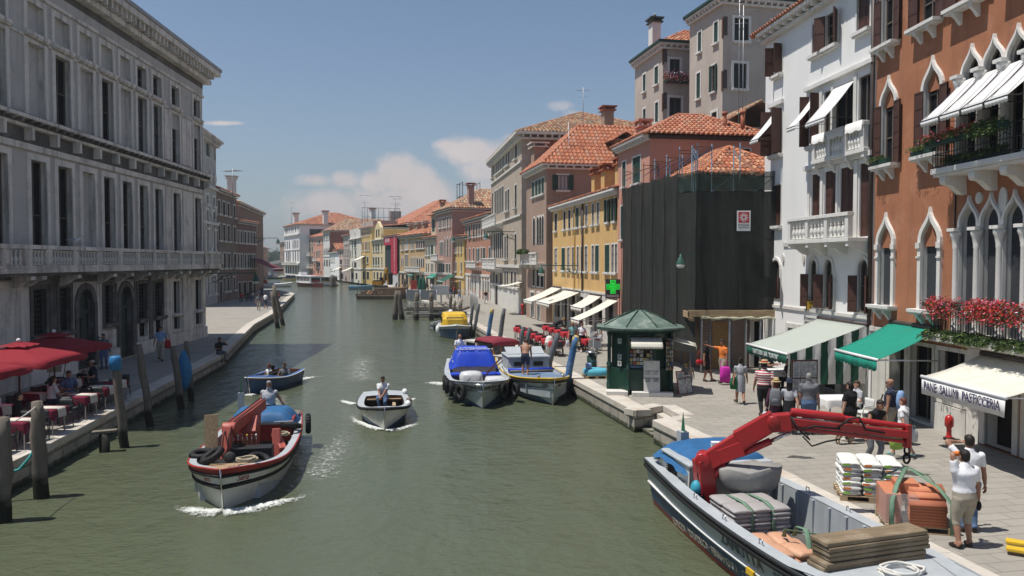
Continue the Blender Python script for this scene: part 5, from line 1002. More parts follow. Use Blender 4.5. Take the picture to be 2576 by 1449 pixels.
def ik(a,c,l1,l2,pole):
 a=Vector(a);c=Vector(c);d=c-a;r=min(d.length,(l1+l2)*.999);d.normalize();c=a+d*r
 x=(l1*l1-l2*l2+r*r)/(2*r);hgt=math.sqrt(max(1e-6,l1*l1-x*x));p=Vector(pole);p=p-d*p.dot(d)
 if p.length<1e-4:p=d.orthogonal()
 return a+d*x+p.normalized()*hgt,c
POSES={'stand':dict(),'walk':dict(foot=((.05,-.15,.05),(-.05,.15,.085)),hand=((.17,.10,.49),(-.17,-.12,.5))),'walk2':dict(foot=((.05,.15,.085),(-.05,-.14,.05)),hand=((.17,-.12,.5),(-.17,.10,.49))),'sit':dict(hip=.285,foot=((.06,-.22,.045),(-.06,-.22,.045)),hand=((.11,-.2,.42),(-.11,-.2,.42)),lean=.08),'phone':dict(hand=((.10,-.13,.87),(-.17,-.03,.47))),'shade':dict(hand=((.16,-.02,.48),(.02,-.13,.93)),foot=((.07,.02,.045),(-.07,-.01,.045))),'phoneR':dict(hand=((.16,-.04,.47),(-.09,-.10,.9))),'point':dict(hand=((.16,-.04,.47),(-.28,-.26,.86)),foot=((.06,-.1,.045),(-.05,.08,.045))),'bend':dict(hip=.50,lean=1.0,hand=((.1,-.42,.42),(-.08,-.45,.40)),foot=((.06,.0,.045),(-.06,-.05,.045))),'stoop':dict(hip=.50,lean=.55,hand=((.10,-.30,.36),(-.10,-.30,.36)),foot=((.06,-.06,.045),(-.06,.06,.045))),'hold':dict(hand=((.12,-.18,.56),(-.12,-.18,.56))),'tiller':dict(hand=((.28,.02,.52),(-.2,-.05,.46))),'cross':dict(hip=.285,foot=((.10,-.2,.045),(-.02,-.26,.12)),hand=((.0,-.24,.34),(-.02,-.25,.36)),lean=.22),'crouch':dict(hip=.2,lean=.35,foot=((.07,-.1,.045),(-.07,-.12,.045)),hand=((.1,-.28,.32),(-.1,-.28,.32))),}
def person(label,loc,yaw,h=1.72,pose='stand',top=C_WHITE,bottom=C_JEAN,skin=SKIN,hair=HAIR_D,hairlen='short',sleeve=.5,leg=1.0,shoes=SHOE,fat=1.0,hat=None,glasses=False,skirt=None,head=(0,0),fem=False,group=None,P=None,vox=.021,low=None):
 K=dict(POSES[pose]);K.update(P or{});hz=K.get('hip',.53);lean=K.get('lean',0.02)
 feet=K.get('foot',((.055,0,.045),(-.055,.01,.045)));hands=K.get('hand',((.165,-.03,.47),(-.165,-.02,.47)))
 V=lambda p:Vector(p)*h
 up=Vector((0,-sin(lean),cos(lean)));fw=Vector((0,-cos(lean),-sin(lean)));hip=Vector((0,K.get('hy',0),hz));sp=lambda d,x=0,f=0:hip+up*d+Vector((x,0,0))+fw*f
 sw=.112 if not fem else .098;seg=[];mb=MB();S0=skin
 def lim(pts,rad,reg):
  mb.tube([V(p)for p in pts],[r*h for r in rad],S0,10)
  seg.append((V(pts[0]),V(pts[-1]),sum(rad)/len(rad)*h,reg))
 rings=[];prof=[(-.055,.05,.05),(-.02,.088,.068),(.03,.094,.072),(.10,.080,.062),(.17,.092,.068),(.235,.104,.066),(.275,.098,.052),(.30,.05,.042),(.33,.036,.038)]
 if fem:prof=[(-.055,.05,.05),(-.02,.092,.070),(.03,.097,.074),(.10,.074,.058),(.17,.084,.072),(.235,.092,.062),(.275,.086,.05),(.30,.045,.038),(.33,.032,.034)]
 for d,rx,ry in prof:
  f=fat if d<.24 else(1+(fat-1)*.4);belly=(fat-1)*.06 if .0<d<.18 else 0
  rings.append([V(sp(d)+Vector((cos(a)*rx*f,0,0))+fw*(sin(a)*ry*f+belly))for a in[k*pi/8 for k in range(16)]])
 mb.loft(rings,S0);seg.append((V(sp(.06)),V(sp(.27)),.085*h*fat,'torso'));seg.append((V(sp(-.05)),V(sp(.035)),.085*h*fat,'hips'))
 seg+=[(V(sp(.255,s*.0)),V(sp(.255,s*.085)),.055*h,'torso')for s in(1,-1)]
 hc=sp(.405)+fw*.012;lim([sp(.29),sp(.36)],[.036,.033],'neck')
 hy,hp=head;Rh=Matrix.Rotation(hy,3,'Z')@Matrix.Rotation(hp+lean*.35,3,'X')
 H=lambda x,y,z:V(hc)+Rh@(Vector((x,y,z))*h)
 hr=[]
 for z,rx,ry,oy in((-.070,.016,.016,-.030),(-.060,.030,.036,-.020),(-.035,.038,.047,-.008),(-.005,.043,.053,0),(.025,.044,.056,.003),(.048,.036,.046,.005),(.062,.018,.024,.006)):
  hr.append([H(rx*cos(a),oy+ry*sin(a),z)for a in[k*pi/6 for k in range(12)]])
 mb.loft(hr,S0);seg.append((H(0,0,-.03),H(0,0,.03),.05*h,'head'))
 wr=[]
 for s,ft,hd in((1,feet[0],hands[0]),(-1,feet[1],hands[1])):
  sh=sp(.262,s*sw);fr=Vector(hd);el,fr=ik(sh,fr,.172,.148,(s*.5,.75,-.55));wr.append((el,fr))
  mb.ball(V(sh),.036*h*(1+(fat-1)*.5),S0,10,7);lim([sh,sh.lerp(el,.5),el],[.031*fat**.5,.029*fat**.5,.025],'uarm%d'%s);lim([el,el.lerp(fr,.4),fr],[.025,.0255,.017],'farm%d'%s)
  hdv=(fr-el).normalized();mb.tube([V(fr),V(fr+hdv*.03),V(fr+hdv*.05)],[.017*h,.022*h,.019*h],S0,8,flat=.6);seg.append((V(fr),V(fr+hdv*.05),.02*h,'hand'))
  hj=sp(-.01,s*.052);an=Vector(ft);kn,an=ik(hj,an,.245,.24,(s*.12,-1,.15))
  lim([hj,hj.lerp(kn,.45),kn],[.062*fat**.7,.055*fat**.6,.037],'thigh%d'%s);lim([kn,kn.lerp(an,.35),an],[.036,.036,.022],'shin%d'%s)
  ty=Vector((s*.25,-1,0)).normalized();z0=an.z-.028;b=[an+ty*-.03,an+ty*.03,an+ty*.085,an+ty*.11];mb.loft([[V(Vector((p.x+q*w,p.y,max(z0-.012,0)if zz<0 else p.z-.028+hh)))for q,zz,hh in((-1,-1,0),(1,-1,0),(1,1,hgt),(0,1,hgt*1.2),(-1,1,hgt))]for p,w,hgt in zip(b,(.024,.03,.031,.016),(.05,.045,.022,.014))],S0);seg.append((V(an+ty*-.02-Vector((0,0,.02))),V(an+ty*.1-Vector((0,0,.03))),.03*h,'foot'))
 me0=mb.mesh('p');o=bpy.data.objects.new('p',me0);S.collection.objects.link(o)
 r=o.modifiers.new('r','REMESH');r.mode='VOXEL';r.voxel_size=vox*h/1.72;r.use_smooth_shade=True;sm=o.modifiers.new('s','SMOOTH');sm.iterations=3;sm.factor=.5
 bpy.context.view_layer.update();me=bpy.data.meshes.new_from_object(o.evaluated_get(bpy.context.evaluated_depsgraph_get()));bpy.data.objects.remove(o);bpy.data.meshes.remove(me0)
 me.materials.clear()
 mats=[skin,top,bottom or skin,shoes]
 for m in mats:me.materials.append(m)
 lw=low if low is not None else-.05
 def region(c):
  best=None
  for a,b,rad,reg in seg:
   ab=b-a;t=max(0,min(1,(c-a).dot(ab)/ab.length_squared));d=(c-(a+ab*t)).length/rad
   if best is None or d<best[0]:best=(d,reg,t)
  _,g_,t=best
  if g_ in('head','neck','hand'):return 0
  if g_=='torso':return 1
  if g_=='hips':return 2 if bottom else 0
  if g_.startswith('uarm'):return 1 if t<(sleeve*1.3 if sleeve<=.5 else 2)and sleeve>0 else 0
  if g_.startswith('farm'):return 1 if sleeve>.5 and t<(sleeve-.5)*2 else 0
  if g_.startswith('thigh'):return 2 if bottom and t<leg*2 else 0
  if g_.startswith('shin'):return 2 if bottom and leg>.5 and t<(leg-.5)*2 else 0
  return 3
 nv=[set()for _ in me.vertices]
 for p in me.polygons:
  k=region(p.center);p.material_index=k;p.use_smooth=True
  for v in p.vertices:nv[v].add(k)
 for v,s_ in zip(me.vertices,nv):
  if s_ and s_<={1,2}:v.co+=v.normal*(.011 if 2 in s_ and 1 not in s_ else .016 if s_=={1}else .013)
 ex=MB();ex.mats=[]
 ex.tube([H(0,-.050,.012),H(0,-.062,-.012),H(0,-.052,-.016)],[.005*h,.008*h,.004*h],skin,6)
 for s in(1,-1):
  ex.ball(H(s*.044,.006,-.005),(.006*h,.011*h,.017*h),skin,7,5)
  if not glasses:ex.ball(H(s*.018,-.0485,.006),.0055*h,HAIR_D,6,4)
  ex.bar(H(s*.009,-.053,.019),H(s*.029,-.047,.019),.004*h,.004*h,hair if hair else HAIR_B)
 ex.bar(H(-.013,-.0535,-.034),H(.013,-.0535,-.034),.006*h,.006*h,LIPS)
 for s,(el,fr)in zip((1,-1),wr):
  d=(fr-el).normalized();side=Vector((0,1,0))-d*d.y
  if side.length<.3:side=Vector((1,0,0))-d*d.x
  side.normalize();curl=d.cross(side)*(-s);curl=curl if curl.x*s<0.2 else-curl
  for k,ln in enumerate((.038,.044,.041,.032)):
   b=fr+d*.045+side*(.0145-.0095*k)*-1;m_=b+d*ln*.55+curl*.006;e=m_+d*ln*.35+curl*.018
   ex.tube([V(b),V(m_),V(e)],[.0058*h,.0055*h,.0042*h],skin,5)
  b=fr+d*.018-side*.016;ex.tube([V(b),V(b-side*.012+d*.02+curl*.006),V(b-side*.012+d*.038+curl*.014)],[.0065*h,.006*h,.005*h],skin,5)
 em=ex.mesh('e');o1=bpy.data.objects.new('a',me);n0=len(me.vertices);vs=[tuple(v.co)for v in me.vertices]+[tuple(v.co)for v in em.vertices]
 fs=[list(p.vertices)for p in me.polygons]+[[n0+i for i in p.vertices]for p in em.polygons];mi=[p.material_index for p in me.polygons];m3=list(mats)
 for p in em.polygons:
  mm=em.materials[p.material_index]
  if mm not in m3:m3.append(mm)
  mi.append(m3.index(mm))
 bm=bpy.data.meshes.new('body');bm.from_pydata(vs,[],fs)
 for m in m3:bm.materials.append(m)
 bm.polygons.foreach_set('material_index',mi);bm.polygons.foreach_set('use_smooth',[True]*len(fs));bm.update();bpy.data.objects.remove(o1);bpy.data.meshes.remove(me);bpy.data.meshes.remove(em)
 t=thing('person',label,'person',loc,yaw,group);put('body',bm,t)
 if hair and hairlen!='bald':
  m=MB();rr=[]
  for z,rx,ry,oy,cut in((-.040,.036,.035,.022,.3),(-.01,.0465,.050,.010,.25),(.018,.0485,.058,.005,.0),(.035,.047,.058,.004,-1),(.055,.039,.048,.005,-1),(.070,.018,.026,.006,-1)):
   ring_=[]
   for k in range(14):
    a=2*pi*k/14;y=oy+ry*sin(a);x=rx*cos(a)
    if cut>-1:y=max(y,-.004+cut*.03)
    ring_.append(H(x,y,z))
   rr.append(ring_)
  m.loft(rr,hair)
  if hairlen in('long','mid'):
   L_=.15 if hairlen=='long' else .075
   m.loft([[H(w*cos(a),.030+d_+.026*sin(a),z)for a in[k*pi/5 for k in range(10)]]for z,w,d_ in((.02,.044,.0),(-.03,.048,.006),(-.03-L_*.5,.05,.018),(-.03-L_,.036,.022))],hair)
  if hairlen=='bun':m.ball(H(0,.045,.055),.026*h,hair,8,6)
  if hairlen=='curly':
   for _ in range(26):a=ru(0,6.28);e=ru(-.3,1.5);m.ball(H(.05*cos(a)*cos(e),max(-.02,.055*sin(a)*cos(e)),.012+.058*sin(e)),.018*h,hair,6,4)
  m.build('hair',t)
 if glasses:
  m=MB()
  for s in(1,-1):m.ball(H(s*.018,-.053,.006),(.014*h,.005*h,.010*h),LENS,8,5);m.bar(H(s*.03,-.05,.008),H(s*.045,.0,.008),.004*h,.004*h,LENS)
  m.build('sunglasses',t)
 if hat:
  m=MB();kind,hm=hat;c=H(0,.003,.038)
  if kind=='brim':m.lathe([(.0,.07*h),(.035*h,.068*h),(.048*h,.055*h),(.053*h,.0),(.095*h,-.012*h),(.098*h,-.008*h),(.054*h,.006*h)],c,hm,18);m.lathe([(.055*h,.002*h),(.0545*h,.022*h)],c,C_RED if hm is STRAW and kind=='boater' else C_BLACK,18)
  elif kind=='boater':m.lathe([(.0,.05*h),(.05*h,.05*h),(.053*h,.048*h),(.054*h,.0),(.1*h,-.002*h),(.1*h,.004*h),(.055*h,.007*h)],c,hm,18);m.lathe([(.0555*h,.006*h),(.0555*h,.032*h)],c,C_RED,18);m.prism([(-.015*h,0),(.015*h,0),(.012*h,-.16*h),(-.014*h,-.14*h)],.0,.004,C_RED)
  else:
   m.lathe([(.0,.035*h),(.03*h,.032*h),(.048*h,.012*h),(.051*h,-.012*h)],c,hm,16,1,1.15);m.add([H(-.035,-.05,.03),H(.035,-.05,.03),H(.026,-.105,.022),H(-.026,-.105,.022)],[(0,1,2,3)],hm)
  m.build('hat',t)
 if skirt:
  sm_,z0,fl=skirt;m=MB();m.loft([[V(Vector((0,K.get('hy',0),z))+Vector((cos(a)*rx*(1+.05*sin(a*5)),sin(a)*rx*.8,0)))for a in[k*pi/10 for k in range(20)]]for z,rx in((hz+.1,.086*fat),(hz+.03,.105*fat),((hz+z0)/2,.105*fat+fl*.5),(z0,.1*fat+fl))],sm_,caps=False);m.build('skirt',t)
 return t
def hand_at(t,h,side,pose,P=None):
 K=dict(POSES[pose]);K.update(P or{});hd=K.get('hand',((.165,-.03,.47),(-.165,-.02,.47)))[side];v=Matrix.Rotation(t.rotation_euler.z,3,'Z')@(Vector(hd)*h);return t.location+v
def bag(name,label,cat,loc,w,d,h,mat,rz=0,strap=.25,group=None,soft=.25):
 t=thing(name,label,cat,loc,rz,group);mb=MB();rr=[]
 for z,k in((-h,.7),(-h*.94,.95),(-h*.5,1.08),(-.08*h,.85),(0,.6)):
  rr.append([(w/2*k*csg(abs(cos(a))**.6,cos(a)),d/2*k*csg(abs(sin(a))**.6,sin(a)),z)for a in[j*pi/8 for j in range(16)]])
 mb.loft(rr,mat);mb.build('pouch',t)
 if strap:mb=MB();mb.tube([(-w*.25,0,-.02),(-w*.18,0,strap*.7),(0,0,strap),(w*.18,0,strap*.7),(w*.25,0,-.02)],.012,mat,5);mb.build('strap',t)
 return t
def backpack(label,p,h,mat,mat2):
 yaw=p.rotation_euler.z;loc=p.location+Matrix.Rotation(yaw,3,'Z')@Vector((0,.115*h,.70*h));t=thing('backpack',label,'backpack',loc,yaw);mb=MB();rr=[]
 for z,w,d in((-.26,.12,.06),(-.24,.16,.09),(-.05,.17,.11),(.15,.15,.09),(.23,.10,.05)):rr.append([(w*csg(abs(cos(a))**.6,cos(a)),.03+d*csg(abs(sin(a))**.7,sin(a)),z)for a in[j*pi/8 for j in range(16)]])
 mb.loft(rr,mat);mb.build('main_pocket',t);mb=MB();mb.ball((0,.12,-.12),(.11,.05,.09),mat2,12,8);mb.build('front_pocket',t);mb=MB()
 for s in(1,-1):mb.tube([(s*.09,-.03,.2),(s*.10,-.14,.24),(s*.11,-.28,.15),(s*.11,-.28,-.05),(s*.12,-.06,-.2)],.022,mat2,6,flat=.4)
 mb.build('strap',t);return t
 # ---------------- boats ----------------
B_WHITE=pm('boat_white',(.62,.61,.57),.45,.08,1.2,.1,20,streak=((.36,.33,.28),.5),coat=.15);B_BLUE=pm('boat_navy',(.035,.075,.16),.45,.12,1.2,.1,20,streak=((.10,.14,.2),.5));B_GREY=pm('boat_light_grey',(.40,.43,.45),.5,.08,1.5,.1,20,streak=((.26,.27,.27),.4));B_RED=pm('boat_red',(.33,.035,.03),.5,.12,1.5,.1,20);B_REDBOT=pm('antifouling_red',(.25,.065,.045),.8,.2,1.5,.2,20,stain=((.12,.08,.05),.5,1));B_BLACK=pm('rubber_black',(.014,.014,.015),.7,.2,4,.2);B_BOT=pm('dark_bottom_paint',(.06,.045,.038),.8,.25,2,.2,20,stain=((.10,.11,.07),.5,1));B_WOOD=pm('boat_plywood',(.35,.24,.14),.75,.15,2,.2,20);B_BROWN=pm('boat_brown_inside',(.10,.06,.04),.8,.25,2,.2);B_YEL=pm('boat_yellow',(.66,.42,.03),.45,.08,2,.05,20);STEEL=pm('stainless_steel',(.6,.6,.6),.25,.1,5,0,metal=1);CHROMEROD=STEEL;B_DECKBLUE=pm('worn_blue_deck',(.13,.20,.31),.85,.12,1.5,.3,20,stain=((.42,.36,.25),.45,1.1))
TARP_B=pm('blue_tarpaulin',(.025,.115,.27),.6,.15,3,.4,9);TARP_R=pm('royal_blue_tarpaulin',(.015,.06,.50),.5,.1,2,.3,8);CRANE=pm('crane_red',(.40,.022,.025),.35,.1,1.2,.05,20,stain=((.22,.03,.025),.4,1.5),coat=.3);CRANE_F=pm('faded_crane_red',(.42,.10,.075),.5,.15,1.2,.1,20,stain=((.26,.06,.05),.5,1.5));ROPE=pm('rope',(.42,.36,.26),.9,.15,12,.3,60);ROPE_W=pm('white_rope',(.6,.58,.54),.9,.1,12,.3,60)
class Hull:
 def __init__(s,t,L,B,h,draft=.35,tw=.72,p=2.8,rake=.09,flare=.86):
  s.t,s.L,s.B,s.h,s.d,s.tw,s.p,s.rake,s.flare=t,L,B,h,draft,tw,p,rake,flare
 def half(s,t):
  f=s.tw+(1-s.tw)*sin(pi/2*min(1,t/.42))if t<.42 else 1-((t-.42)/.58)**s.p
  return max(.02,s.B/2*f)
 def sheer(s,t):
  a,b,c=s.h[2],s.h[1],s.h[0];return b+(a-b)*max(0,1-t/.45)**2+(c-b)*max(0,(t-.4)/.6)**2
 def pt(s,t,k,side):
  H=s.sheer(t);z=k*s.d if k<0 else k*H;w=s.flare+(1-s.flare)*k if k>=0 else s.flare*(1-abs(k)**2.2)*.95+.03
  w*=1-.62*(1-max(k,-.6))/1.6*t**5;x=-s.L/2+s.L*t*(1-s.rake*(1-k)/2*t**2)
  return Vector((x,side*s.half(t)*w,z))
 def skin(s,bands,n=22):
  mb=MB();ts=[i/n for i in range(n)]+[.965,.985,1];ts=sorted(set(ts))
  for side in(1,-1):
   for k0,k1,m in bands:mb.grid([[s.pt(t,k0+(k1-k0)*j/3,side)for t in ts]for j in range(4)],m)
  ks=[-1,-.6,-.3,0,.3,.6,1];mb.add([s.pt(0,k,1)for k in ks]+[s.pt(0,k,-1)for k in ks],[(i,i+1,8+i,7+i)for i in range(6)],bands[-1][2])
  mb.tube([s.pt(1,k,0)+Vector((.02,0,0))for k in(-.6,-.2,.2,.6,1)],.025,STEEL,6)
  return mb.build('hull',s.t)
 def edge(s,t,inset,k=1):p=s.pt(t,1,1);return Vector((p.x,max(.0,p.y-inset),p.z))
 def inside(s,rim,floor,mrim,min_,mfloor,t0=.03,t1=.93,wall_k=.5,n=20):
  ts=[t0+(t1-t0)*i/n for i in range(n+1)];mb=MB();m2=MB();mr=MB()
  for sd in(1,-1):
   f=lambda v,z=None:Vector((v.x,v.y*sd,v.z if z is None else z))
   tt=[0]+ts+[.96,1];mr.grid([[f(s.edge(t,0))+Vector((0,0,.012))for t in tt],[f(s.edge(t,rim))+Vector((0,0,.012))for t in tt]],mrim)
   m2.grid([[f(s.edge(t,rim))for t in ts],[f(s.edge(t,rim))-Vector((0,0,.06))for t in ts],[f(s.edge(t,rim+.03),floor)for t in ts]],min_)
  for t in(t0,t1):p=s.edge(t,rim);m2.add([(p.x,p.y,p.z),(p.x,-p.y,p.z),(p.x,-p.y,floor),(p.x,p.y,floor)],[(0,1,2,3)],min_)
  mb.grid([[Vector((s.edge(t,rim+.03).x,s.edge(t,rim+.03).y,floor))for t in ts],[Vector((s.edge(t,rim+.03).x,-s.edge(t,rim+.03).y,floor))for t in ts]],mfloor)
  for t in ts[2:-1:3]:
   for sd in(1,-1):p=s.edge(t,rim);m2.box(p.x-.03,sd*p.y-.05,floor,p.x+.03,sd*p.y+.0,p.z-.02,min_)
  mr.build('gunwale',s.t);m2.build('inner_side',s.t);mb.build('floor',s.t)
 def deck(s,t0,t1,mat,dz=.0,inset=0,name='deck',camber=.05,n=8):
  ts=[t0+(t1-t0)*i/n for i in range(n+1)];mb=MB();mb.grid([[Vector((s.edge(t,inset).x,s.edge(t,inset).y*q,s.edge(t,inset).z+dz+camber*(1-q*q)))for t in ts]for q in(-1,-.6,-.2,.2,.6,1)],mat);return mb.build(name,s.t)
 def rail(s,k,r,mat,off=.01,name='rubbing_strake',t0=0,t1=1):
  mb=MB();ts=[t0+(t1-t0)*i/26 for i in range(27)]
  for sd in(1,-1):mb.tube([s.pt(t,k,sd)+Vector((.02 if t>.97 else 0,sd*off,0))for t in ts],r,mat,7)
  return mb.build(name,s.t)
 def text(s,txt,t,k,side,size,mat,width=None,shear=0,squeeze=1,off=.012,bold=0):
  a,b=s.pt(t-.02,k,side),s.pt(t+.02,k,side);c,d=s.pt(t,k-.15,side),s.pt(t,k+.15,side);X=(b-a).normalized()*(1 if side<0 else-1);Zr=(d-c);N=X.cross(Zr).normalized();Y=N.cross(X)
  o=lett('lettering',txt,size,mat,s.t,(0,0,0),(0,0,0),width,.002,shear,squeeze=squeeze,bold=bold);M=Matrix((X,Y,N)).transposed().to_4x4();M.translation=s.pt(t,k,side)+N*off;o.matrix_local=M;return o
def boat(name,label,px_b,px_s,group=None,cat='boat'):
 """bow and stern as points on the water"""
 b,s=Vector(px_b),Vector(px_s);d=(b-s);c=(b+s)/2;return thing(name,label,cat,(c.x,c.y,WATER),math.atan2(d.y,d.x),group),d.length
def onb(t,x,y,z):return t.location+Matrix.Rotation(t.rotation_euler.z,3,'Z')@Vector((x,y,z))
def tyre(label,loc,rot,r=.3,w=.11,group='tyre fenders on the boats'):
 t=bpy.data.objects.new('tyre',TYRE_ME);S.collection.objects.link(t);t.location=loc;t.rotation_euler=rot;t.scale=(r/.3,)*3;tag(t,label,'tyre',group);return t
mb=MB();mb.lathe([(.16,-.05),(.2,-.085),(.27,-.08),(.3,-.05),(.3,.05),(.27,.08),(.2,.085),(.16,.05),(.155,.0)],(0,0,0),B_BLACK,22)
for k in range(22):a=k*pi/11;mb.box(.296*cos(a)-.014,.296*sin(a)-.014,-.05,.296*cos(a)+.014,.296*sin(a)+.014,.05,B_BLACK)
mb.f=[f for f in mb.f if len(f)<10];mb.m=mb.m[:len(mb.f)];mb.sm=mb.sm[:len(mb.f)];TYRE_ME=mb.mesh('tyre')
def coil(label,loc,r,mat,n=4,name='rope',cat='rope',th=.022):
 mb=MB();pts=[(r*(1+.18*sin(i*.9))*cos(i*.35)*(1-.12*(i%18)/18),r*(.75+.15*sin(i*.7))*sin(i*.35),th+.006*(i//18)*3+.008*sin(i))for i in range(18*n)];mb.tube(pts,th,mat,6);o=mb.build(name);o.location=loc;tag(o,label,cat);return o
def tarp(rows,mat,t,name='tarpaulin',amp=.03):
 mb=MB();R=[]
 for r in rows:R.append([Vector(p)+Vector((ru(-amp,amp),ru(-amp,amp),ru(-amp,amp)))for p in r])
 mb.grid(R,mat);o=mb.build(name,t);s=o.modifiers.new('s','SUBSURF');s.levels=2;s.render_levels=2;return o
def drape(t,x0,x1,w,z0,z1,mat,nx=9,ny=9,amp=.035,over=.1,name='tarpaulin'):
 rows=[]
 for i in range(nx+1):
  x=x0+(x1-x0)*i/nx;r=[]
  for j in range(ny+1):
   q=-1+2*j/ny;e=min(1,(1-abs(q))*6)*(1 if 0<i<nx else .15);r.append((x,q*(w+over*(1-e)),z0+(z1-z0)*e-.04*q*q))
  rows.append(r)
 return tarp(rows,mat,t,name,amp)
t,L=boat('crane_barge','white cargo barge with red gunwale and a faded red crane, heading towards the camera',(-6.65,17.7),(-7.95,25.6));sara=t;hl=Hull(t,L,2.5,(1.02,.66,.8),tw=.8,p=4.6,rake=.07)
hl.skin([(-1,0,B_WHITE),(0,.5,B_WHITE),(.5,.62,B_BLACK),(.62,.82,B_WHITE),(.82,1,B_RED)]);hl.inside(.2,-.05,B_GREY,B_GREY,B_BROWN,.2,.86);hl.rail(.56,.045,B_BLACK);hl.rail(.83,.04,B_BLACK,t0=.0);hl.rail(1.0,.028,B_RED,0)
hl.deck(.86,1,B_WOOD,.0,.06,'foredeck',0);hl.deck(0,.2,B_GREY,.0,.05,'stern_deck')
hl.text('Sara',.945,.72,1,.22,B_RED,.34,.35);hl.text('Sara',.945,.72,-1,.18,B_RED,.28,.35)
mb=MB();mb.box(-L*.34,-.95,.4,-L*.2,.95,.95,B_RED);mb.box(-L*.2,-1,.9,-L*.2+.06,1,.98,B_GREY);mb.build('cabin',t);drape(t,-L*.42,-L*.21,.95,.8,1.22,TARP_B,amp=.05)
mb=MB();mb.box(-L*.47,-1.0,.84,-L*.38,1.0,.9,WOODY);mb.build('stern_board',t);mb=MB();mb.box(1.0,-.75,-.05,1.75,.0,.55,pm('black_machine',(.02,.021,.022),.5,.15,3,.1));mb.box(.8,.1,-.05,1.6,.9,.5,MATS['black_machine'])
mb.box(.35,-.7,.0,.8,.7,.75,MATS['black_machine']);mb.box(1.76,-.85,.1,1.78,-.15,.55,MATS['black_machine']);mb.build('power_pack',t,.02);mb=MB();mb.box(1.79,-.7,.42,1.8,-.42,.52,B_YEL);mb.build('warning_label',t)
mb=MB()
for i in range(7):mb.tube([(.3,-.5+i*.12,.75),(.32,-.5+i*.12,.98)],.015,STEEL,5);mb.ball((.32,-.5+i*.12,1.0),.03,(B_YEL,B_RED,WHT,B_BLACK)[i%4],6,5)
mb.build('control_lever',t)
crn=MB();crn.bar((-.7,-.05,.0),(-.7,-.05,1.1),.36,.36,CRANE_F,(1,0,0));crn.bar((.1,.75,-.05),(-.2,.7,1.05),.22,.3,CRANE_F,(1,0,0));crn.bar((-.4,.62,.9),(.1,.9,.5),.2,.2,CRANE_F);crn.bar((-1.7,.1,1.5),(.5,-.45,1.2),.24,.3,CRANE_F);crn.bar((.55,-.46,1.3),(.85,-.5,.45),.22,.26,CRANE_F);crn.prism([(-1.1,.5),(-.4,.5),(-.2,1.0),(-.7,1.35),(-1.3,1.3)],-.2,.1,CRANE_F)
crn.tube([(.5,-.62,1.25),(.5,-.28,1.25)],.16,CRANE_F,10);crn.bar((-.6,-.05,.5),(.3,-.42,1.2),.13,.13,CRANE_F);crn.build('crane',t,.02)
mb=MB()
for y in(-.06,.08):mb.tube([(-1.6,.1+y,1.68),(-.8,-.08+y,1.58),(.4,-.43+y,1.4),(.9,-.47+y,1.1),(.95,-.5+y,.6)],.018,B_BLACK,6)
mb.build('hydraulic_hose',t);mb=MB();mb.tube([(.5+.5,.66,1.0),(.95,.3,.8),(.75,.1,1.1)],.02,B_BLACK,6)
mb=MB();mb.bar((.75,-.86,-.0),(.6,-.9,1.65),.34,.045,WOOD_NEW,(1,0,0));mb.build('standing_plank',t);mb=MB();mb.box(2.0,-.8,.55,2.15,.95,.66,WOOD_NEW);mb.box(2.35,-.8,.55,2.6,.9,.63,WOOD_NEW);mb.build('bow_plank',t)
mb=MB();mb.lathe([(.05,0),(.12,.01),(.14,.08),(.13,.1),(.02,.1)],(0,0,0),B_BLACK,14);mb.tube([(0,0,-.18),(0,0,0)],.02,STEEL);o=mb.build('searchlight',t);o.location=(L/2-.55,.12,1.15);o.rotation_euler=(0,1.2,0)
tyre('tyre lying upright on the left bow of the red crane barge',onb(t,L*.35,-.42,1.06),(.5,.2,t.rotation_euler.z));tyre('tyre leaning at the right side of the bow inside the crane barge',onb(t,L*.30,.62,.80),(-.35,.3,t.rotation_euler.z));tyre('tyre resting on the left gunwale of the crane barge by the plank',onb(t,L*.2,-.92,.82),(.12,0,0));tyre('tyre lying on the right gunwale of the crane barge',onb(t,-L*.18,.95,.88),(-.2,.1,0));tyre('tyre hanging outside the stern quarter of the crane barge',onb(t,-L*.3,1.36,.72),(1.57,0,t.rotation_euler.z+.1))
coil('heap of tan rope on the bow deck of the crane barge',onb(t,L*.40,.45,1.0),.22,ROPE);coil('coil of pale rope on the port deck of the crane barge',onb(t,-L*.1,.75,.72),.2,ROPE)
p=person('grey-haired man in sunglasses and white sleeveless shirt standing at the stern of the crane barge',onb(t,-L*.39,.1,.22),.0,1.76,'tiller',C_LGREY,C_NAVY,SKIN_T,HAIR_G,sleeve=.12,glasses=True,fat=1.25)
mb=MB();mb.bar((-L/2+.1,-.9,.8),(-L/2+.1,-.9,1.5),.18,.12,B_GREY);mb.prism([(-L/2-.05,1.5),(-L/2+.15,1.5),(-L/2+.05,2.0)],-.92,-.9,C_DGREEN);mb.build('stern_post',t)
t,L=boat('open_boat','small open white and blue boat with one man in mid canal',(-4.32,26.4),(-5.15,31.3));mid=t;hl=Hull(t,L,1.95,(.82,.52,.55),tw=.82,p=2.9,rake=.08,flare=.8)
hl.skin([(-1,.02,B_BOT),(.02,.42,B_BLUE),(.42,.86,B_WHITE),(.86,1,B_GREY)]);hl.inside(.24,.0,B_GREY,B_BROWN,B_BROWN,.2,.82);hl.rail(.93,.05,B_BLACK);hl.deck(.82,1,B_GREY,.01,.05,'foredeck',.02);hl.deck(0,.2,B_GREY,0,.05,'stern_deck')
mb=MB()
for sd in(1,-1):mb.grid([[hl.pt(tt,k,sd)+Vector((.004,sd*.012,0))for k in(.86,.6,.42-.38*max(0,(tt-.78)/.22)**.8)]for tt in(.78,.82,.86,.9,.94,.97,.99,1)],B_WHITE)
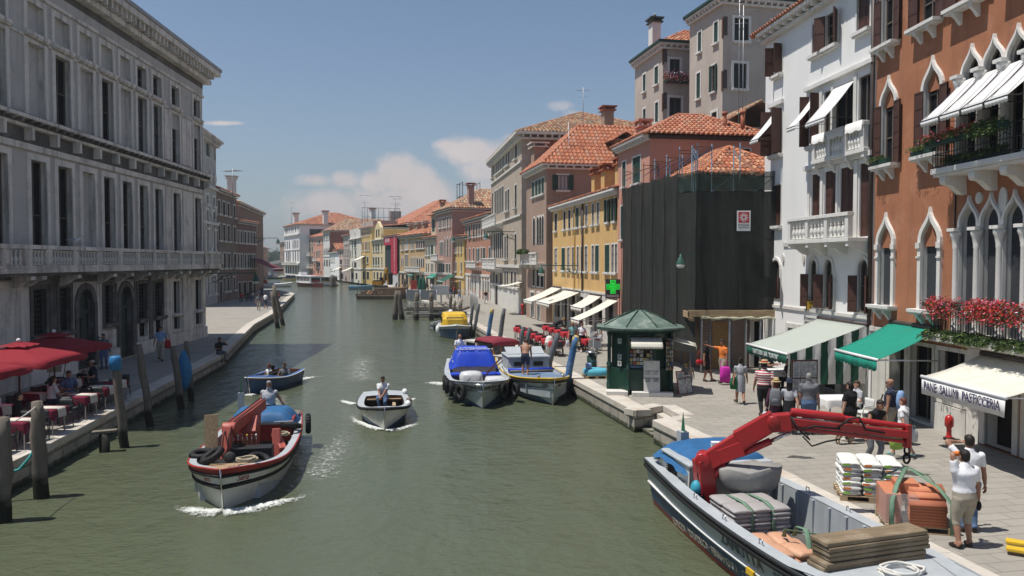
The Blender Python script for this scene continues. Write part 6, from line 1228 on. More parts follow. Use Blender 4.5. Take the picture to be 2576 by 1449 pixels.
mb.build('bow_panel',t);mb=MB();mb.box(-L*.33,-.72,.38,-L*.27,.72,.44,B_WOOD);mb.box(-.3,.3,.0,.4,.42,.5,WOOD_NEW);mb.box(L*.31,-.6,.52,L*.33,.6,.58,B_WOOD);mb.build('thwart',t)
for i,(x,l_)in enumerate(((-1.9,'white fender at the stern corner of the small open boat'),(.1,'grey-brown fender on the gunwale of the small open boat'),(.75,'round white fender near the bow of the small open boat'))):mb=MB();mb.tube([(-.2,0,0),(-.16,0,0),(0,0,0),(.16,0,0),(.2,0,0)],[.03,.09,.11,.09,.03],(WHT,WOODY,WHT)[i],10);o=mb.build('fender',loc=onb(t,x,hl.half((x+L/2)/L)-.06,hl.sheer(.5)+.1),rotz=t.rotation_euler.z);tag(o,l_,'fender','fenders on the boats')
person('man in white shirt with dark sleeves and jeans sitting cross-legged on the small open boat',onb(t,-L*.27,.0,-.04),-.1,1.74,'cross',C_WHITE,C_JEAN,SKIN_T,HAIR_D,low=0,P=dict(hip=.34))
t,L=boat('blue_speedboat','small bright blue boat carrying three young people near the left bank',(-11.4,33.6),(-10.75,37.7));blu=t;hl=Hull(t,L,1.8,(.78,.55,.6),tw=.85,p=2.3,rake=.12)
B_CYAN=pm('boat_bright_blue',(.025,.10,.34),.3,.1,2,0,coat=.4);hl.skin([(-1,.3,B_BLUE),(.3,.9,B_BLUE),(.9,1,B_RED)]);hl.inside(.16,-.2,B_CYAN,B_BROWN,B_BROWN,.05,.6);hl.deck(.58,1,B_CYAN,.0,0,'foredeck',.06);hl.rail(.98,.025,WHT)
person('young man with grey-blue t-shirt sitting in the blue boat',onb(t,-.7,.42,-.26),-.15,1.78,'sit',C_GREY,C_NAVY,SKIN_T,HAIR_B);person('woman in backless black top seen from behind in the blue boat',onb(t,-.25,.0,-.26),2.7,1.66,'sit',C_BLACK,C_BLACK,SKIN_T,HAIR_D,'bun',sleeve=0,fem=True);person('woman with long auburn hair and white top sitting in the blue boat',onb(t,-.9,-.42,-.26),-.5,1.66,'sit',C_WHITE,C_WHITE,SKIN_T,HAIR_R,'long',sleeve=0,leg=.3,fem=True)
t,L=boat('cargo_boat','grey and blue cargo boat with bright blue canvas cabin cover and wrapped goods',(-1.12,30.3),(-2.1,39.3),'moored cargo boats');lag=t;hl=Hull(t,L,2.75,(1.08,.72,.9),tw=.85,p=4.2,rake=.06,flare=.82)
hl.skin([(-1,-.0,B_BOT),(0,.36,B_BLUE),(.36,.62,B_GREY),(.62,.66,STEEL),(.66,.9,B_GREY),(.9,1,B_GREY)]);hl.inside(.25,.3,B_GREY,B_GREY,B_WOOD,.3,.88);hl.rail(.88,.055,STEEL);hl.rail(.64,.03,STEEL);hl.deck(.88,1,B_GREY,0,.04,'foredeck',0);hl.deck(0,.3,B_GREY,0,.05,'stern_deck')
def bow_panel(hl,t):
 mb=MB()
 for sd in(1,-1):mb.grid([[hl.pt(tt,k,sd)+Vector((.006,sd*.012,0))for k in(.62,.5,.38-.36*max(0,(tt-.86)/.14)**.9)]for tt in(.86,.89,.92,.95,.97,.985,1)],B_GREY)
 mb.build('bow_panel',t)
bow_panel(hl,t);hl.text('LAGUNA TR. 8',.965,.77,1,.2,INK,.78,bold=.003);hl.text('LAGUNA TR. 8',.965,.77,-1,.2,INK,.78,.2,bold=.003)
mb=MB();mb.box(-L*.36,-1.0,.5,-L*.13,1.0,1.2,B_WHITE);mb.box(-L*.08,-1.15,.62,-L*.02,1.15,.74,TARP_R);mb.build('cabin',t,.03);drape(t,-L*.38,-L*.10,1.02,.85,1.72,TARP_R,amp=.03,over=.12)
lett('lettering','LAGUNA',.3,WHT,t,(-L*.2,0,1.745),(0,0,pi/2),1.3,bold=.006);lett('lettering','TRASPORTI',.34,WHT,t,(-L*.145,0,1.725),(0,0,pi/2),1.75,bold=.01)
mb=MB();mb.bar((-.6,.5,.7),(.3,1.1,1.5),.05,.05,RUST);mb.bar((.1,.4,.7),(.1,1.2,1.35),.04,.04,RUST);mb.build('hoist',t)
WRAP=pm('white_stretch_wrap',(.55,.56,.57),.35,.12,4,.5,7)
for y,nm in((-.32,'left'),(.72,'right')):
 th=thing('wrapped_parcel','large bundle in crinkled clear plastic, '+('taller one beside the steel drum' if y<0 else 'lower one against the right gunwale'),'parcel',onb(t,1.9,y,.3),t.rotation_euler.z,'plastic wrapped goods on the cargo boat');mb=MB();hh=.85 if y<0 else .62
 mb.loft([[(.42*k*csg(abs(cos(a))**.5,cos(a))+ru(-.03,.03),.48*k*csg(abs(sin(a))**.5,sin(a))+ru(-.03,.03),z*hh)for a in[j*pi/8 for j in range(16)]]for z,k in((0,.95),(.2,1.04),(.5,.98),(.8,1),(.95,.85),(1.0,.4))],WRAP);mb.build('stretch_wrap',th)
mb=MB();mb.lathe([(.28,0),(.3,.02),(.3,.2),(.29,.22),(.3,.24),(.3,.4),(.27,.42),(.1,.42)],(0,0,0),STEEL,20);o=mb.build('steel_drum',loc=onb(t,2.2,-.98,.3));tag(o,'short shiny steel drum on the deck by the plastic bundle','drum')
for x,sd,lb in((1.2,-1,'hindmost of the tyres hung along the left side of the blue-covered cargo boat'),(2.0,-1,'second tyre from the stern on the left side of the blue-covered cargo boat'),(2.8,-1,'third tyre from the stern on the left side of the blue-covered cargo boat'),(3.6,-1,'foremost tyre at the left bow of the blue-covered cargo boat'),(3.5,1,'tyre at the right bow of the blue-covered cargo boat')):tyre(lb,onb(t,x,sd*(hl.half((x+L/2)/L)+.06),.56),(1.57,0,t.rotation_euler.z+(.0 if x<3 else-sd*.5)),.32)
person('bald man in white t-shirt behind the bright blue canvas of the cargo boat',onb(t,-L*.44,-.55,.45),.3,1.72,'hold',C_WHITE,C_NAVY,SKIN_T,HAIR_D,'bald')
t,L=boat('yellow_edged_boat','blue and white cargo boat with yellow gunwale and a worn blue deck',(1.7,31.0),(.2,39.4),'moored cargo boats');emi=t;hl=Hull(t,L,2.6,(1.12,.78,.95),tw=.8,p=3.6,rake=.07,flare=.8)
hl.skin([(-1,.05,B_BOT),(.05,.4,B_BLUE),(.4,.62,B_WHITE),(.62,.65,STEEL),(.65,.88,B_WHITE),(.88,1,B_YEL)]);hl.rail(.86,.05,B_BLACK);hl.rail(.64,.03,STEEL);hl.rail(1,.03,B_YEL,0);bow_panel(hl,t);hl.inside(.1,.3,B_GREY,B_GREY,B_GREY,.02,.97)
hl.deck(.44,.98,B_DECKBLUE,-.08,.1,'blue_deck',.02,12);hl.deck(.02,.44,B_GREY,-.08,.1,'stern_deck',.02);hl.text('Emily',.955,.74,1,.2,INK,.36,.3);hl.text('Emily',.955,.74,-1,.2,INK,.3,.3)
mb=MB();mb.prism([(-L*.34,.7),(-L*.1,.7),(-L*.12,1.32),(-L*.32,1.32)],-.95,.95,B_GREY);mb.box(-L*.33,-1.0,1.32,-L*.1,1.0,1.4,B_GREY);mb.build('cabin',t,.03);mb=MB();mb.box(-L*.103,-.72,.95,-L*.1,-.3,1.15,DARK_IN);mb.box(-L*.103,.2,.95,-L*.1,.65,1.15,DARK_IN);mb.build('cabin_window',t)
mb=MB();mb.bar((-L*.3,-.75,1.42),(-L*.38,-.75,1.95),.06,1.5,B_GREY,(1,0,0))if False else mb.add([(-L*.2,-.9,1.42),(-L*.2,.9,1.42),(-L*.29,.9,1.68),(-L*.29,-.9,1.68),(-L*.2-.02,-.9,1.38),(-L*.2-.02,.9,1.38),(-L*.29-.02,.9,1.64),(-L*.29-.02,-.9,1.64)],[(0,1,2,3),(7,6,5,4),(0,4,5,1),(1,5,6,2),(2,6,7,3),(3,7,4,0)],B_GREY);mb.build('open_hatch',t);mb=MB();mb.tube([(-L*.06,-1.05,.82),(-L*.06,1.0,.82)],.09,TARP_R,8);mb.tube([(-L*.045,-1.0,.78),(-L*.045,1.0,.78)],.05,WOODY,7);mb.build('rolled_cover',t)
mb=MB()
for y in(-.5,.5):mb.lathe([(.05,0),(.05,.12),(.07,.13),(.07,.16),(.02,.16)],(L*.42,y,1.0),STEEL,9)
mb.build('bollard_pair',t)
person('shirtless man in dark shorts bending over the blue deck of the yellow edged boat',onb(t,.45,-.45,.68),3.0,1.78,'stoop',SKIN_T,C_NAVY,SKIN_T,HAIR_B,sleeve=0,leg=.45,shoes=SHOE_W,P=dict(hand=((.10,-.28,.40),(-.13,-.26,.38))));tyre('tyre at the left bow of the yellow edged boat',onb(t,3.0,-1.34,.5),(1.57,0,t.rotation_euler.z+.2),.3)
mb=MB();mb.tube([onb(t,.1,-.9,1.0),onb(t,-.5,-1.35,1.0),onb(lag,2.9,1.25,.95)],.015,ROPE,5);o=mb.build('mooring_rope');tag(o,'slack rope between the two moored cargo boats','rope')
t,L=boat('white_launch','white motor launch with a burgundy canvas canopy and wooden windscreen',(1.2,40.3),(-2.4,46.3));t.scale=(1,.84,.82);hl=Hull(t,L,2.15,(.95,.8,.75),tw=.85,p=2.2,rake=.12);hl.skin([(-1,.1,B_BOT),(.1,.9,B_WHITE),(.9,1,B_WHITE)]);hl.deck(.5,1,B_WHITE,0,0,'foredeck',.07);hl.inside(.12,.2,B_WHITE,B_WOOD,B_WOOD,.03,.52);hl.rail(.96,.02,STEEL)
VARN=pm('varnished_wood',(.42,.17,.05),.3,.15,3,0,coat=.4);mb=MB();mb.add([(.35,y,z)for y,z in((-.85,.85),(.85,.85),(.8,1.5),(-.8,1.5))]+[(.15,y,z)for y,z in((-.85,.85),(.85,.85),(.8,1.5),(-.8,1.5))],[(0,1,2,3)],GLASS_BLUE)
for y in(-.84,-.28,.28,.84):mb.bar((.36,y,.82),(.3,y*.95,1.55),.07,.07,VARN)
mb.bar((.36,-.88,.86),(.36,.88,.86),.1,.1,VARN);mb.bar((.3,-.84,1.52),(.3,.84,1.52),.05,.05,VARN)
for s in(-1,1):mb.add([(.35,s*.9,.86),(-1.2,s*.95,.86),(-1.2,s*.9,1.45),(.3,s*.85,1.5)],[(0,1,2,3)],GLASS_BLUE);mb.bar((-1.2,s*.95,.82),(-1.2,s*.9,1.48),.06,.06,VARN)
mb.build('windscreen',t);mb=MB();mb.box(-3.0,-.85,.75,-1.5,.85,1.5,B_WHITE)
for s in(-1,1):mb.box(-2.8,s*.86-.01,1.0,-1.7,s*.86+.01,1.38,GLASS)
mb.build('cabin',t,.05);C_BURG=pm('burgundy_canvas',(.20,.022,.038),.85,.08,4,.25,18)
mb=MB();mb.grid([[(x,q*1.02,1.5+.34*math.sqrt(max(0,1-(q*.97)**4))+.0*x)for x in(.5,.1,-.3,-.7,-1.1,-1.5)]for q in[-1+i/6 for i in range(13)]],C_BURG)
for x in(.5,-1.5):mb.grid([[(x,q*1.02,1.5+.34*math.sqrt(max(0,1-(q*.97)**4)))for q in[-1+i/6 for i in range(13)]],[(x+(.06 if x>0 else-.06),q*1.02,1.42)for q in[-1+i/6 for i in range(13)]]],C_BURG)
o=mb.build('canopy',t);s=o.modifiers.new('t','SOLIDIFY');s.thickness=.015
t,L=boat('yellow_cabin_boat','yellow and navy cabin boat moored beyond the white launch',(-4.05,57.6),(-4.9,64.0));hl=Hull(t,L,2.5,(1.1,.8,.8),tw=.85,p=3,rake=.1);hl.skin([(-1,.05,B_BOT),(.05,.75,B_BLUE),(.75,1,B_GREY)]);hl.deck(.5,1,B_GREY,0,0,'foredeck',.1);hl.deck(0,.5,B_GREY,-.02,0,'aft_deck');hl.rail(.97,.03,WHT)
mb=MB();mb.loft([[(-.9+x,q*w,z)for x,q in((-1.3,-1),(1.5,-1),(1.9,-.6),(1.9,.6),(1.5,1),(-1.3,1))]for z,w in((.8,1.0),(1.35,.95))],B_YEL,False);mb.loft([[(-.9+x*k,q*w,z)for x,q in((-1.3,-1),(1.4,-1),(1.7,-.6),(1.7,.6),(1.4,1),(-1.3,1))]for z,w,k in((1.35,.95,1),(1.72,.85,.85),(1.78,.7,.7))],B_YEL,False);mb.build('cabin',t)
mb=MB();mb.add([(.93,-.7,1.0),(.93,.7,1.0),(.72,.62,1.5),(.72,-.62,1.5)],[(0,1,2,3)],GLASS_BLUE)
for s in(-1,1):mb.add([(.4,s*1.0,1.05),(-1.9,s*1.0,1.05),(-1.8,s*.97,1.5),(.3,s*.97,1.5)],[(0,1,2,3)],GLASS)
mb.build('cabin_window',t);mb=MB();mb.tube([(-2.2,-1.1,1.55),(-2.2,1.1,1.55)],.22,C_NAVY,10);mb.build('folded_hood',t)
for i,x in enumerate((1.6,.5)):mb=MB();mb.ball((0,0,0),(.14,.14,.3),WHT,10,8);o=mb.build('fender',loc=onb(t,x,-1.35,.6));tag(o,('white fender at the bow of the yellow cabin boat','white fender amidships on the yellow cabin boat')[i],'fender','fenders on the boats')
t,L=boat('outboard_boat','small pale blue boat with a tilted white outboard behind the yellow cabin boat',(-6.6,65.2),(-5.5,70.5));hl=Hull(t,L,1.9,(.7,.5,.5));hl.skin([(-1,.0,B_BOT),(0,.7,B_BLUE),(.7,1,WHT)]);hl.inside(.12,.1,B_GREY,B_GREY,B_GREY);mb=MB();mb.ball((-L/2+.1,0,1.0),(.3,.28,.5),WHT,10,8);mb.bar((-L/2-.1,0,.9),(-L/2-.2,0,-.2),.15,.2,B_GREY);mb.build('outboard_motor',t)
t=thing('grey_crane_boat','large grey and navy cargo boat with a red hydraulic crane unloading at the quay','boat',(5.25,13.4,WATER),math.atan2(-1,.2));zan=t;L=10.6;hl=Hull(t,L,2.75,(1.35,1.06,1.12),draft=.5,tw=.8,p=3.4,rake=.05,flare=.78)
STRIPE_W=pm('white_stripe',(.75,.75,.74),.4,.05,2,0);hl.skin([(-1,.02,B_REDBOT),(.02,.12,B_REDBOT),(.12,.44,B_BLUE),(.44,.56,STRIPE_W),(.56,.84,B_GREY),(.84,1,B_GREY)],30);hl.inside(.26,.25,B_GREY,B_GREY,pm('grimy_floor',(.09,.085,.08),.9,.3,2,.2),.2,.63,n=26);hl.rail(.86,.05,B_BLACK);hl.rail(.95,.035,B_BLACK,0);hl.rail(.5,.03,STRIPE_W,.015);hl.deck(.62,1,B_GREY,.0,.06,'foredeck',.03);hl.deck(0,.21,B_GREY,-.12,.1,'stern_deck',.02)
TXT=pm('grey_lettering',(.10,.12,.13),.6,.1,3,0);hl.text('ZANUTTA',.48,.71,-1,.30,TXT,1.5,bold=.004);hl.text('SPA',.60,.70,-1,.17,TXT,.42)
TXL=pm('pale_lettering',(.50,.44,.36),.6,.1,3,0);hl.text('EDILIZIA · IDRAULICA · FERRAMENTA · CERAMICHE · ARREDOBAGNO · PORTE · CAMINI',.50,.27,-1,.24,TXL,6.6)
mb=MB();mb.box(.2,-1.41,.56,.45,-1.37,.66,B_YEL);mb.build('orange_mark',t)
mb=MB();mb.prism([(-4.85,.9),(-3.05,.5),(-3.12,1.45),(-4.5,1.45)],-.95,.85,B_WHITE);mb.box(-5.0,-.9,.9,-4.8,.8,1.05,B_GREY);mb.box(-4.55,-1.0,1.45,-3.0,.92,1.53,B_GREY);mb.build('cabin',t,.04);mb=MB();mb.add([(-4.3,-.965,.95),(-3.7,-.965,.95),(-3.75,-.962,1.35),(-4.15,-.962,1.35)],[(0,1,2,3)],DARK_IN)
for i in range(7):mb.box(-4.25,-.985,1.0+i*.05,-3.75,-.966,1.015+i*.05,B_BLACK)
mb.build('air_grille',t);drape(t,-4.95,-3.08,.95,1.34,1.66,TARP_B,12,9,.06,.1);coil('white rope on the blue tarpaulin of the grey crane boat',onb(t,-3.5,.55,1.66),.28,ROPE_W)
mb=MB();mb.box(-.8,-.08,-.12,.8,.08,.12,WHT);o=mb.build('plastic_jerrycan',loc=onb(t,-3.4,-.05,1.76),rotz=t.rotation_euler.z+1.3);o.scale=(.3,1,1);tag(o,'white plastic can lying on the blue tarpaulin','can')
mb=MB();mb.bar((-L/2+.15,-.2,1.1),(-L/2+.15,-.2,1.75),.2,.25,B_GREY);mb.bar((-L/2+.15,.5,1.2),(-L/2+.5,.6,1.5),.12,.12,B_GREY);mb.prism([(-L/2+.05,1.75),(-L/2+.27,1.75),(-L/2+.15,2.2)],-.2,-.19,C_DGREEN);mb.build('stern_post',t)
mb=MB()
for i in range(3):mb.bar((-5.1+i*.1,-.95,1.15+i*.05),(-5.0+i*.1,-.35,1.2+i*.05),.05,.04,STEEL)
mb.box(-5.1,-.8,1.25,-4.7,-.3,1.32,C_NAVY);o=mb.build('folding_chair',loc=t.location,rotz=t.rotation_euler.z);tag(o,'folded navy deck chair lying on the stern of the grey crane boat','deck chair')
for y in(-1.05,1.05):mb=MB();mb.lathe([(.06,0),(.05,.1),(.085,.12),(.085,.15),(.03,.16)],(0,0,0),RUST,10);mb.build('mooring_post',t,loc=(-L/2+.3,y*.9,1.12))
inv=lambda v:Matrix.Rotation(-t.rotation_euler.z,3,'Z')@(Vector(v)-t.location)
k0=onY(1783,1290,16.0);k1=onY(1768,1155,16.0);k2=onY(1945,1058,15.6);k2b=onY(1990,1060,15.5);k3=onY(2282,1092,15.3)
C=[inv(v)for v in(k0,k1,k2,k2b,k3)];C[0].z=.3;mb=MB();mb.bar(C[0],C[1],.34,.36,CRANE,(1,0,0));d=(C[2]-C[1]).normalized();sd=d.cross(Vector((0,0,1))).normalized();mb.build('crane_post',t,.02)
mb=MB();mb.bar(C[1]+Vector((0,0,-.1)),C[2],.26,.36,CRANE);mb.bar(C[2]-d*.1,C[3],.3,.34,CRANE);mb.tube([C[1]-sd*.2,C[1]+sd*.2],.16,CRANE,12);mb.tube([C[2]-sd*.18,C[2]+sd*.18],.12,CRANE,12);m_=C[1].lerp(C[2],.42);mb.bar(m_-d*.3-Vector((0,0,.12)),m_+d*.25-Vector((0,0,.2)),.28,.3,CRANE);m_=C[1].lerp(C[2],.78);mb.bar(m_-d*.45,m_+d*.4+Vector((0,0,.01)),.27,.37,CRANE)
mb.build('crane_boom',t,.02);mb=MB();e=(C[4]-C[3]);mb.bar(C[3]-e*.02,C[4],.2,.15,CRANE);up_=Vector((0,0,.19));mb.tube([C[3]+up_,C[3].lerp(C[4],.98)+up_*.8],[.07,.055],CRANE,10);mb.tube([C[3]+up_*1.0,C[3].lerp(C[4],.45)+up_],.085,CRANE,10);mb.bar(C[3]-up_*.65,C[3].lerp(C[4],.96)-up_*.75,.18,.07,CRANE);mb.bar(C[4]+up_,C[4]-up_*1.4,.14,.12,CRANE,(0,1,0));mb.build('crane_jib',t,.012)
mb=MB();a=C[0].lerp(C[1],.62)+sd*.0;b=C[1].lerp(C[2],.5)-Vector((0,0,.22));q_=a.lerp(b,.62);mb.tube([a,q_],.085,CRANE,12);mb.tube([q_,b],.045,STEEL,10);a=C[1].lerp(C[2],.55)-Vector((0,0,.32));b=C[3]-Vector((0,0,.22));q_=a.lerp(b,.6);mb.tube([a,q_],.075,CRANE,12);mb.tube([q_,b],.04,STEEL,10);mb.build('hydraulic_ram',t)
mb=MB();f=lambda s,z:C[3].lerp(C[4],s)+Vector((0,0,z))+sd*.13;mb.tube([f(.0,.1),f(.05,-.1),f(.16,-.3),f(.1,-.1),f(.2,-.02),f(.42,-.02)],.022,B_BLACK,6);mb.tube([f(.4,0),f(.5,.2),f(.58,.25),f(.64,.02),f(.8,.0)],.022,B_BLACK,6);mb.tube([f(.1,-.25),f(.18,-.42),f(.3,-.3),f(.42,-.22)],.018,B_BLACK,6);mb.tube([C[1]+sd*.2,C[1]+sd*.3+Vector((-.2,0,-.3)),C[0].lerp(C[1],.4)+sd*.25],.02,B_BLACK,6);mb.build('hydraulic_hose',t)
mb=MB();hk=C[4]-Vector((0,0,.3))
for k in range(2):c=hk-Vector((0,0,.02+k*.16));mb.tube([c+Vector((.07*cos(a)*(1-k),.07*cos(a)*k+0,.1*sin(a)))for a in[i*pi/6 for i in range(13)]],.022,B_BLACK,6)
mb.build('chain_hook',t);HOOKW=onb(t,*(hk-Vector((0,0,.28))))
HOOD=pm('grey_canvas_hood',(.30,.29,.27),.9,.12,2.5,.5,8);mb=MB();mb.loft([[(-2.5+.4*k*cos(a),.12+.95*w*sin(a)*1,z+.04*sin(a*5))for a in[j*pi/9 for j in range(18)]]for z,k,w in((.98,.3,.25),(1.15,.7,.55),(1.32,.85,.68),(1.55,.95,.72),(1.58,.9,.70))],HOOD);mb.build('canvas_hood',t)
def sack(mb,c,l,w,h,mat,rz=0,end=None):
 R=Matrix.Rotation(rz,3,'Z');c=Vector(c);rr=[];N=14
 for x,k in((-1,.55),(-.93,.88),(-.6,1.04),(0,1.0),(.6,1.04),(.93,.88),(1,.55)):
  rr.append([c+R@Vector((x*l/2,w/2*k**.3*csg(abs(cos(a))**.6,cos(a)),h/2+h/2*k*csg(abs(sin(a))**.7,sin(a))))+Vector((ru(-.006,.006),)*3)for a in[j*2*pi/N for j in range(N)]])
 mb.loft(rr,mat)
SACK_G=pm('grey_cement_sack',(.36,.34,.33),.55,.12,3,.35,9,stain=((.26,.25,.26),.4,1.5));SACK_O=pm('orange_tan_sack',(.55,.30,.19),.7,.15,3,.3,9,stain=((.62,.45,.30),.7,1.6));SACK_W=pm('white_paper_sack',(.70,.70,.66),.6,.05,3,.3,9);WOODP=pm('pallet_wood',(.40,.30,.19),.85,.15,2,.3,20);STRAP_G=pm('green_strap',(.14,.24,.16),.8,.12,12,.2)
lvl=.25
for lay in range(7):
 for r_ in range(2):
  for c_ in range(3):
   if lay>3 or r_ or c_==0:
    mb=MB();sack(mb,(0,0,0),.54,.40,.09,SACK_G,0);o=mb.build('cement_sack',loc=onb(t,-1.98+r_*.52+ru(-.015,.015),-.72+c_*.39+ru(-.01,.01),.55+lay*.082),rotz=t.rotation_euler.z+ru(-.03,.03));tag(o,'one of the grey cement sacks stacked under the crane in the hold','sack','grey cement sacks in the hold')
mb=MB()
for y in(-.55,-.1):mb.tube([(-2.24,y,.6),(-2.2,y,1.12),(-1.9,y,1.15),(-1.6,y+.03,1.15),(-1.22,y,1.12),(-1.17,y,.58)],.045,STRAP_G,6,flat=.2)
o=mb.build('lifting_strap',loc=t.location,rotz=t.rotation_euler.z);tag(o,'green webbing strap round the grey cement sacks','strap')
n=0
for lay in range(3):
 for r_ in range(2):
  for c_ in range(3 if lay<2 else 2):mb=MB();sack(mb,(0,0,0),.58,.36,.14,SACK_O,0);o=mb.build('plaster_sack',loc=onb(t,-.62+r_*.56+ru(-.03,.03),-.85+c_*.36+lay*.1+ru(-.02,.02),.42+lay*.13),rotz=t.rotation_euler.z+ru(-.12,.12));tag(o,'one of the orange and tan plaster sacks in front of the plank stack','sack','orange plaster sacks in the hold')
mb=MB();mb.tube([(-.5,-.1,.85),(-.4,-.1,1.05),(-.15,-.08,1.08),(.0,-.12,.9),(.22,-.2,.5)],.05,STRAP_G,6,flat=.2);mb.tube([(-.5,-.3,.85),(-.3,-.4,1.05),(-.1,.1,1.0),(.0,.1,.85)],.045,STRAP_G,6,flat=.2);o=mb.build('lifting_strap',loc=t.location,rotz=t.rotation_euler.z);tag(o,'loose green webbing loops on the orange sacks','strap')
PLK=pm('grey_brown_planks',(.27,.20,.125),.9,.2,1.5,.35,20,planks=(16,1.2,16),stain=((.40,.34,.26),.4,2))
for i in range(6):mb=MB();mb.box(-.2,-.95,0,.2,.95,.07,PLK);o=mb.build('plank',loc=onb(t,1.45+ru(-.02,.02),.0+ru(-.05,.05),1.12+i*.076),rotz=t.rotation_euler.z+.12+ru(-.012,.012),bev=.015);tag(o,('lowest','second lowest','third lowest','fourth lowest','second highest','top')[i]+' of the thick planks stacked across the bow of the grey crane boat','plank','planks stacked on the crane boat')
coil('loose coil of grey rope on the foredeck of the grey crane boat',onb(t,2.05,.1,1.14),.3,ROPE_W,5);
for x,y in((2.1,-.75),(2.2,-.55),(2.2,.95),(2.32,1.05)):mb=MB();mb.lathe([(.065,0),(.055,.14),(.085,.16),(.085,.19),(.02,.19)],(0,0,0),RUST,10);mb.build('mooring_post',t,loc=(x,y,1.12))
mb=MB()
for x in(-2.2,-.9,.4):
 for sd in(-1,1):c=hl.edge((x+L/2)/L,.12);mb.tube([Vector((c.x-.06,sd*c.y,c.z)),Vector((c.x-.05,sd*c.y,c.z+.1)),Vector((c.x+.05,sd*c.y,c.z+.1)),Vector((c.x+.06,sd*c.y,c.z))],.012,STEEL,6)
mb.build('lashing_ring',t);mb=MB();mb.bar((-2.75,-.95,.5),(-2.7,-.95,1.0),.2,.2,C_BLACK);mb.ball((-2.75,-.95,1.12),(.13,.12,.16),pm('turquoise_bag',(.04,.30,.40),.5,.15,6,.3),10,7);mb.build('tool_bag',t)
t=thing('water_bus','white water bus with red waterline and rows of windows coming out of the distance','boat',(-48.2,184,WATER),rad(128),scale=.82);L=15;hl=Hull(t,L,4.2,(1.7,1.1,1.1),tw=.8,p=2.2);hl.skin([(-1,.15,B_RED),(.15,.75,pm('boat_black',(.03,.03,.03),.5,.1,2,0)),(.75,1,B_RED)]);hl.deck(0,1,B_GREY,0,0,'deck',0);mb=MB();mb.box(-6,-1.7,1.0,3.5,1.7,2.9,WHT);mb.box(-6.6,-1.9,2.9,4.0,1.9,3.1,WHT);mb.build('saloon',t,.08);mb=MB()
for i in range(9):
 for s in(-1,1):mb.box(-5.6+i,s*1.71-.02,1.7,-4.9+i,s*1.71+.02,2.6,GLASS)
mb.box(-6.03,-1.3,1.5,-5.99,1.3,2.6,GLASS);mb.build('saloon_window',t);mb=MB();mb.box(2,-1.0,3.1,3.6,1.0,4.1,WHT);mb.box(3.6,-.8,3.3,3.65,.8,3.95,GLASS);mb.build('wheelhouse',t);mb=MB();mb.box(-6.3,-1.0,1.35,-6.05,1.0,1.8,CRANE);mb.tube([(-5,-1.5,3.3),(1.5,-1.5,3.3)],.12,CRANE);mb.build('life_rafts',t)
t=thing('boat_stop','floating white and yellow boat stop with a flat roof','pontoon',(-45.2,190,WATER),rad(-12),scale=.42);mb=MB();mb.box(-6.5,-3,-.5,6.5,3,.6,B_BLACK);mb.build('float',t);mb=MB();mb.box(-5,-2.6,.6,6,2.6,2.2,WHT);mb.box(-5,-2.65,2.2,6,2.65,2.7,B_YEL)
for x in(-5,-2.2,.5,3.3,6):mb.bar((x,-2.6,2.7),(x,-2.6,4.6),.15,.15,B_GREY)
mb.box(-5,2.4,2.7,6,2.6,4.6,GLASS_BLUE);mb.box(-5,-2.62,4.5,6,2.6,4.9,B_YEL);mb.build('shelter',t);mb=MB();mb.box(-9,-3.4,4.9,6.8,3.4,5.2,B_GREY);mb.loft([[(x,y,z)for x,y in((-2,-2.5),(5.5,-2.5),(5.5,2.5),(-2,2.5))]for z in(5.2,5.5)],WHT,False);mb.build('flat_roof',t)
t=thing('work_barge','rust brown work barge carrying a yellow excavator','barge',(-20.4,122,WATER),rad(-8),scale=.85);mb=MB();mb.prism([(-3.6,-.5),(3.4,-.5),(3.6,.9),(-4.0,.9)],-2.6,9,pm('barge_rust',(.16,.11,.075),.9,.25,1,.3,15,streak=((.07,.05,.035),.6)));mb.box(-3.8,-2.7,.55,3.6,-2.55,.75,WOODY);mb.build('hull',t,.05);mb=MB();mb.box(-1.0,-1.2,.9,3.4,6,2.0,MATS['barge_rust']);mb.build('coaming',t)
for i in range(60):pass
mb=MB();mb.leaves(lambda:(ru(-3.4,.5),ru(-2.3,3),.95+rnd()*.5),500,.22,[WOOD_NEW,WOODY,RUST,C_ORANGE],(2,3,2,.3));mb.build('debris',t);mb=MB()
for i in range(4):mb.tube([(-3.7,-2.4+i*2.4,.9),(-3.7,-2.4+i*2.4,2.4)],.06,RUST,5)
mb.bar((-3.7,-2.4,2.3),(-3.7,4.8,2.3),.06,.06,RUST);mb.build('railing',t)
ex=thing('excavator','yellow excavator with folded arm standing on the work barge','excavator',onb(t,-.6,1.6,1.7),rad(-8),scale=.46);EXY=pm('excavator_yellow',(.50,.26,.025),.5,.15,1.5,.1,15,stain=((.18,.11,.05),.6,.8));mb=MB();mb.box(-1.8,-1.6,0,2.2,-1.0,.7,B_BLACK);mb.box(-1.8,.8,0,2.2,1.6,.7,B_BLACK);mb.build('track',ex,.15);mb=MB();mb.box(-2.6,-1.3,.8,.8,1.2,2.4,EXY);mb.build('body',ex,.12);mb=MB();mb.box(.0,-1.3,2.4,.9,-.1,3.5,GLASS);mb.box(-2.2,-1.35,2.4,.95,1.0,2.6,C_NAVY);mb.build('cab',ex,.06)
mb=MB();mb.bar((1.0,.2,1.6),(2.3,-.3,6.6),.8,1.0,EXY);mb.bar((2.3,-.3,6.8),(2.9,-.5,1.0),.55,.7,EXY);mb.bar((1.6,.1,2.6),(1.9,-.2,5.0),1.0,1.4,pm('muddy_steel',(.11,.08,.045),.9,.3,2,.4));mb.build('arm',ex,.06);mb=MB();mb.box(3.0,-.9,1.0,4.3,.5,5.2,B_BLACK);mb.build('bucket',ex,.3)
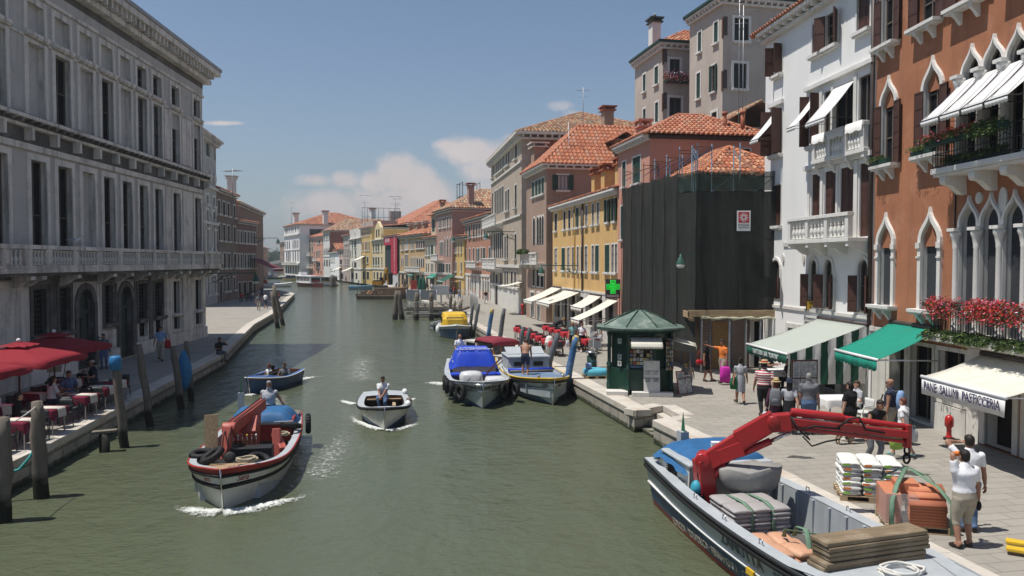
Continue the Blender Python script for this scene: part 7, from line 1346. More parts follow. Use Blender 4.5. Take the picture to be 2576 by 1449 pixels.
def far_boat(label,x,y,L,B,rz,c1,c2,cover=None,cabin=None):
 t=thing('moored_boat',label,'boat',(x,y,WATER),rz,'boats moored at the far end of the canal');hl=Hull(t,L,B,(1.0,.7,.7));hl.skin([(-1,.1,B_BOT),(.1,.8,c1),(.8,1,c2)],12);hl.deck(0,1,c2,0,0,'deck',.08)
 if cover:mb=MB();mb.ball((-.2,0,.8),(L*.36,B*.42,.75),cover,12,8);mb.build('cover',t)
 if cabin:mb=MB();mb.prism([(-L*.3,.7),(L*.12,.7),(L*.02,1.5),(-L*.28,1.5)],-B*.36,B*.36,cabin);mb.build('cabin',t,.05)
 return t
W2=lambda px,py:at(px,py,WATER)
for lb,px,py,L,B,rz,c1,c2,cv,cb_ in(('white motor boat bow on, moored below the far pink house',664,699,8,2.6,-1.2,WHT,WHT,None,GLASS),('bright blue rowing boat at the far end of the canal',680,697,6,2,-.4,B_CYAN,B_CYAN,None,None),('boat under a puffy white cover at the far end',692,700,7,2.6,-1.4,WHT,WHT,WHT,None),('small green and cream boat left of the dark blue one',703,702,8,2.6,-.3,C_DGREEN,CREAM,None,None),('dark blue boat with pale cabin left of the water bus',721,702,8,2.6,-.4,B_BLUE,B_GREY,None,B_GREY),('low ochre boat nearest the water bus',737,705,7,2.4,-.4,GOLD,B_BLUE,None,GLASS),('white bow of a boat sticking out behind the left quay',690,722,8,2.6,.5,WHT,WHT,None,None),('dark blue boat with canopy moored behind the left quay',666,721,7,2.6,.2,B_BLUE,B_BLUE,None,C_RED),('light blue dinghy moored behind the work barge',908,728,5,2,.1,pm('boat_sky_blue',(.12,.32,.48),.5,.1,2,0),MATS['boat_sky_blue'],None,None)):p=W2(px,py);far_boat(lb,p.x,p.y,L,B,rz,c1,c2,cv,cb_)
# ---------------- foam thrown up by the moving boats ----------------
FOAM=pm('foam',(.72,.74,.72),.7,.08,6,.3,30)
def foam_mat():
 m=bpy.data.materials.new('foam');m.use_nodes=True;t=m.node_tree;bs=t.nodes['Principled BSDF'];L=t.links.new;co=nd(t,'ShaderNodeTexCoord').outputs['Object']
 at_=nd(t,'ShaderNodeAttribute',attribute_name='foam');n=nd(t,'ShaderNodeTexNoise');n.inputs['Scale'].default_value=9;n.inputs['Detail'].default_value=8;n.inputs['Roughness'].default_value=.72;L(co,n.inputs['Vector'])
 v=math_(t,'ADD',math_(t,'MULTIPLY',at_.outputs['Fac'],.62),math_(t,'MULTIPLY',math_(t,'SUBTRACT',n.outputs['Fac'],.5),1.5));f=math_(t,'MULTIPLY',math_(t,'SUBTRACT',v,.22),2.6,clamp=True)
 L(math_(t,'MULTIPLY',f,.92),bs.inputs['Alpha']);bs.inputs['Base Color'].default_value=(.66,.68,.65,1);bs.inputs['Roughness'].default_value=.8;return m
FOAM=foam_mat()
def foamt(pts,w0,w1,n,name='wake_foam',hz=.05,size=0,dense=1.0):
 pts=[Vector(p)for p in pts];m=len(pts)-1;N=60;K=9;V=[];A=[]
 for i in range(N+1):
  s=i/N*m;k=min(int(s),m-1);p=pts[k].lerp(pts[k+1],s-k);d=(pts[k+1]-pts[k]).normalized();f=i/N;w=w0+(w1-w0)*f
  for j in range(K):
   q=-1+2*j/(K-1);P=p+Vector((-d.y,d.x))*w*q;e=(1-abs(q)**1.5)*min(1,(1-f)*2.2)*min(1,f*12+.5)
   V.append((P.x,P.y,WATER+.008+hz*e*ru(.3,1)*(1-.6*f)));A.append(e*dense)
 mb=MB();mb.add(V,[(i*K+j,i*K+j+1,(i+1)*K+j+1,(i+1)*K+j)for i in range(N)for j in range(K-1)],FOAM,True);o=mb.build(name);a=o.data.attributes.new('foam','FLOAT','POINT');a.data.foreach_set('value',A);return struct(o,'stuff')
fx=lambda*p:[at(a,b,WATER).xy for a,b in p]
foamt(fx((555,1292),(510,1290),(470,1283),(430,1272)),.42,.22,900,hz=.1,size=.055);foamt(fx((560,1292),(620,1285),(690,1268),(750,1255),(800,1235)),.42,.2,900,hz=.1,size=.05);foamt(fx((790,1210),(830,1150),(860,1100),(880,1060)),.9,.6,0,hz=.01,dense=.4)
foamt(fx((962,1084),(930,1075),(895,1060),(880,1040)),.25,.2,420,hz=.1,size=.045);foamt(fx((970,1085),(1000,1082),(1040,1070),(1065,1062)),.25,.2,380,hz=.1,size=.045);foamt(fx((893,1018),(870,1012),(850,1004)),.3,.15,200,size=.045);foamt(fx((1022,1010),(1050,1000)),.25,.15,90,size=.045);foamt(fx((915,960),(905,930),(915,900),(900,870)),1.3,1.1,0,hz=.01,dense=.42)
foamt(fx((722,968),(750,958),(785,950),(828,945)),.5,.25,620,hz=.14,size=.06);foamt(fx((640,996),(622,995),(608,993)),.35,.2,240,hz=.1,size=.06);foamt(fx((1128,970),(1105,966),(1080,964),(1062,968)),.6,.3,420,hz=.12,size=.06);foamt(fx((690,1060),(700,1000),(720,985)),.6,.4,0,hz=.01,dense=.5)
# ---------------- awnings and signs of the shops ----------------
GREEN_C=pm('green_awning_cloth',(.012,.27,.19),.8,.06,2,.2,15,stain=((.03,.2,.14),.4,1),trans=.15);ECRU=pm('ecru_awning_cloth',(.72,.69,.60),.85,.05,2,.2,15,streak=((.5,.46,.38),.35),trans=.12);STRIPE_T=banded('fine_green_white_stripes',(.70,.71,.66),(.035,.10,.065),.135,0,.42,trans=.1);STRIPE_W2=banded('broad_green_white_stripes',(.72,.71,.68),(.012,.075,.045),.56,1,.5,trans=.1);DKGREEN=pm('bottle_green_cloth',(.012,.09,.06),.8,.08,3,.1,trans=.05)
def awning(b,u0,u1,zt,zb,out,mat,vmat,label,val=.3,text=None,tm=None,tsize=.3,side=None,sag=.06,scal=True,group='shop awnings along the right quay',face='F',tw=None):
 t=thing('shop_awning',label,'awning',world(b,u0,-.06,zt),ang(b),group);L=u1-u0;n=8;mb=MB()
 mb.grid([[(L*k/10,-out*i/n,(zb-zt)*i/n-sag*sin(pi*i/n)-.02*sin(pi*(k%5)/5)*(i>0))for k in range(11)]for i in range(n+1)],mat);o=mb.build('canvas',t);q=o.modifiers.new('s','SOLIDIFY');q.thickness=.008
 m=max(8,int(L/.05));mb=MB();mb.grid([[(L*k/m,-out-.03-.02*sin(k*.4)*j,zb-zt-.04-j*val*((.82+.18*abs(sin(k*pi*L/m/.3)))if scal else 1))for k in range(m+1)]for j in(0,.5,1)],vmat);o=mb.build('valance',t);q=o.modifiers.new('s','SOLIDIFY');q.thickness=.006
 mb=MB();mb.tube([(-.03,-out-.02,zb-zt),(L+.03,-out-.02,zb-zt)],.045,WHT,9);mb.tube([(-.03,.0,.02),(L+.03,.0,.02)],.08,GUTTER,8)
 for x in(.1,L-.1):mb.tube([(x,0,zb-zt-.05),(x,-out,zb-zt-.02)],.025,WHT,6)
 mb.build('frame',t)
 if text:lett('lettering',text,tsize,tm,t,(L/2,-out-.062,zb-zt-.04-val*.45),width=tw)
 return t
awning(org,1.3,4.0,3.0,2.1,1.85,GREEN_C,GREEN_C,'plain sea-green awning between the striped one and the red geraniums',.32)
INKB=pm('violet_ink',(.03,.02,.09),.6,.1,3,0)
awning(org,6.0,9.35,2.5,1.9,1.65,ECRU,CANVAS,'off-white bakery awning with PANE SALUMI PASTICCERIA on its front',.42,'PANE  SALUMI  PASTICCERIA',INKB,.34,scal=False,tw=3.05)
aw=awning(whi,5.3,8.75,2.78,1.8,2.9,STRIPE_T,DKGREEN,'green and white striped restaurant awning with a striped side curtain',.34,'TRATTORIA  BAR  "PONTINI"',WHT,.24,tw=2.2)
mb=MB();mb.grid([[(3.47+.03*sin(i*1.3+j),-2.88*(1-i/24)-.02,(-.98*(1-i/24)-.02)*(1-j/6)+(-2.05-.0*i)*(j/6))for i in range(25)]for j in range(7)],STRIPE_W2);mb.build('side_curtain',aw)
pu=lambda x:yl.P['F'].uz(x,700)[0]
for x0,x1,zt,zb,o_,lb in((1382,1415,3.0,2.0,2.3,'cream awning furthest left on the yellow shops'),(1425,1462,2.9,2.1,2.2,'cream awning with a cut fringe in the middle of the yellow shops'),(1487,1516,2.85,2.1,1.3,'small dirty cream awning with a fringe beside the pharmacy'),(1536,1560,2.75,1.6,2.4,'wide pale awning under the green pharmacy cross')):awning(yl,max(.1,pu(x0)),min(yl.len+1.2,pu(x1)),zt,zb,o_,ECRU,ECRU,lb,.28)
awning(pz_,pz_.len-1.2,pz_.len+1.2,3.1,2.7,2.0,ECRU,ECRU,'flat cream awning at the corner of the brick palazzo',.1);awning(r3,r3.len-2,r3.len+2.5,3.0,2.0,2.0,DKGREEN,DKGREEN,'dark green awning at the foot of the dusty pink house',.4);awning(r4,4,7.5,2.9,2.4,.9,GREEN_C,GREEN_C,'small green awning on the cream gabled house',.3);awning(r5,r5.len-8,r5.len-5,3.1,2.6,.9,GREEN_C,GREEN_C,'small green awning on the ochre palazzo',.3);awning(rdl,5.5,10.5,5.4,4.0,3.2,C_BURG,C_BURG,'dark red cafe awning in the shade on the left bank',.35,group='awnings on the left bank')
for b,u0,u1,zt,zb,lb in((r9,1,6,3.6,2.6,'cream shop awning on the pale terrace house'),(r11,1,8,3.6,2.6,'cream shop awning on the low pinkish house'),(r8,1,5,6.5,5.4,'pale upper awning on the golden house')):awning(b,u0,u1,zt,zb,2.4,ECRU,ECRU,lb,.3)
def sign(name,label,b,u,y,z,rz=0,cat='sign'):return thing(name,label,cat,world(b,u,y,z),ang(b)+rz)
Q=pi/2
t=thing('hanging_sign','yellow sign reading TRATTORIA BAR PONTINI under the white house balcony','sign',onY(2055,768,31.6),rad(-6));mb=MB();f=lambda w,h:[(-w,-h*.8),(-w*.5,-h*.86),(0,-h),(w*.5,-h*.86),(w,-h*.8),(w,h*.75),(w*.5,h*.84),(0,h),(-w*.5,h*.84),(-w,h*.75)]
mb.prism(f(.42,.24),-.03,.03,BROWN_SH);mb.prism(f(.39,.21),-.04,-.031,B_YEL);mb.build('board',t);lett('lettering','TRATTORIA',.13,BROWN_SH,t,(0,-.045,.10),width=.66,bold=.004);lett('lettering','BAR',.1,ORANGE_WALL,t,(0,-.045,0),width=.24);lett('lettering','PONTINI',.13,BROWN_SH,t,(0,-.045,-.11),width=.6,bold=.004);mb=MB();mb.bar((-.4,0,.32),(1.0,.15,.34),.025,.025,IRON);mb.build('bracket',t)
t=sign('street_plate','worn white street plate SOTOPORTEGO DEI MAGAZEN left of the striped awning',whi,4.6,-.05,2.62);mb=MB();mb.box(-.55,-.02,-.22,.55,.02,.22,TRIM);mb.build('plate',t);lett('lettering','SOTOPORTEGO\nDEI MAGAZEN',.15,INK,t,(0,-.026,0),width=.95)
LEDG=pm('lit_green_tubes',(.05,.8,.12),.5,0,1,0,emit=((.03,1,.08),.8));pc_=onY(1541,724,45.5);t=thing('pharmacy_sign','lit green cross sign with FARMACIA beneath on the yellow house','sign',pc_,rad(8));mb=MB();mb.box(-.42,-.08,-.62,.42,.08,.5,pm('sign_dark_grey',(.07,.07,.075),.5,.1,3,0));mb.bar((.4,.0,.2),(1.3,.3,.2),.04,.04,IRON);mb.build('case',t)
mb=MB()
for k in range(4):
 a,w=.38-k*.05,.15-k*.045
 if w>0:ring_=[(-w,-a),(w,-a),(w,-w),(a,-w),(a,w),(w,w),(w,a),(-w,a),(-w,w),(-a,w),(-a,-w),(-w,-w)];mb.tube([(x,-.1,z+.06)for x,z in ring_+ring_[:1]],.011,LEDG,5)
mb.build('cross',t);mb=MB();mb.prism([(x,z+.06)for x,z in[(-.16,-.39),(.16,-.39),(.16,-.16),(.39,-.16),(.39,.16),(.16,.16),(.16,.39),(-.16,.39),(-.16,.16),(-.39,.16),(-.39,-.16),(-.16,-.16)]],-.09,-.081,pm('dark_green_panel',(.01,.10,.03),.5,.1,2,0));mb.build('cross_panel',t);lett('lettering','FARMACIA',.2,WHT,t,(0,-.085,-.48),width=.74,bold=.006)
# ---------------- street furniture ----------------
K_G=pm('kiosk_bottle_green',(.012,.045,.030),.4,.15,2,.08,20,coat=.2,stain=((.03,.075,.055),.4,1.2));K_R=pm('kiosk_roof_copper',(.10,.15,.125),.6,.2,1.5,.15,12,streak=((.33,.36,.31),.7),stain=((.3,.33,.28),.6,1.4));PAPER=[pm('print_'+n,c,.7,.45,14,0)for n,c in(('white',(.5,.5,.48)),('red',(.32,.09,.08)),('blue',(.10,.15,.25)),('yellow',(.45,.36,.16)),('grey',(.26,.26,.27)),('green',(.15,.22,.15)),('pale',(.42,.4,.36)),('tan',(.3,.22,.16)))]
kc=at(1610,985);kc=Vector((4.98,30.5,0));t=thing('news_kiosk','octagonal bottle green news kiosk with a streaky copper roof at the quay edge','kiosk',kc,rad(-6));oc=lambda r,z,o=22.5:[(r*cos(rad(a+o)),r*sin(rad(a+o)),z)for a in range(0,360,45)]
mb=MB();mb.loft([oc(1.28,.12),oc(1.28,.95),oc(1.2,.97),oc(1.16,1.0),oc(1.16,2.35),oc(1.22,2.4)],K_G,False);mb.build('body',t,.01);mb=MB()
for x,y,z in oc(1.27,0):mb.lathe([(.1,.05),(.1,.2),(.08,.22),(.08,.9),(.1,.93),(.1,1.0),(.06,1.05),(.06,2.1),(.09,2.15),(.09,2.4)],(x,y,z),K_G,8)
mb.build('column',t);mb=MB();mb.loft([oc(1.35,2.38),oc(1.78,2.44),oc(1.8,2.52),oc(1.5,2.56),oc(.9,2.84),oc(.22,3.1),oc(.18,3.12)],K_R,False);mb.loft([oc(1.36,2.3),oc(1.8,2.43)],K_G,False)
for x,y,z in oc(1,0):mb.tube([(x*1.5,y*1.5,2.57),(x*.9,y*.9,2.86),(x*.2,y*.2,3.13)],.022,K_G,5)
for x in(-.2,.12):mb.tube([(x,0,3.08),(x,0,3.3)],[.03,.008],K_G,6)
mb.build('roof',t);mb=MB()
for sx in(-.2,):
 for i in range(6):
  for j in range(8):
   if rnd()<.93:w=ru(.09,.13);mb.box(-.42+j*.125,-1.10-.02*(i%2)-.012,1.12+i*.15,-.42+j*.125+w,-1.085,1.12+i*.15+ru(.1,.14),random.choice(PAPER))
for a in range(4):
 for i in range(7):
  for j in range(4):mb.box(.95+j*.07,-.95+j*.02+a*.3,.9+i*.16,.99+j*.07,-.75+a*.3,1.02+i*.16,random.choice(PAPER))
mb.build('newspapers',t);mb=MB();mb.box(-.48,-1.125,1.0,.5,-1.09,1.1,PAPER[2]);mb.box(-.45,-1.082,1.1,.48,-1.075,2.05,DARK_IN);mb.build('window',t);mb=MB()
for x0,y0,x1,y1 in((-1.3,-.9,-.5,-1.5),(-.35,-1.62,1.15,-1.3)):mb.box(x0,min(y0,y1),0,x1,max(y0,y1),.16,STONE_LIGHT)
mb.build('step',t,.01)
for i,(z)in enumerate((1.15,1.4,1.62,2.0)):lett('lettering','P',.14,INK,t,(-.80,-.99,z),(pi/2,0,rad(-40)))if i!=2 else None
mb=MB()
for i,z in enumerate((1.15,1.4,2.0)):mb.box(-.09,-.004,z-.1,.09,.004,z+.1,PAPER[0])
o=mb.build('notice',t);o.location=(-.80,-.975,0);o.rotation_euler=(0,0,rad(-40))
GRAF=pm('pale_green_spray',(.22,.50,.33),.7,.15,6,0);lett('graffiti','KYOS',.5,GRAF,t,(-1.175,.0,1.35),(pi/2,0,-Q),.7,.002,.25)
for(x0,y0,x1,y1,z,o_,lb)in((-.4,-1.1,.75,-1.1,2.22,.75,''),(.95,-1.0,1.1,.5,2.1,1.1,'')):
 p,q=Vector((x0,y0,z)),Vector((x1,y1,z));d=(q-p).normalized();nn=Vector((d.y,-d.x,0));mb=MB();mb.grid([[p.lerp(q,k/12)+nn*o_*j/3+Vector((0,0,-.28*j/3))for k in range(13)]for j in range(4)],ECRU);mb.grid([[p.lerp(q,k/24)+nn*o_+Vector((0,0,-.28-j*(.1+.04*(k%2))))for k in range(25)]for j in(0,1)],ECRU);o=mb.build('awning',t);m_=o.modifiers.new('s','SOLIDIFY');m_.thickness=.008
t=thing('ticket_board','white A-board plastered with WATERBUS TICKETS sheets in front of the kiosk','sandwich board',(5.2,28.95,.16),rad(-4));mb=MB();mb.add([(-.3,0,.0),(.3,0,.0),(.3,.2,1.15),(-.3,.2,1.15),(-.3,.02,0),(.3,.02,0),(.3,.22,1.15),(-.3,.22,1.15)],[(0,1,2,3),(7,6,5,4),(0,3,7,4),(1,5,6,2)],pm('scuffed_white_board',(.6,.59,.55),.7,.1,4,.1,15,stain=((.3,.26,.2),.5,3)));mb.build('board',t)
for i in range(3):
 for j in(0,1):o=lett('lettering','WATERBUS\nTICKETS',.09,INK,t,(-.15+j*.3,.07+i*.055,.45+i*.27),(rad(80),0,0),.25)
for i,(x,y,c)in enumerate(((6.3,29.4,B_RED),(6.55,29.6,B_BLUE))):
 t=thing('poster_board','leaning news poster with a %s edge beside the kiosk'%('red' if i==0 else 'blue'),'poster board',(x,y,0),.4,'poster boards leaning on the kiosk');mb=MB();mb.add([(0,0,0),(.4,.0,0),(.4,.22,.85),(0,.22,.85),(0,.03,0),(.4,.03,0),(.4,.25,.85),(0,.25,.85)],[(0,1,2,3),(4,5,6,7),(0,3,7,4),(1,2,6,5),(3,2,6,7)],c);mb.build('board',t);mb=MB();mb.add([(.03,-.004,.03),(.37,-.004,.03),(.37,.212,.82),(.03,.212,.82)],[(0,1,2,3)],PAPER[0]);mb.build('poster',t);lett('lettering','ACTV\nVENEZIA',.1,INK,t,(.2,.15,.62),(rad(75),0,0),.3)
tb=at(1488,940);t=thing('litter_bin','bottle green litter bin lettered EROS left of the kiosk','bin',tb,.1);mb=MB();mb.lathe([(.2,0),(.21,.05),(.21,.8),(.15,.82),(.15,.95)],(0,0,0),K_G,18);mb.build('body',t);mb=MB();mb.lathe([(.26,.95),(.28,.98),(.26,1.02),(.05,1.03)],(0,0,0),STEEL,18);mb.build('lid',t);lett('lettering','EROS',.12,pm('cyan_print',(.15,.5,.6),.6,.1,3,0),t,(.05,-.225,.6),width=.24)
tp=at(1503,925);t=thing('phone_hood','clear scratched plastic telephone hood on a post behind the litter bin','telephone',tp,.2);CLEARP=pm('scratched_clear_plastic',(.55,.55,.52),.35,.15,8,.2,15,alpha=.25);mb=MB();mb.grid([[(.36*cos(a),y,1.35+.36*sin(a))if 0<k<12 else(.36*csg(1,cos(a)),y,.75)for k,a in[(i,pi*(i-1)/10)for i in range(13)]]for y in(-.3,.3)],CLEARP);mb.add([(.36*cos(a),.3,1.35+.36*sin(a))for a in[i*pi/10 for i in range(11)]]+[(-.36,.3,.75),(.36,.3,.75)],[tuple(range(13))],CLEARP);mb.build('hood',t);mb=MB();mb.tube([(0,.2,0),(0,.2,1.0)],.05,STEEL);mb.build('post',t);mb=MB();mb.box(-.16,.05,.9,.16,.28,1.4,B_GREY);mb.bar((-.1,.02,1.35),(.1,.02,1.3),.05,.05,B_RED);mb.build('telephone',t)
WPAL=pm('pallet_wood',(.4,.3,.19))
def pallet(label,loc,rz,w=1.2,d=.9):
 t=thing('pallet',label,'pallet',loc,rz,'wooden pallets on the right quay');mb=MB()
 for i in range(6):mb.box(-w/2,-d/2+i*d/5.6,.11,w/2,-d/2+i*d/5.6+.11,.13,WPAL)
 for y in(-d/2,-.05,d/2-.1):
  mb.box(-w/2,y,0,w/2,y+.1,.02,WPAL)
  for x in(-w/2,-.07,w/2-.14):mb.box(x,y,.021,x+.14,y+.1,.109,WPAL)
 mb.build('boards',t);return t
pp=at(1497,950);pallet('pallet with magazines under a light blue sheet beside the kiosk',pp,.1,1.0,.8);t=thing('covered_stack','low stack under a light blue plastic sheet with a blue tub on it','stack',pp+Vector((0,0,.13)),.1);mb=MB();mb.loft([[(.5*k*csg(abs(cos(a))**.4,cos(a)),.4*k*csg(abs(sin(a))**.4,sin(a)),z+ru(-.015,.015))for a in[j*pi/8 for j in range(16)]]for z,k in((0,.98),(.1,1),(.24,.97),(.27,.8))],pm('light_blue_sheet',(.10,.42,.55),.5,.1,5,.3,9));mb.build('sheet',t);mb=MB();mb.lathe([(.12,.27),(.14,.3),(.14,.5),(.1,.52)],(-.3,-.1,0),C_LBLUE,12);mb.build('tub',t)
HYD=pm('hydrant_red',(.42,.02,.02),.35,.1,3,.05,coat=.3)
def hydrant(label,loc,s=1):t=thing('fire_hydrant',label,'hydrant',loc,0,'red fire hydrants',s);mb=MB();mb.lathe([(.15,.08),(.1,.12),(.085,.2),(.085,.42),(.11,.46),(.15,.5),(.15,.74),(.13,.82),(.07,.88),(.03,.9)],(0,0,0),HYD,16);mb.build('body',t);mb=MB();mb.lathe([(.19,0),(.19,.08),(.1,.081)],(0,0,0),B_BLACK,8);mb.build('base',t)
hydrant('red hydrant standing by the bakery doorway',at(2387,1106),.78);hydrant('red hydrant at the foot of the brick palazzo',at(1314,792),1.2)
t=thing('stone_bollard','pale round-headed stone bollard at the quay edge by the red cafe tables','bollard',at(1382,892),0);mb=MB();mb.lathe([(.2,0),(.19,.5),(.19,.55),(.25,.58),(.25,.72),(.21,.76),(.21,.86),(.15,.97),(.05,1.02)],(0,0,0),TRIM,10);mb.build('post',t)
POLE=pm('pole_wood',(.20,.17,.14),.9,.2,1.5,.4,20,planks=(10,10,.6),lowdirt=((.018,.018,.012),.35,.35));POLE_G=pm('grey_blue_pole',(.15,.165,.18),.85,.2,1.5,.4,20,planks=(10,10,.6),lowdirt=((.02,.02,.016),.3,.3));POLE_B=pm('blue_painted_pole',(.05,.14,.30),.7,.25,2,.3,20,stain=((.20,.25,.30),.7,2),lowdirt=((.05,.055,.06),.5,.5))
def pole(label,bot,top,r,mat,tip=None,group='wooden mooring poles on the right bank',lean=.0):
 b=at(*bot,WATER);e=onY(*top,b.y+lean);t=thing('mooring_pole',label,'mooring pole',b,0,group);d=e-b;N=7;mb=MB()
 mb.tube([d*(-.25+1.25*i/N)+Vector((ru(-.02,.02),ru(-.02,.02),0))*(r/.12)for i in range(N+1)],[r*(1.08-.02*i+ru(-.03,.03))for i in range(N)]+[r*(.72 if not tip else .92)],mat,10);mb.build('shaft',t)
 if tip:mb=MB();mb.tube([d*.86,d*.985,d*1.02],[r*1.02,r*1.02,r*.5],tip,10);mb.build('tip',t)
 return t
YT=pm('yellow_pole_tip',(.62,.45,.10),.7,.1,3,.1);LG='wooden mooring poles on the left bank'
for lb,b,tp_,r,m,tip in(('blue pole with a yellow tip between the kiosk and the yellow edged boat',(1420,997),(1449.6,847),.15,POLE_B,YT),('thick grey pole leaning right behind the stone bollard',(1368,963),(1403,838),.15,POLE_G,None),('grey pole just left of the stone bollard, right one of a close pair',(1318,930),(1332,824),.13,POLE_G,None),('grey pole behind the launch canopy, left one of a close pair',(1302,918),(1316,822),.13,POLE_G,None),('tall grey pole left of the red tables',(1251,886),(1269,776),.15,POLE_G,None),('blue pole with a yellow tip left of the red tables',(1224,868),(1238.7,778),.14,POLE_B,YT),('grey-brown pole right behind the yellow cabin boat',(1190,846),(1205.5,764),.14,POLE_G,None),('blue-grey pole behind the yellow cabin boat',(1182,840),(1190,763),.13,POLE_G,None),('tall pole at the right end of the jetty',(1130,806),(1135.5,739),.17,POLE,None),('slim pole right of the jetty',(1140,806),(1145,756),.12,POLE,None),('short brown pole right of the jetty, leaning',(1151,806),(1156,762),.1,POLE,None),('dark pole right of the jetty before the fence',(1157,806),(1160,759),.14,POLE,None),('rearmost pole of the far row beside the work barge',(994,733),(998,710),.2,POLE,None),('second pole of the far row',(1002,733),(1005,711),.2,POLE,None),('tall dark pole leaning right in the far row',(1012,738),(1019,701),.24,POLE,None),('tall dark pole crossing its neighbour in the far row',(1014,738),(1022,703),.24,POLE,None),('short pole of the far row',(1021,740),(1026,716),.22,POLE,None),('nearest pole of the far row',(1032,741),(1040,716),.24,POLE,None),('left pile of the big crossed pair before the jetty',(994,804),(999,731),.27,POLE,None),('right pile of the big crossed pair before the jetty',(1011,804),(1002,731),.27,POLE,None),('stout pile through the jetty, left',(1047,806),(1048,735),.24,POLE,None),('stout pile through the jetty, right',(1084,806),(1085,736),.24,POLE,None),('thin post standing in the water near the boat stop',(900,718),(903,705),.14,POLE,None),('dark dolphin beside the boat stop',(836,722),(838,693),.7,POLE,None)):pole(lb,b,tp_,r,m,tip)
for lb,b,tp_,r in(('thick mooring pole cut by the left edge of the picture',(8,1312),(10,1050),.17),('stout pointed pole in front of the nearest cafe tables',(102,1252),(94,1010),.17),('leaning pole capped with bright blue plastic',(314,1126),(290,902),.13),('dark leaning pole second after the blue-capped one',(378,1071),(349,866),.13),('leaning pole left of the blue plastic bag',(456,1027),(436,870),.13),('leaning pole right of the blue plastic bag',(482,1008),(468,858),.12),('dark pole at the quay bend, left of a close pair',(699,826),(684,733),.19),('dark pole at the quay bend, right of a close pair',(712,818),(688,718),.19)):pole(lb,b,tp_,r,POLE,None,LG)
BLUEP=pm('bright_blue_plastic',(.02,.17,.38),.5,.15,5,.4,9);c=onY(289,905,29.0);mb=MB();mb.lathe([(.17,-.35),(.18,-.1),(.17,.05),(.12,.08)],(0,0,0),BLUEP,12);o=mb.build('plastic_sheet',loc=at(314,1126,WATER)+(onY(290,902,at(314,1126,WATER).y)-at(314,1126,WATER)));tag(o,'blue plastic sheet wrapped over the head of a leaning pole','cover')
b5=at(470,1016,WATER);o=thing('plastic_bag','limp bright blue plastic sheet tied between two leaning poles','plastic sheet',onY(461,886,b5.y));mb=MB();mb.loft([[(r*cos(a)*(1+.2*sin(3*a)),r*.7*sin(a),z+.05*sin(2*a))for a in[k*pi/7 for k in range(14)]]for z,r in((.05,.05),(-.1,.12),(-.5,.26),(-.9,.3),(-1.3,.22),(-1.5,.14))],BLUEP);mb.build('sheet',o)
def rope(label,pts,r=.014,mat=ROPE_W):mb=MB();mb.tube(pts,r,mat,5);tag(mb.build('rope'),label,'rope')
A=onY(10,1062,at(8,1312,WATER).y);B=onY(94,1020,at(102,1252,WATER).y);rope('slack white rope from the left edge pole to the pointed pole',[A,A.lerp(B,.3)-Vector((0,0,.1)),A.lerp(B,.6)-Vector((0,0,.08)),B]);C_=B-Vector((0,0,.9));rope('turquoise hose hanging from the pointed pole',[C_,C_+Vector((-.15,-.1,-.35)),C_+Vector((-.35,-.2,-.62)),C_+Vector((-.6,-.3,-.68)),C_+Vector((-.8,-.4,-.6))],.035,pm('turquoise_hose',(.05,.32,.30),.6,.1,5,.1));D1=onY(297,985,30);D2=onY(352,945,34);rope('thin white rope sagging between two leaning poles by the cafe',[D1,D1.lerp(D2,.35)-Vector((0,0,.25)),D1.lerp(D2,.7)-Vector((0,0,.2)),D2],.01)
t=thing('mooring_stump','short plank nailed on a stump in the water by the left quay','post',at(262,1136,WATER));mb=MB();mb.tube([(0,0,-.8),(.02,0,.55)],[.17,.15],POLE,8);mb.build('stump',t);mb=MB();mb.bar((-.3,-.1,.6),(.35,.1,.63),.28,.07,WOODY);mb.build('plank',t)
t=thing('wooden_jetty','weathered timber jetty on piles heaped with boards','jetty',at(1080,800,WATER),rad(-6));mb=MB();mb.box(-2.6,-.2,.75,3.4,5,.95,WOODY);mb.box(-2.3,-.35,.9,2.9,-.2,1.15,WOODY);mb.box(-2.3,-.35,.35,2.9,-.2,.6,WOODY);mb.build('deck',t);mb=MB()
for x in(-1.5,.6,2.2):mb.tube([(x,.6,-1),(x,.6,.9)],.3,B_BOT,8)
mb.build('pile',t);mb=MB()
for i in range(26):a=Vector((ru(-2,2.6),ru(.3,4),ru(1,1.35)));mb.bar(a,a+Vector((ru(-1.4,1.4),ru(-.6,.6),ru(-.05,.35))),.16,.05,random.choice((WOODY,WOODY,WOOD_NEW)))
mb.build('loose_boards',t);MESHF=pm('galvanised_fence',(.38,.39,.40),.5,.1,3,0,metal=.6)
def fence(label,p,q,h=1.9,panel=None):
 p,q=Vector((p[0],p[1],0)),Vector((q[0],q[1],0));d=q-p;L=d.length;t=thing('site_fence',label,'fence',p,math.atan2(d.y,d.x),'site fences on the right quay');mb=MB()
 for x in(0,L):mb.tube([(x,0,0),(x,0,h)],.03,MESHF,6)
 for z in(.15,h):mb.tube([(0,0,z),(L,0,z)],.02,MESHF,5)
 mb.build('frame',t);mb=MB()
 if panel:mb.box(.05,-.02,.5,L-.05,.02,h-.05,panel)
 else:
  for i in range(int(L/.16)):mb.tube([(i*.16,0,.15),(i*.16,0,h)],.006,MESHF,3)
  for i in range(7):mb.tube([(0,0,.15+i*h/7),(L,0,.15+i*h/7)],.006,MESHF,3)
 mb.build('panel',t)
PANELG=pm('grey_sheet',(.13,.145,.165),.6,.08,1,.05);gx=lambda x,y:at(x,y).xy
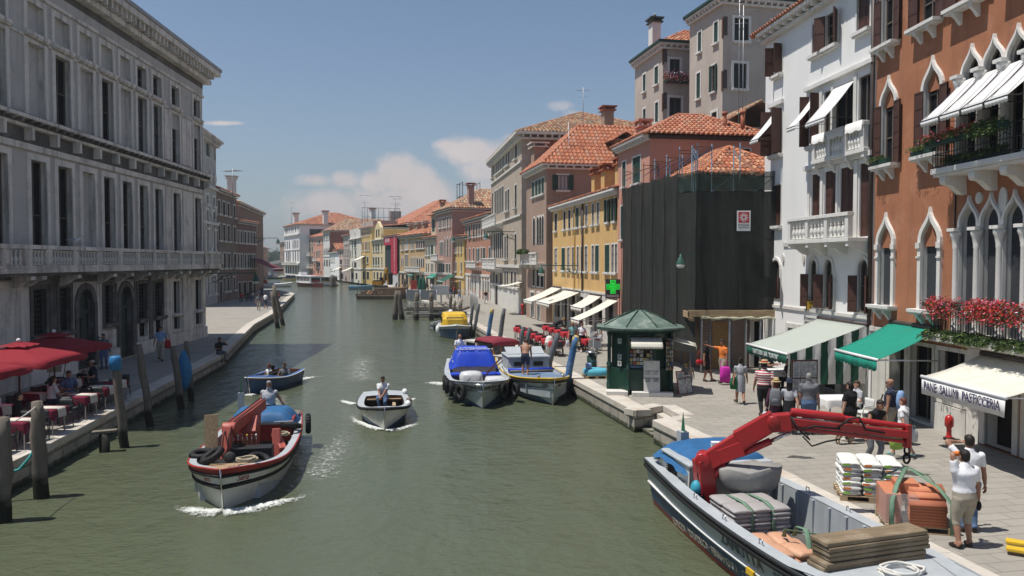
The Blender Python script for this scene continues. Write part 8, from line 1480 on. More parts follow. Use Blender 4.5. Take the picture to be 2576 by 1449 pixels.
fence('grey sheeted site fence behind the jetty, left panel',gx(1022,764),gx(1056,765),1.7,PANELG);fence('grey sheeted site fence behind the jetty, right panel',gx(1058,765),gx(1098,766),1.7,PANELG);fence('open mesh fence panel before the pale quay, left',gx(1163,770),gx(1184,776));fence('open mesh fence panel before the pale quay, right',gx(1185,776),gx(1202,790));fence('open mesh fence behind the jetty boards',gx(1030,792),gx(1128,792),1.2)
t=thing('notice_cabinet','grey metal cabinet on a post behind the jetty','cabinet',at(1110,765));mb=MB();mb.tube([(0,0,0),(0,0,1.2)],.1,MESHF);mb.box(-.9,-.15,1.1,.9,.15,2.2,B_GREY);mb.build('box',t,.03)
tag(MB().box(-.5,-.1,.3,.5,.1,1.9,B_RED).build('notice_board',loc=at(1041,733)),'red notice board on the far right quay','notice board')
for i,(x,y)in enumerate(((1021,0),(1029,0))):p=at(1019+i*11+2,738)if False else at(1180 if False else 1057+i*9,744);t=thing('folded_parasol','folded dark green parasol on the far quay, '+('left one' if i==0 else 'right one'),'parasol',p,0,'folded parasols on the far quay');mb=MB();mb.lathe([(.06,0),(.06,.5),(.3,.6),(.42,1.2),(.22,2.4),(.05,2.9)],(0,0,0),DKGREEN,9);mb.build('canvas',t)
LGRN=pm('lamp_green_iron',(.03,.10,.075),.5,.15,4,.05);OPAL=pm('opal_glass',(.6,.6,.58),.3,.05,3,0)
def lamp(label,p,q,drop=.35,scroll=True,s=1.0):
 p,q=Vector(p),Vector(q);t=thing('street_lamp',label,'street lamp',p,0,'bracket street lamps');d=q-p;mb=MB();mb.bar((0,0,0),d,.05*s,.05*s,LGRN)
 if scroll:
  for a,r in((.12,.3),(.28,.22),(.42,.15)):c=d*a-Vector((0,0,r*s));u_=d.normalized();mb.tube([c+u_*(r*s*k/12*cos(k*.55))+Vector((0,0,r*s*k/12*sin(k*.55)))for k in range(13)],.02*s,LGRN,5)
  mb.bar(-Vector((0,0,.6*s)),d*.5,.03*s,.03*s,LGRN)
 mb.build('bracket',t);mb=MB();mb.lathe([(.04,0),(.05,.1),(.1,.12),(.13,.25),(.17,.3),(.2,.42),(.21,.46)][::-1]and[(.21*s,-.46*s),(.2*s,-.42*s),(.15*s,-.3*s),(.12*s,-.2*s),(.05*s,-.12*s),(.04*s,0)],d,LGRN,12);mb.build('hood',t);mb=MB();mb.lathe([(.1*s,-.62*s),(.17*s,-.56*s),(.2*s,-.465*s)],d,OPAL,12);mb.build('shade',t)
lamp('green street lamp on a bracket in front of the dark netting',(8.2,34.9,5.35),(7.42,34.5,5.35),scroll=False);pw=world(yl,pu(P7(712)),-.05,4.75);lamp('street lamp on a long scrolled bracket at the yellow house',pw,pw+Vector((-2.6,.9,0))*1.0,s=1.2);pw=world(pz_,pf.uz(P7(283),600)[0],-.2,zb+5.0 if False else 8.0);lamp('street lamp on a scrolled bracket at the brick palazzo',pw,pw+Vector((-2.8,-1.2,0)),s=1.4);pw=world(r1,r1.len*.55,-.1,8.6);lamp('street lamp on a bracket at the brick-red house',pw,pw+Vector((-3.2,-1.2,0)),s=1.5)
pw=world(pal,pal.len-.2,-.3,4.5);lamp('street lamp on a long scrolled arm at the corner of the grey palace',pw+Vector((0,.2,-.25)),pw+Vector((2.8,1.2,-.25)),s=1.2);pw=world(rdl,rdl.len-2,-.1,8.5);lamp('street lamp on an arm at the reddish cafe house',pw,pw+Vector((3.4,1,0)),s=1.4)
def antenna(label,p,h,n=5,s=1):t=thing('tv_antenna',label,'antenna',p,ru(-.5,.5),'rooftop antennas',1);mb=MB();mb.tube([(0,0,-1),(0,0,h)],.03*s,MESHF,5);mb.bar((-.7*s,0,h-.3),(.7*s,0,h-.3),.03*s,.03*s,MESHF);[mb.bar((-.6*s+i*1.2*s/n,-.35*s,h-.3),(-.6*s+i*1.2*s/n,.35*s,h-.3),.02*s,.02*s,MESHF)for i in range(n+1)];mb.bar((-.5*s,0,h*.7),(.5*s,0,h*.7),.03*s,.03*s,MESHF);mb.build('mast',t)
for lb,px_,py_,Y,h in(('tall antenna over the brick palazzo roof',1467,300,80,3.2),('pair of mast antennas on the mauve house roof',1430,452,66,4.8),('antenna over the left brown brick house',586,490,103,3.4),('thin antenna on the white palace',733,560,268,7),('antenna over the golden house',918,560,195,7),('antenna over the big orange roof',1000,560,190,6),('antenna above the cream gabled house',995,565,160,6),('mast antenna against the pale tower, taller',1858,305,49,8.6),('mast antenna against the pale tower, thinner',1868,310,48.8,7.2)):antenna(lb,onY(px_,py_,Y),h,s=1 if Y<100 else 2)
def gull(label,p,rz,s=1):t=thing('seagull',label,'seagull',p,rz,'seagulls',s);mb=MB();mb.loft([[(x,.085*w*cos(a),.2+dz+.08*w*sin(a))for a in[k*pi/5 for k in range(10)]]for x,w,dz in((-.28,.15,.03),(-.18,.6,.01),(0,1.1,0),(.12,.95,.03),(.19,.55,.10),(.235,.5,.16),(.275,.5,.18),(.3,.25,.175))],C_WHITE);mb.ball((-.08,.06,.22),(.17,.04,.06),C_LGREY,8,5);mb.ball((-.08,-.06,.22),(.17,.04,.06),C_LGREY,8,5);mb.build('body',t);mb=MB();mb.tube([(.29,0,.37),(.37,0,.35)],[.018,.006],B_YEL,5);mb.build('beak',t);mb=MB();[mb.tube([(0,y,.13),(.01,y,0)],.008,B_YEL,4)for y in(.03,-.03)];mb.build('leg',t)
gull('seagull standing on the balcony rail of the grey palace',world(pal,pal.P['F'].uz(137,600)[0],-.85,5.67),.3,1.2);gull('seagull on the white chimney of the tall narrow house',world(twa,2.9,.8,27.15),1.5,1.4);gull('white bird on the quay edge near the yellow cabin boat',at(1177,797),.2,1.2)
# ---------------- cafe furniture ----------------
PL_D=pm('dark_plastic_chair',(.03,.032,.036),.5,.15,4,.05);RCL=pm('red_tablecloth',(.40,.02,.03),.85,.1,4,.3,12);BCL=pm('burgundy_tablecloth',(.16,.012,.035),.85,.1,4,.3,12)
def chair_proto(mat,label,group):
 t=thing('cafe_chair',label,'chair',(0,0,-50),0,group);mb=MB();mb.box(-.22,-.22,.42,.22,.22,.46,mat);mb.build('seat',t,.015);mb=MB();mb.grid([[(.23*sin(a),.2+.05*cos(a),z)for a in[-1+k/4 for k in range(9)]]for z in(.5,.62,.75,.84)],mat);o=mb.build('backrest',t);m_=o.modifiers.new('s','SOLIDIFY');m_.thickness=.025
 for x in(-.2,.2):
  for y in(-.2,.2):mb=MB();mb.tube([(x,y,.43),(x*1.12,y*1.12,0)],.018,mat,5);mb.build('leg',t)
 for x in(-.25,.25):mb=MB();mb.tube([(x,.2,.66),(x,-.16,.64),(x*.95,-.2,.45)],.016,mat,5);mb.build('armrest',t)
 return t
def table_proto(clothm,label,group,runner=None,legm=None):
 t=thing('cafe_table',label,'table',(0,0,-50),0,group);mb=MB();mb.box(-.36,-.36,.71,.36,.36,.74,legm or PL_D);mb.build('tabletop',t)
 for x in(-.3,.3):
  for y in(-.3,.3):mb=MB();mb.tube([(x,y,.71),(x,y,0)],.02,legm or PL_D,5);mb.build('leg',t)
 mb=MB();N=32;r0=[(.38*csg(min(1,abs(cos(a))*1.42),cos(a)),.38*csg(min(1,abs(sin(a))*1.42),sin(a)))for a in[k*2*pi/N for k in range(N)]]
 mb.loft([[(x*.3,y*.3,.755)for x,y in r0],[(x,y,.752)for x,y in r0],[(x*1.03,y*1.03,.70)for x,y in r0]]+[[(x*(1.05+.05*sin(k*2.4)),y*(1.05+.05*sin(k*2.4)),.42+.13*abs(sin(k*pi/4+.0)))for k,(x,y)in enumerate(r0)]],clothm,caps=False);mb.add([(x*.3,y*.3,.755)for x,y in r0],[tuple(range(N))],clothm);mb.build('tablecloth',t)
 if runner:mb=MB();mb.grid([[(x,y,z)for x in(-.2,0,.2)]for y,z in((-.42,.5),(-.40,.7),(-.385,.765),(0,.768),(.385,.765),(.40,.7),(.42,.55))],runner);mb.build('runner',t)
 return t
ctx=[chair_proto(PL_D,'dark chair among the red cafe tables on the right quay','chairs at the red cafe tables'),table_proto(RCL,'cafe table with a red cloth on the right quay','red cafe tables on the right quay')]
S.view_layers[0].update();first=[1,1]
def place(k,x,y,rz):
 if first[k]:first[k]=0;ctx[k].location=(x,y,0);ctx[k].rotation_euler.z=rz
 else:dup(ctx[k],(x,y,0),rz)
ra=rad(101);du=Vector((-.2,.98));dv=Vector((.98,.2));o0=at(1405,892).xy
for row in range(2):
 for i in range(7):
  p=o0+dv*(row*2.1-.2)+du*(i*1.5-.2+row*.7);place(1,p.x,p.y,ra+ru(-.05,.05))
  for s in(-1,1):
   if rnd()<.95:q_=p+du*.62*s;place(0,q_.x,q_.y,ra-Q+(0 if s>0 else pi)+ru(-.1,.1))
lc=[chair_proto(pm('green_grey_chair',(.035,.045,.045),.5,.15,4,.05),'dark plastic chair among the shaded cafe tables on the left quay','chairs at the left cafe'),table_proto(BCL,'cafe table with burgundy cloth and white runner on the left quay','left cafe tables',pm('cream_runner',(.62,.58,.50),.85,.06,4,.2),pm('cream_leg',(.5,.47,.4),.6,.1,3,0))];ctx=lc;first=[1,1]
for i,(px_,py_)in enumerate(((52,1056),(121,1026),(205,993),(255,972),(283,958))):
 p=at(px_,py_,.75).xy
 for r_ in(0,1):q_=p+Vector((-1.75*r_,.25*r_));place(1,q_.x,q_.y,Q+ru(-.05,.05));place(0,q_.x-.05,q_.y+.75,rad(180+0)+pi+ru(-.15,.15));place(0,q_.x-.05,q_.y-.68,ru(-.15,.15)+pi)
WET=pm('wet_paving',(.09,.085,.075),.25,.2,2,.1,12,spec=.5)
for c_,r_,s_ in((at(1690,1160),.55,1),(at(1668,1172),.35,2),(at(2010,1150),.3,3),(at(2290,1190),.35,4)):mb=MB();mb.add([(c_.x+r_*(1+.35*sin(a*3+s_)+.2*sin(a*7))*cos(a),c_.y+r_*.55*(1+.35*sin(a*2+s_))*sin(a),.004)for a in[k*pi/14 for k in range(28)]],[tuple(range(28))],WET);struct(mb.build('puddle'))
UMB=pm('burgundy_parasol_cloth',(.32,.022,.036),.85,.08,3,.25,12,stain=((.16,.012,.022),.4,1.4),trans=.25)
def umbrella(label,x,y,r,z,rz):
 t=thing('parasol',label,'parasol',(x,y,0),rz,'burgundy cafe parasols');mb=MB();mb.tube([(0,0,0),(0,0,z+.1)],.03,pm('reddish_wood',(.12,.04,.03),.6,.15,3,0),8);mb.build('pole',t);mb=MB();N=32;sq=[(csg(min(1,abs(cos(a))*1.42),cos(a)),csg(min(1,abs(sin(a))*1.42),sin(a)))for a in[k*2*pi/N for k in range(N)]]
 dip=lambda k,f:-.05*f*(1-abs(cos(k*4*pi/N)))
 mb.loft([[(a*r*f,b*r*f,z+.02-(.42*f)+dip(k,f))for k,(a,b)in enumerate(sq)]for f in(.03,.3,.6,.85,1)]+[[(a*r*1.015,b*r*1.015,z-.4-.22+.03*sin(k*1.9))for k,(a,b)in enumerate(sq)]],UMB,caps=False);mb.loft([[(a*r*f,b*r*f,z+.1-.42*f+.02*sin(k*2))for k,(a,b)in enumerate(sq)]for f in(.02,.15,.3)],UMB,caps=False);mb.build('canopy',t);mb=MB();mb.ball((0,0,z+.14),.07,WHT,10,7);mb.build('finial',t)
umbrella('burgundy parasol nearest the camera, cut by the left edge',-15.6,21.6,1.45,2.35,.06);umbrella('middle burgundy parasol with a white ball finial',-15.8,25.0,1.45,2.35,.06);umbrella('furthest burgundy parasol against the palace wall',-16.6,28.3,1.4,2.35,.04)
WCL=pm('white_tablecloth',(.68,.68,.67),.85,.04,4,.2,12);rt=table_proto(WCL,'white clothed restaurant table in the shade by the seated couple','restaurant tables under the striped awning',None,STEEL);rt.location=at(1963,978).to_tuple();rt.scale=(1.4,1.2,1);r2_=dup(rt,at(2105,1058),.1,'white clothed restaurant table below the striped curtain');wc=chair_proto(pm('white_metal_chair',(.6,.6,.58),.5,.05,3,0),'white chair left of the table below the striped curtain','white restaurant chairs');wc.location=at(2045,1088);wc.rotation_euler.z=1.5;dup(wc,at(2170,1072),-1.3,'white chair right of the table below the striped curtain')
t=thing('menu_board','framed menu board standing at the corner of the striped awning','menu board',at(2022,1075),.15);mb=MB();mb.box(-.42,-.02,.95,.42,.02,2.05,BROWN_SH);mb.bar((-.3,.1,0),(-.3,0,1.0),.05,.05,BROWN_SH);mb.bar((.3,.1,0),(.3,0,1.0),.05,.05,BROWN_SH);mb.build('frame',t);mb=MB();[mb.box(-.38+i*.26,-.03,1.0+j*.52,-.14+i*.26,-.021,1.48+j*.52,PAPER[0])for i in range(3)for j in range(2)];mb.build('menu_sheets',t);mb=MB();[mb.bar((-.36+i*.26,-.032,1.06+j*.06+(j>6)*.1),(-.36+i*.26+ru(.1,.19),-.032,1.06+j*.06+(j>6)*.1),.004,.012,PAPER[4])for i in range(3)for j in range(14)];mb.build('menu_print',t)
tag(MB().box(-.16,-.06,.2,.16,.06,.95,HYD).build('letter_box',loc=at(1987-5,945),bev=.05),'red wall box in the shade behind the restaurant couple','box')if False else None
pq=at(2184,1250);ang_q=rad(-14);pallet('pallet under the white bags of plaster',pq,ang_q,1.25,.95);LIME=pm('lime_print',(.25,.5,.06),.6,.1,4,0);ORP=pm('orange_print',(.75,.22,.05),.6,.1,4,0)
for lay in range(7):
 for r_ in range(2):
  for c_ in range(3):
   if r_==1 and c_==1 and lay<6:continue
   a=ang_q+ru(-.05,.05);off=Matrix.Rotation(ang_q,3,'Z')@Vector((-.40+c_*.40+ru(-.02,.02),-.24+r_*.48+ru(-.02,.02),.135+lay*.098));mb=MB();sack(mb,(0,0,0),.44,.385,.105,SACK_W,Q);o=mb.build('plaster_bag',loc=pq+off,rotz=a);tag(o,'one of the white printed bags stacked on the pallet behind the crane hook','bag','white plaster bags on the pallet')
   if r_==0:
    m2=MB();m2.box(-.17,-.226,.03,-.03,-.219,.075,ORP if(lay+c_)%2 else LIME);m2.build('print',o)
    if(lay+c_)%2==0:lett('lettering','KERAKOLL',.07,INK,o,(.03,-.222,.055),width=.26)
tq=at(2300,1322);t0=pallet('pallet hanging in green slings under the clay tiles',tq,ang_q,1.2,.95)
CLAY=pm('new_clay',(.50,.19,.10),.8,.08,4,.1);CLAY2=pm('dull_clay',(.36,.12,.065),.8,.1,4,.1)
def tstack(label,dx,dy,n,L=.42,cat='tile stack'):
 off=Matrix.Rotation(ang_q,3,'Z')@Vector((dx,dy,.135));t=thing('tile_stack',label,cat,tq+off,ang_q,'clay goods on the hanging pallet');mb=MB()
 for i in range(n):z=i*.028;j_=ru(-.012,.012);mb.grid([[(x+j_,.112*cos(a),z+.085*sin(a))for x in(-L/2,L/2)]for a in[k*pi/8 for k in range(9)]],(CLAY,CLAY2)[i%2])
 o=mb.build('tiles',t);m_=o.modifiers.new('s','SOLIDIFY');m_.thickness=.012
for i,(dx,dy,n,lb)in enumerate(((.12,-.36,14,'front stack of curved clay tiles on the hanging pallet'),(.16,-.13,17,'second stack of curved clay tiles on the hanging pallet'),(.2,.1,19,'third stack of curved clay tiles on the hanging pallet'),(.25,.33,19,'rear stack of curved clay tiles on the hanging pallet'))):tstack(lb,dx,dy,n,.62)
off=Matrix.Rotation(ang_q,3,'Z')@Vector((-.42,.05,.135));t=thing('clay_blocks','terracotta hollow blocks in stretch film on the hanging pallet','blocks',tq+off,ang_q);mb=MB();mb.box(-.17,-.46,0,.1,.42,.56,CLAY);mb.box(.1,.0,.3,.5,.42,.66,CLAY);mb.build('blocks',t,.012);FILM=pm('stretch_film',(.7,.7,.7),.15,.1,4,.3,8,alpha=.22);mb=MB();mb.loft([[(x,y,z)for x,y in((-.2,-.48),(.12+.55*(1-z),-.48),(.12+.5*(1-z),.45),(-.2,.45))]for z in(.0,.3,.58)],FILM,caps=False);mb.build('film',t)
mb=MB();R=lambda x,y,z:tq+Matrix.Rotation(ang_q,3,'Z')@Vector((x,y,z));HK=HOOKW
for x,y in((.5,-.5),(.55,.5),(-.55,.5),(-.5,-.5)):mb.tube([HK+Vector((0,0,-.06)),HK.lerp(R(x*1.0,y*1.05,.72),.7),R(x,y*1.02,.6),R(x*1.02,y*1.03,.03)],.045,STRAP_G,6,flat=.2)
tag(mb.build('lifting_sling'),'green webbing sling from the crane hook round the tile pallet','sling')
t=thing('pallet_truck','yellow pallet truck fork lying on the paving at the bottom right','pallet truck',at(2530,1392)+Vector((.77,-.47,0)),-.55);mb=MB();mb.box(-.9,-.09,.06,.9,.09,.13,B_YEL);mb.box(-.9,.32,.06,.9,.5,.13,B_YEL);mb.box(.75,-.09,.06,1.0,.5,.2,B_YEL);mb.build('forks',t,.02)
t=thing('hand_cart','dark steel hand cart leaning at the grocery door','hand cart',at(2213,1100),.3);mb=MB();[mb.tube([(x,0,.05),(x,.05,.9),(x,-.1,1.25)],.02,IRON,6)for x in(0,.4)];[mb.bar((0,.02,z),(.4,.02,z),.02,.02,IRON)for z in(.3,.6,.9)];mb.build('frame',t)
# ---------------- people and what they carry ----------------
PI=pi
g_=lambda x,y:at(x,y)
p=person('woman in navy striped dress walking away with a green shoulder bag',g_(1862,1016),PI-.1,1.62,'walk',STR_NW,None,SKIN_T,HAIR_D,'bun',fem=True,skirt=(STR_NW,.27,.0));bag('shoulder_bag','green cloth shoulder bag of the woman in the striped dress','bag',p.location+Vector((-.2,-.05,.95)),.38,.12,.42,C_DGREEN,.2,.35)
p=person('big man in red and white striped shirt and straw boater seen from behind',g_(1922,1050),PI-.25,1.82,'walk2',STR_RW,C_BLACK,SKIN_T,HAIR_D,hat=('boater',STRAW),fat=1.3)
p=person('woman with brown straw hat and plum top seen from behind with a backpack',g_(1951,1087),PI-.4,1.55,'walk',C_PLUM,C_BLACK,SKIN,HAIR_R,'long',sleeve=1,leg=.6,shoes=SHOE_W,hat=('brim',STRAW),fem=True,skirt=(C_PLUM,.34,.03));backpack('dark grey backpack of the woman in plum',p,1.55,C_GREY,C_GREY);bag('carrier_bag','clear carrier bag in the left hand of the woman in plum','bag',p.location+Vector((-.28,-.05,.62)),.26,.14,.3,WRAP,0,.12)
p=person('woman with dark navy hat, grey t-shirt and black skirt seen from behind',g_(1984,1092),PI-.35,1.58,'walk2',C_LGREY,None,SKIN,HAIR_D,'long',hat=('brim',C_NAVY),fem=True,skirt=(C_BLACK,.30,.04))
person('grey-haired man in dark grey polo and jeans studying the menu board',g_(2034,1093),PI-.15,1.78,'stand',C_GREY,C_JEAN,SKIN,HAIR_G,glasses=True,fat=1.25)
p=person('stout woman in black t-shirt and black trousers holding a dog lead',g_(2138,1110),PI+.5,1.66,'stand',C_BLACK,C_BLACK,SKIN,HAIR_D,'short',fat=1.4,glasses=True,fem=True,shoes=SHOE_W)
t=thing('dog','small tan dog standing beyond the red crane jib','dog',g_(2125,1117),.2);mb=MB();TAN=pm('tan_fur',(.34,.21,.12),.9,.2,12,.3,60)
mb.tube([(-.24,0,.36),(-.16,0,.38),(0,0,.37),(.14,0,.38),(.22,0,.42),(.29,0,.52)],[.06,.09,.085,.1,.085,.055],TAN,10);mb.ball((.34,0,.55),(.08,.06,.065),TAN,10,7);mb.tube([(.38,0,.54),(.46,0,.515)],[.045,.025],TAN,8);[mb.tube([(.31,s*.04,.6),(.29,s*.07,.54)],[.03,.015],TAN,6)for s in(1,-1)];mb.tube([(-.26,0,.4),(-.36,0,.5),(-.38,0,.58)],[.025,.02,.01],TAN,6)
for s in(1,-1):mb.tube([(.15,s*.06,.36),(.16,s*.06,.2),(.15,s*.06,.03),(.19,s*.06,.015)],[.045,.03,.022,.02],TAN,7);mb.tube([(-.2,s*.06,.36),(-.15,s*.065,.25),(-.23,s*.065,.15),(-.21,s*.065,.03),(-.17,s*.065,.015)],[.06,.04,.025,.02,.02],TAN,7)
mb.build('body',t)
p=person('shaven-headed man in navy sleeveless shirt with a grey-blue backpack',g_(2240,1117),PI+.9,1.8,'stand',C_NAVY,C_KHAKI,SKIN_T,HAIR_B,'bald',sleeve=.08,leg=.5,glasses=True,fat=1.2);backpack('grey-blue backpack of the shaven-headed man',p,1.8,C_LBLUE,C_GREY)
p=person('short person with auburn hair and white shirt walking with plastic bags',g_(2272,1150),PI+.7,1.52,'walk',C_WHITE,C_SAND,SKIN,HAIR_R,leg=.62,shoes=C_TEAL,fat=1.1);bag('carrier_bag','lime green plastic bag hanging below the crane jib','bag',p.location+Vector((-.25,-.15,.66)),.34,.2,.42,pm('lime_plastic',(.38,.55,.12),.4,.1,5,.4,8,trans=.3),.3,.14);bag('carrier_bag','white plastic bag carried by the person in the white shirt','bag',p.location+Vector((.28,.05,.72)),.22,.14,.34,WRAP,.3,.1)
mb=MB();a=p.location;mb.tube([a+Vector((-.16,-.1,1.24)),a+Vector((-.05,-.16,1.18)),a+Vector((.1,-.17,1.0)),a+Vector((.2,-.1,.85))],.02,C_BLACK,5,flat=.3);tag(mb.build('shoulder_strap'),'black bag strap across the back of the white shirt','strap')
person('dark-haired worker in black tank top and dark trousers behind the white bags',g_(2192,1168),.35,1.74,'stoop',C_BLACK,C_GREY,SKIN_T,HAIR_D,sleeve=0,P=dict(lean=.35,hand=((.16,-.2,.5),(-.26,-.16,.46))))
person('dark-haired man in white polo shirt holding a phone to his ear',g_(2436,1338),PI-.1,1.8,'phoneR',C_WHITE,C_JEAN,SKIN_T,HAIR_D,P=dict(hand=((.06,-.13,.90),(-.17,-.03,.47))))
p=person('man in white t-shirt and beige shorts shading his eyes with one gloved hand',g_(2425,1378),PI+.12,1.72,'shade',C_WHITE,C_KHAKI,SKIN_T,HAIR_D,leg=.56,shoes=SHOE,fat=1.22,P=dict(hand=((.04,-.125,.925),(-.17,-.02,.46))));
mb=MB();a=hand_at(p,1.72,1,'shade',dict(hand=((.04,-.125,.925),(-.17,-.02,.46))));mb.ball(a+Vector((0,0,-.07)),(.045,.045,.09),C_BLACK,10,7);mb.build('work_glove').parent=None;o=bpy.data.objects['work_glove'];tag(o,'dark work glove on the hanging hand of the man in shorts','glove');mb=MB();a=hand_at(p,1.72,0,'shade',dict(hand=((.04,-.125,.925),(-.17,-.02,.46))));mb.ball(a+Vector((.06,0,.02)),(.085,.05,.05),C_ORANGE,10,7);tag(mb.build('work_glove'),'orange work glove held to the head of the man in shorts','glove')
p=person('woman in black dress with a red bag talking by the boarded door',g_(1776,959),.9,1.66,'stand',C_BLACK,None,SKIN_T,HAIR_D,'bun',fem=True,sleeve=.3,skirt=(C_BLACK,.30,.03),P=dict(foot=((.05,-.14,.045),(-.05,.03,.045))));bag('handbag','bright red handbag of the woman in the black dress','bag',p.location+Vector((-.3,-.08,.92)),.3,.1,.2,pm('red_leather',(.5,.02,.03),.4,.1,4,.05),.2,.4)
p=person('dark-haired man in orange t-shirt pointing to the left',g_(1818,962),-1.1,1.78,'point',C_ORANGE,C_KHAKI,SKIN_T,HAIR_D);t=thing('shopping_trolley','magenta shopping trolley behind the man in orange','shopping trolley',g_(1824,968),.1);mb=MB();MAG=pm('magenta_cloth',(.50,.02,.34),.7,.08,4,.2,12);mb.loft([[(.2*k*csg(abs(cos(a))**.5,cos(a)),.14*k*csg(abs(sin(a))**.5,sin(a)),z)for a in[j*PI/8 for j in range(16)]]for z,k in((.12,1),(.4,1.02),(.68,.95),(.74,.7))],MAG);mb.build('bag',t);mb=MB();mb.tube([(-.13,.15,.1),(-.13,.17,.95),(.13,.17,.95),(.13,.15,.1)],.012,MAG,6);[mb.lathe([(.02,-.02),(.07,-.02),(.07,.02),(.02,.02)],(x,.1,.07),B_BLACK,10)for x in(-.15,.15)];mb.build('frame',t)
p=person('small child with a yellow cap holding a scooter beside the kiosk',g_(1724,987),.3,1.1,'hold',C_GREY,C_NAVY,SKIN,HAIR_B,sleeve=.1,leg=.5,hat=('cap',B_YEL));t=thing('kick_scooter','child\'s kick scooter with white bars','scooter',p.location+Vector((-.02,-.28,0)),.3);mb=MB();mb.tube([(0,0,.08),(0,.03,.68)],.016,WHT,6);mb.tube([(-.2,.03,.68),(.2,.03,.68)],.014,WHT,6);mb.box(-.06,-.0,.07,.06,.5,.1,B_BLACK);mb.ball((0,-.02,.05),(.02,.05,.05),B_BLACK,8,5);mb.ball((0,.52,.05),(.02,.05,.05),B_BLACK,8,5);mb.build('frame',t)
person('little child in a pale sun hat half hidden behind the child with the cap',g_(1735,980),-.4,1.05,'stand',C_SAND,C_LGREY,SKIN,HAIR_B,sleeve=.3,leg=.5,hat=('brim',C_SAND))
person('man in dark polo and sunglasses sitting at the white restaurant table',g_(1938,962)+Vector((0,.3,0)),.9,1.76,'sit',C_NAVY,C_GREY,SKIN_T,HAIR_G,'bald',glasses=True);person('woman in black sitting in the shade at the white restaurant table',g_(1990,985)+Vector((0,.2,0)),-1.3,1.66,'sit',C_BLACK,C_BLACK,SKIN,HAIR_D,'mid',sleeve=.1,fem=True);person('diner in pale shirt at the table below the striped curtain',g_(2160,1060),-1.5,1.7,'sit',C_LGREY,C_NAVY,SKIN,HAIR_B)
p=person('blond woman in patterned blue-green top walking towards the camera',g_(1440,884),.15,1.62,'walk',C_TEAL,C_NAVY,SKIN_T,HAIR_F,'mid',sleeve=.05,leg=.45,glasses=True,fem=True);bag('carrier_bag','white paper bag carried by the blond woman','bag',p.location+Vector((-.28,-.15,.62)),.2,.1,.36,C_WHITE,.2,.12);p=person('red-haired woman in white blouse and black trousers walking towards the camera',g_(1464,885),.1,1.62,'walk2',C_WHITE,C_BLACK,SKIN,HAIR_R,sleeve=.1,leg=.8,shoes=SHOE_W,glasses=True,fem=True,fat=1.15)
person('woman in pale green top half hidden behind the kiosk',g_(1510,882),-1.2,1.62,'hold',pm('cloth_pale_green',(.42,.55,.50),.9,.1,5,.2),C_WHITE,SKIN_T,HAIR_B,sleeve=0,fem=True)
person('curly blond waiter in black bending over the red tables',g_(1396,850),1.3,1.72,'bend',C_BLACK,C_BLACK,SKIN,HAIR_F,'curly',sleeve=1)
p=person('woman in black top and white trousers walking alone past the palazzo',g_(1222,765),PI+.1,1.68,'walk',C_BLACK,C_WHITE,SKIN,HAIR_F,'mid',fem=True)
CG='people on the far right quay'
for i,(x,y,tp,bt,hr,yw,lb)in enumerate(((1076,738,C_BLACK,C_SAND,HAIR_D,1.2,'person in black with a dark shoulder bag on the far quay'),(1086,738,C_WHITE,C_GREY,HAIR_B,-1.0,'person in white with a large turquoise bag on the far quay'),(1126,752,C_PURP,C_GREY,HAIR_D,.3,'person in dark purple top left of the group before the dusty pink house'),(1134,754,C_NAVY,C_JEAN,HAIR_D,2.8,'person in navy with light trousers in the middle of that group'),(1142,749,C_RED,C_NAVY,HAIR_B,1.5,'person in a red top behind the group before the dusty pink house'),(1156,757,C_LGREY,C_LBLUE,HAIR_B,.6,'man in pale t-shirt and blue shorts right of the group'),(846,710,C_WHITE,C_NAVY,HAIR_D,1,'far person in white by the cream awning'),(870,712,C_GREY,C_GREY,HAIR_D,2,'far person in grey near the work barge'),(760,700,C_WHITE,C_JEAN,HAIR_D,.5,'far person in white before the white palace'),(768,700,C_NAVY,C_GREY,HAIR_D,2.5,'far dark-clothed person before the white palace'))):person(lb,g_(x,y),yw,1.72,'walk' if i%2 else 'stand',tp,bt,SKIN_T,hr,leg=.5 if i==5 else 1,group=CG,vox=.03)
bag('shoulder_bag','large turquoise bag of the person on the far quay','bag',g_(1093,738)+Vector((0,0,1.15)),.6,.3,.6,C_TEAL,0,.3)
LGp='people at the left cafe'
person('long-haired woman in grey top and jeans standing at the palace door, hand to her face',g_(262,928),.4,1.66,'phoneR',C_GREY,C_JEAN,SKIN,HAIR_D,'long',sleeve=1,glasses=True,fem=True);p=person('man in light blue shirt and pale trousers walking along the left quay',g_(405,908),.25,1.74,'walk',C_LBLUE,C_KHAKI,SKIN_T,HAIR_D);bag('shoulder_bag','red shoulder bag of the man in the light blue shirt','bag',p.location+Vector((.3,.12,1.05)),.3,.16,.42,C_RED,.3,.4)
person('dark-clothed man sitting on the edge of the left quay',at(556,891)+Vector((-.1,0,-.38)),.9,1.72,'sit',C_BLACK,C_GREY,SKIN_T,HAIR_D,P=dict(hand=((.08,-.16,.6),(-.11,-.2,.42))))
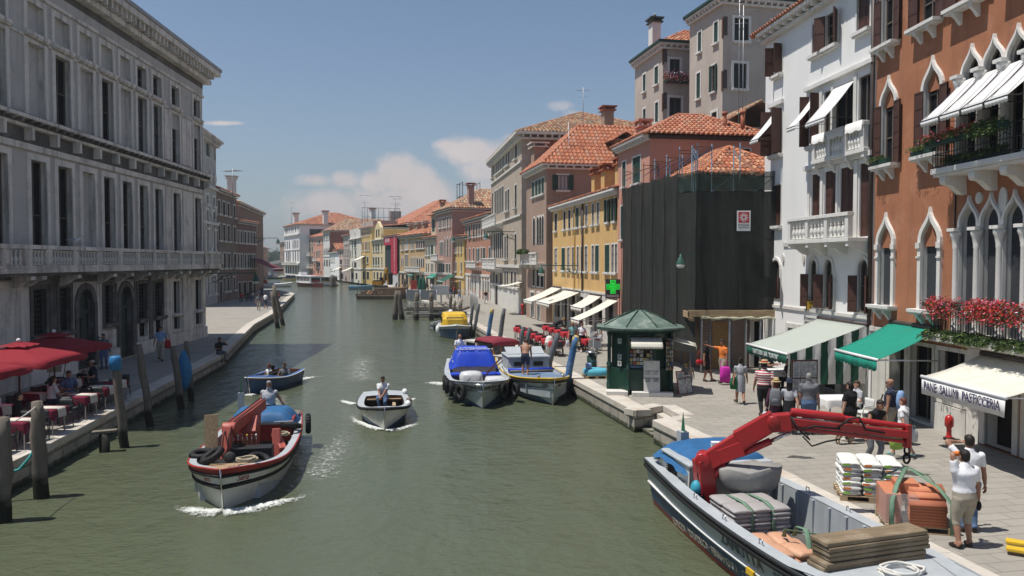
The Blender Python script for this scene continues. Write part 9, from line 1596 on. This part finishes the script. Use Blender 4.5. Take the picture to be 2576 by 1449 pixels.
for x,y,yw,tp,bt,hr,hl_,fm,lb in((212,994,.9,PLAID,C_KHAKI,HAIR_B,'short',0,'man in blue checked shirt bending over his table at the left cafe'),(172,1012,2.6,C_WHITE,C_NAVY,HAIR_D,'long',1,'dark-haired woman in white spotted top seen from behind at the left cafe'),(34,1046,-.2,C_WHITE,C_NAVY,HAIR_F,'mid',1,'blond woman in white t-shirt and sunglasses at the left cafe'),(8,1062,.6,C_PLUM,C_NAVY,HAIR_R,'mid',1,'red-haired woman cut by the left edge of the picture'),(274,962,-.8,C_NAVY,C_NAVY,HAIR_B,'short',0,'man with a white cap at the furthest left cafe table'),(247,964,.7,C_SAND,C_NAVY,HAIR_B,'short',0,'child with fair hair at the furthest left cafe tables'),(90,1062,2.2,C_BLACK,C_BLACK,HAIR_D,'mid',1,'woman in black leaning over the nearest left cafe table')):
 q=at(x,y,.45);person(lb,Vector((q.x-.55,q.y,0)),yw,1.25 if 'child' in lb else 1.72,'sit',tp,bt,SKIN,hr,hl_,fem=bool(fm),glasses='sunglasses' in lb,hat=('cap',C_WHITE)if 'white cap' in lb else None,group=LGp)
t=thing('pushchair','dark pushchair with a beige hood behind the left cafe tables','pushchair',g_(137,985),.3);mb=MB();mb.grid([[(x,.35-.35*cos(a),.75+.35*sin(a))for x in(-.25,0,.25)]for a in[k*PI/8 for k in range(5)]],C_SAND);mb.build('hood',t);mb=MB();mb.box(-.24,0,.35,.24,.5,.5,C_NAVY);[mb.tube([(x,0,.1),(x,.3,.5),(x,.7,1.0)],.015,IRON,5)for x in(-.25,.25)];[mb.lathe([(.02,-.02),(.11,-.02),(.11,.02),(.02,.02)],(x,y,.11),B_BLACK,10)for x in(-.25,.25)for y in(0,.5)];mb.build('frame',t)
for x,y,yw,tp,bt,lb in((651,782,.3,C_GREY,C_KHAKI,'man in grey walking in the shade before the reddish cafe house'),(668,777,2.5,C_WHITE,C_NAVY,'man in white t-shirt and dark shorts before the reddish cafe house'),(658,752,1,C_NAVY,C_NAVY,'person in dark clothes with a backpack near the red awning')):person(lb,g_(x,y),yw,1.74,'walk',tp,bt,SKIN_T,HAIR_D,leg=.55 if 'shorts' in lb else 1,vox=.03)
for x,y,lb,tp in((625,758,'seated cafe guest in dark clothes under the dark red awning',C_NAVY),(637,757,'seated cafe guest in white under the dark red awning',C_WHITE),(608,760,'seated cafe guest in red at the left end under the dark red awning',C_RED),(697,757,'seated person in red and navy on the sunny tip of the left quay',C_RED),(703,756,'seated person in navy on the sunny tip of the left quay',C_NAVY)):person(lb,g_(x,y),ru(-1,1),1.7,'sit',tp,C_NAVY,SKIN_T,HAIR_D,vox=.03,group='seated guests on the far left quay')
# ---------------- summer haze over the canal ----------------
mb=MB();mb.box(-700,-70,-3.5,700,900,60,STONE);hz_o=struct(mb.build('haze'),'stuff')
hm_=bpy.data.materials.new('haze');hm_.use_nodes=True;t=hm_.node_tree;t.nodes.remove(t.nodes['Principled BSDF']);v=nd(t,'ShaderNodeVolumePrincipled');v.inputs['Color'].default_value=(.82,.87,.93,1);v.inputs['Density'].default_value=.00045;v.inputs['Anisotropy'].default_value=.3
t.links.new(v.outputs[0],t.nodes['Material Output'].inputs['Volume']);hz_o.data.materials.clear();hz_o.data.materials.append(hm_)
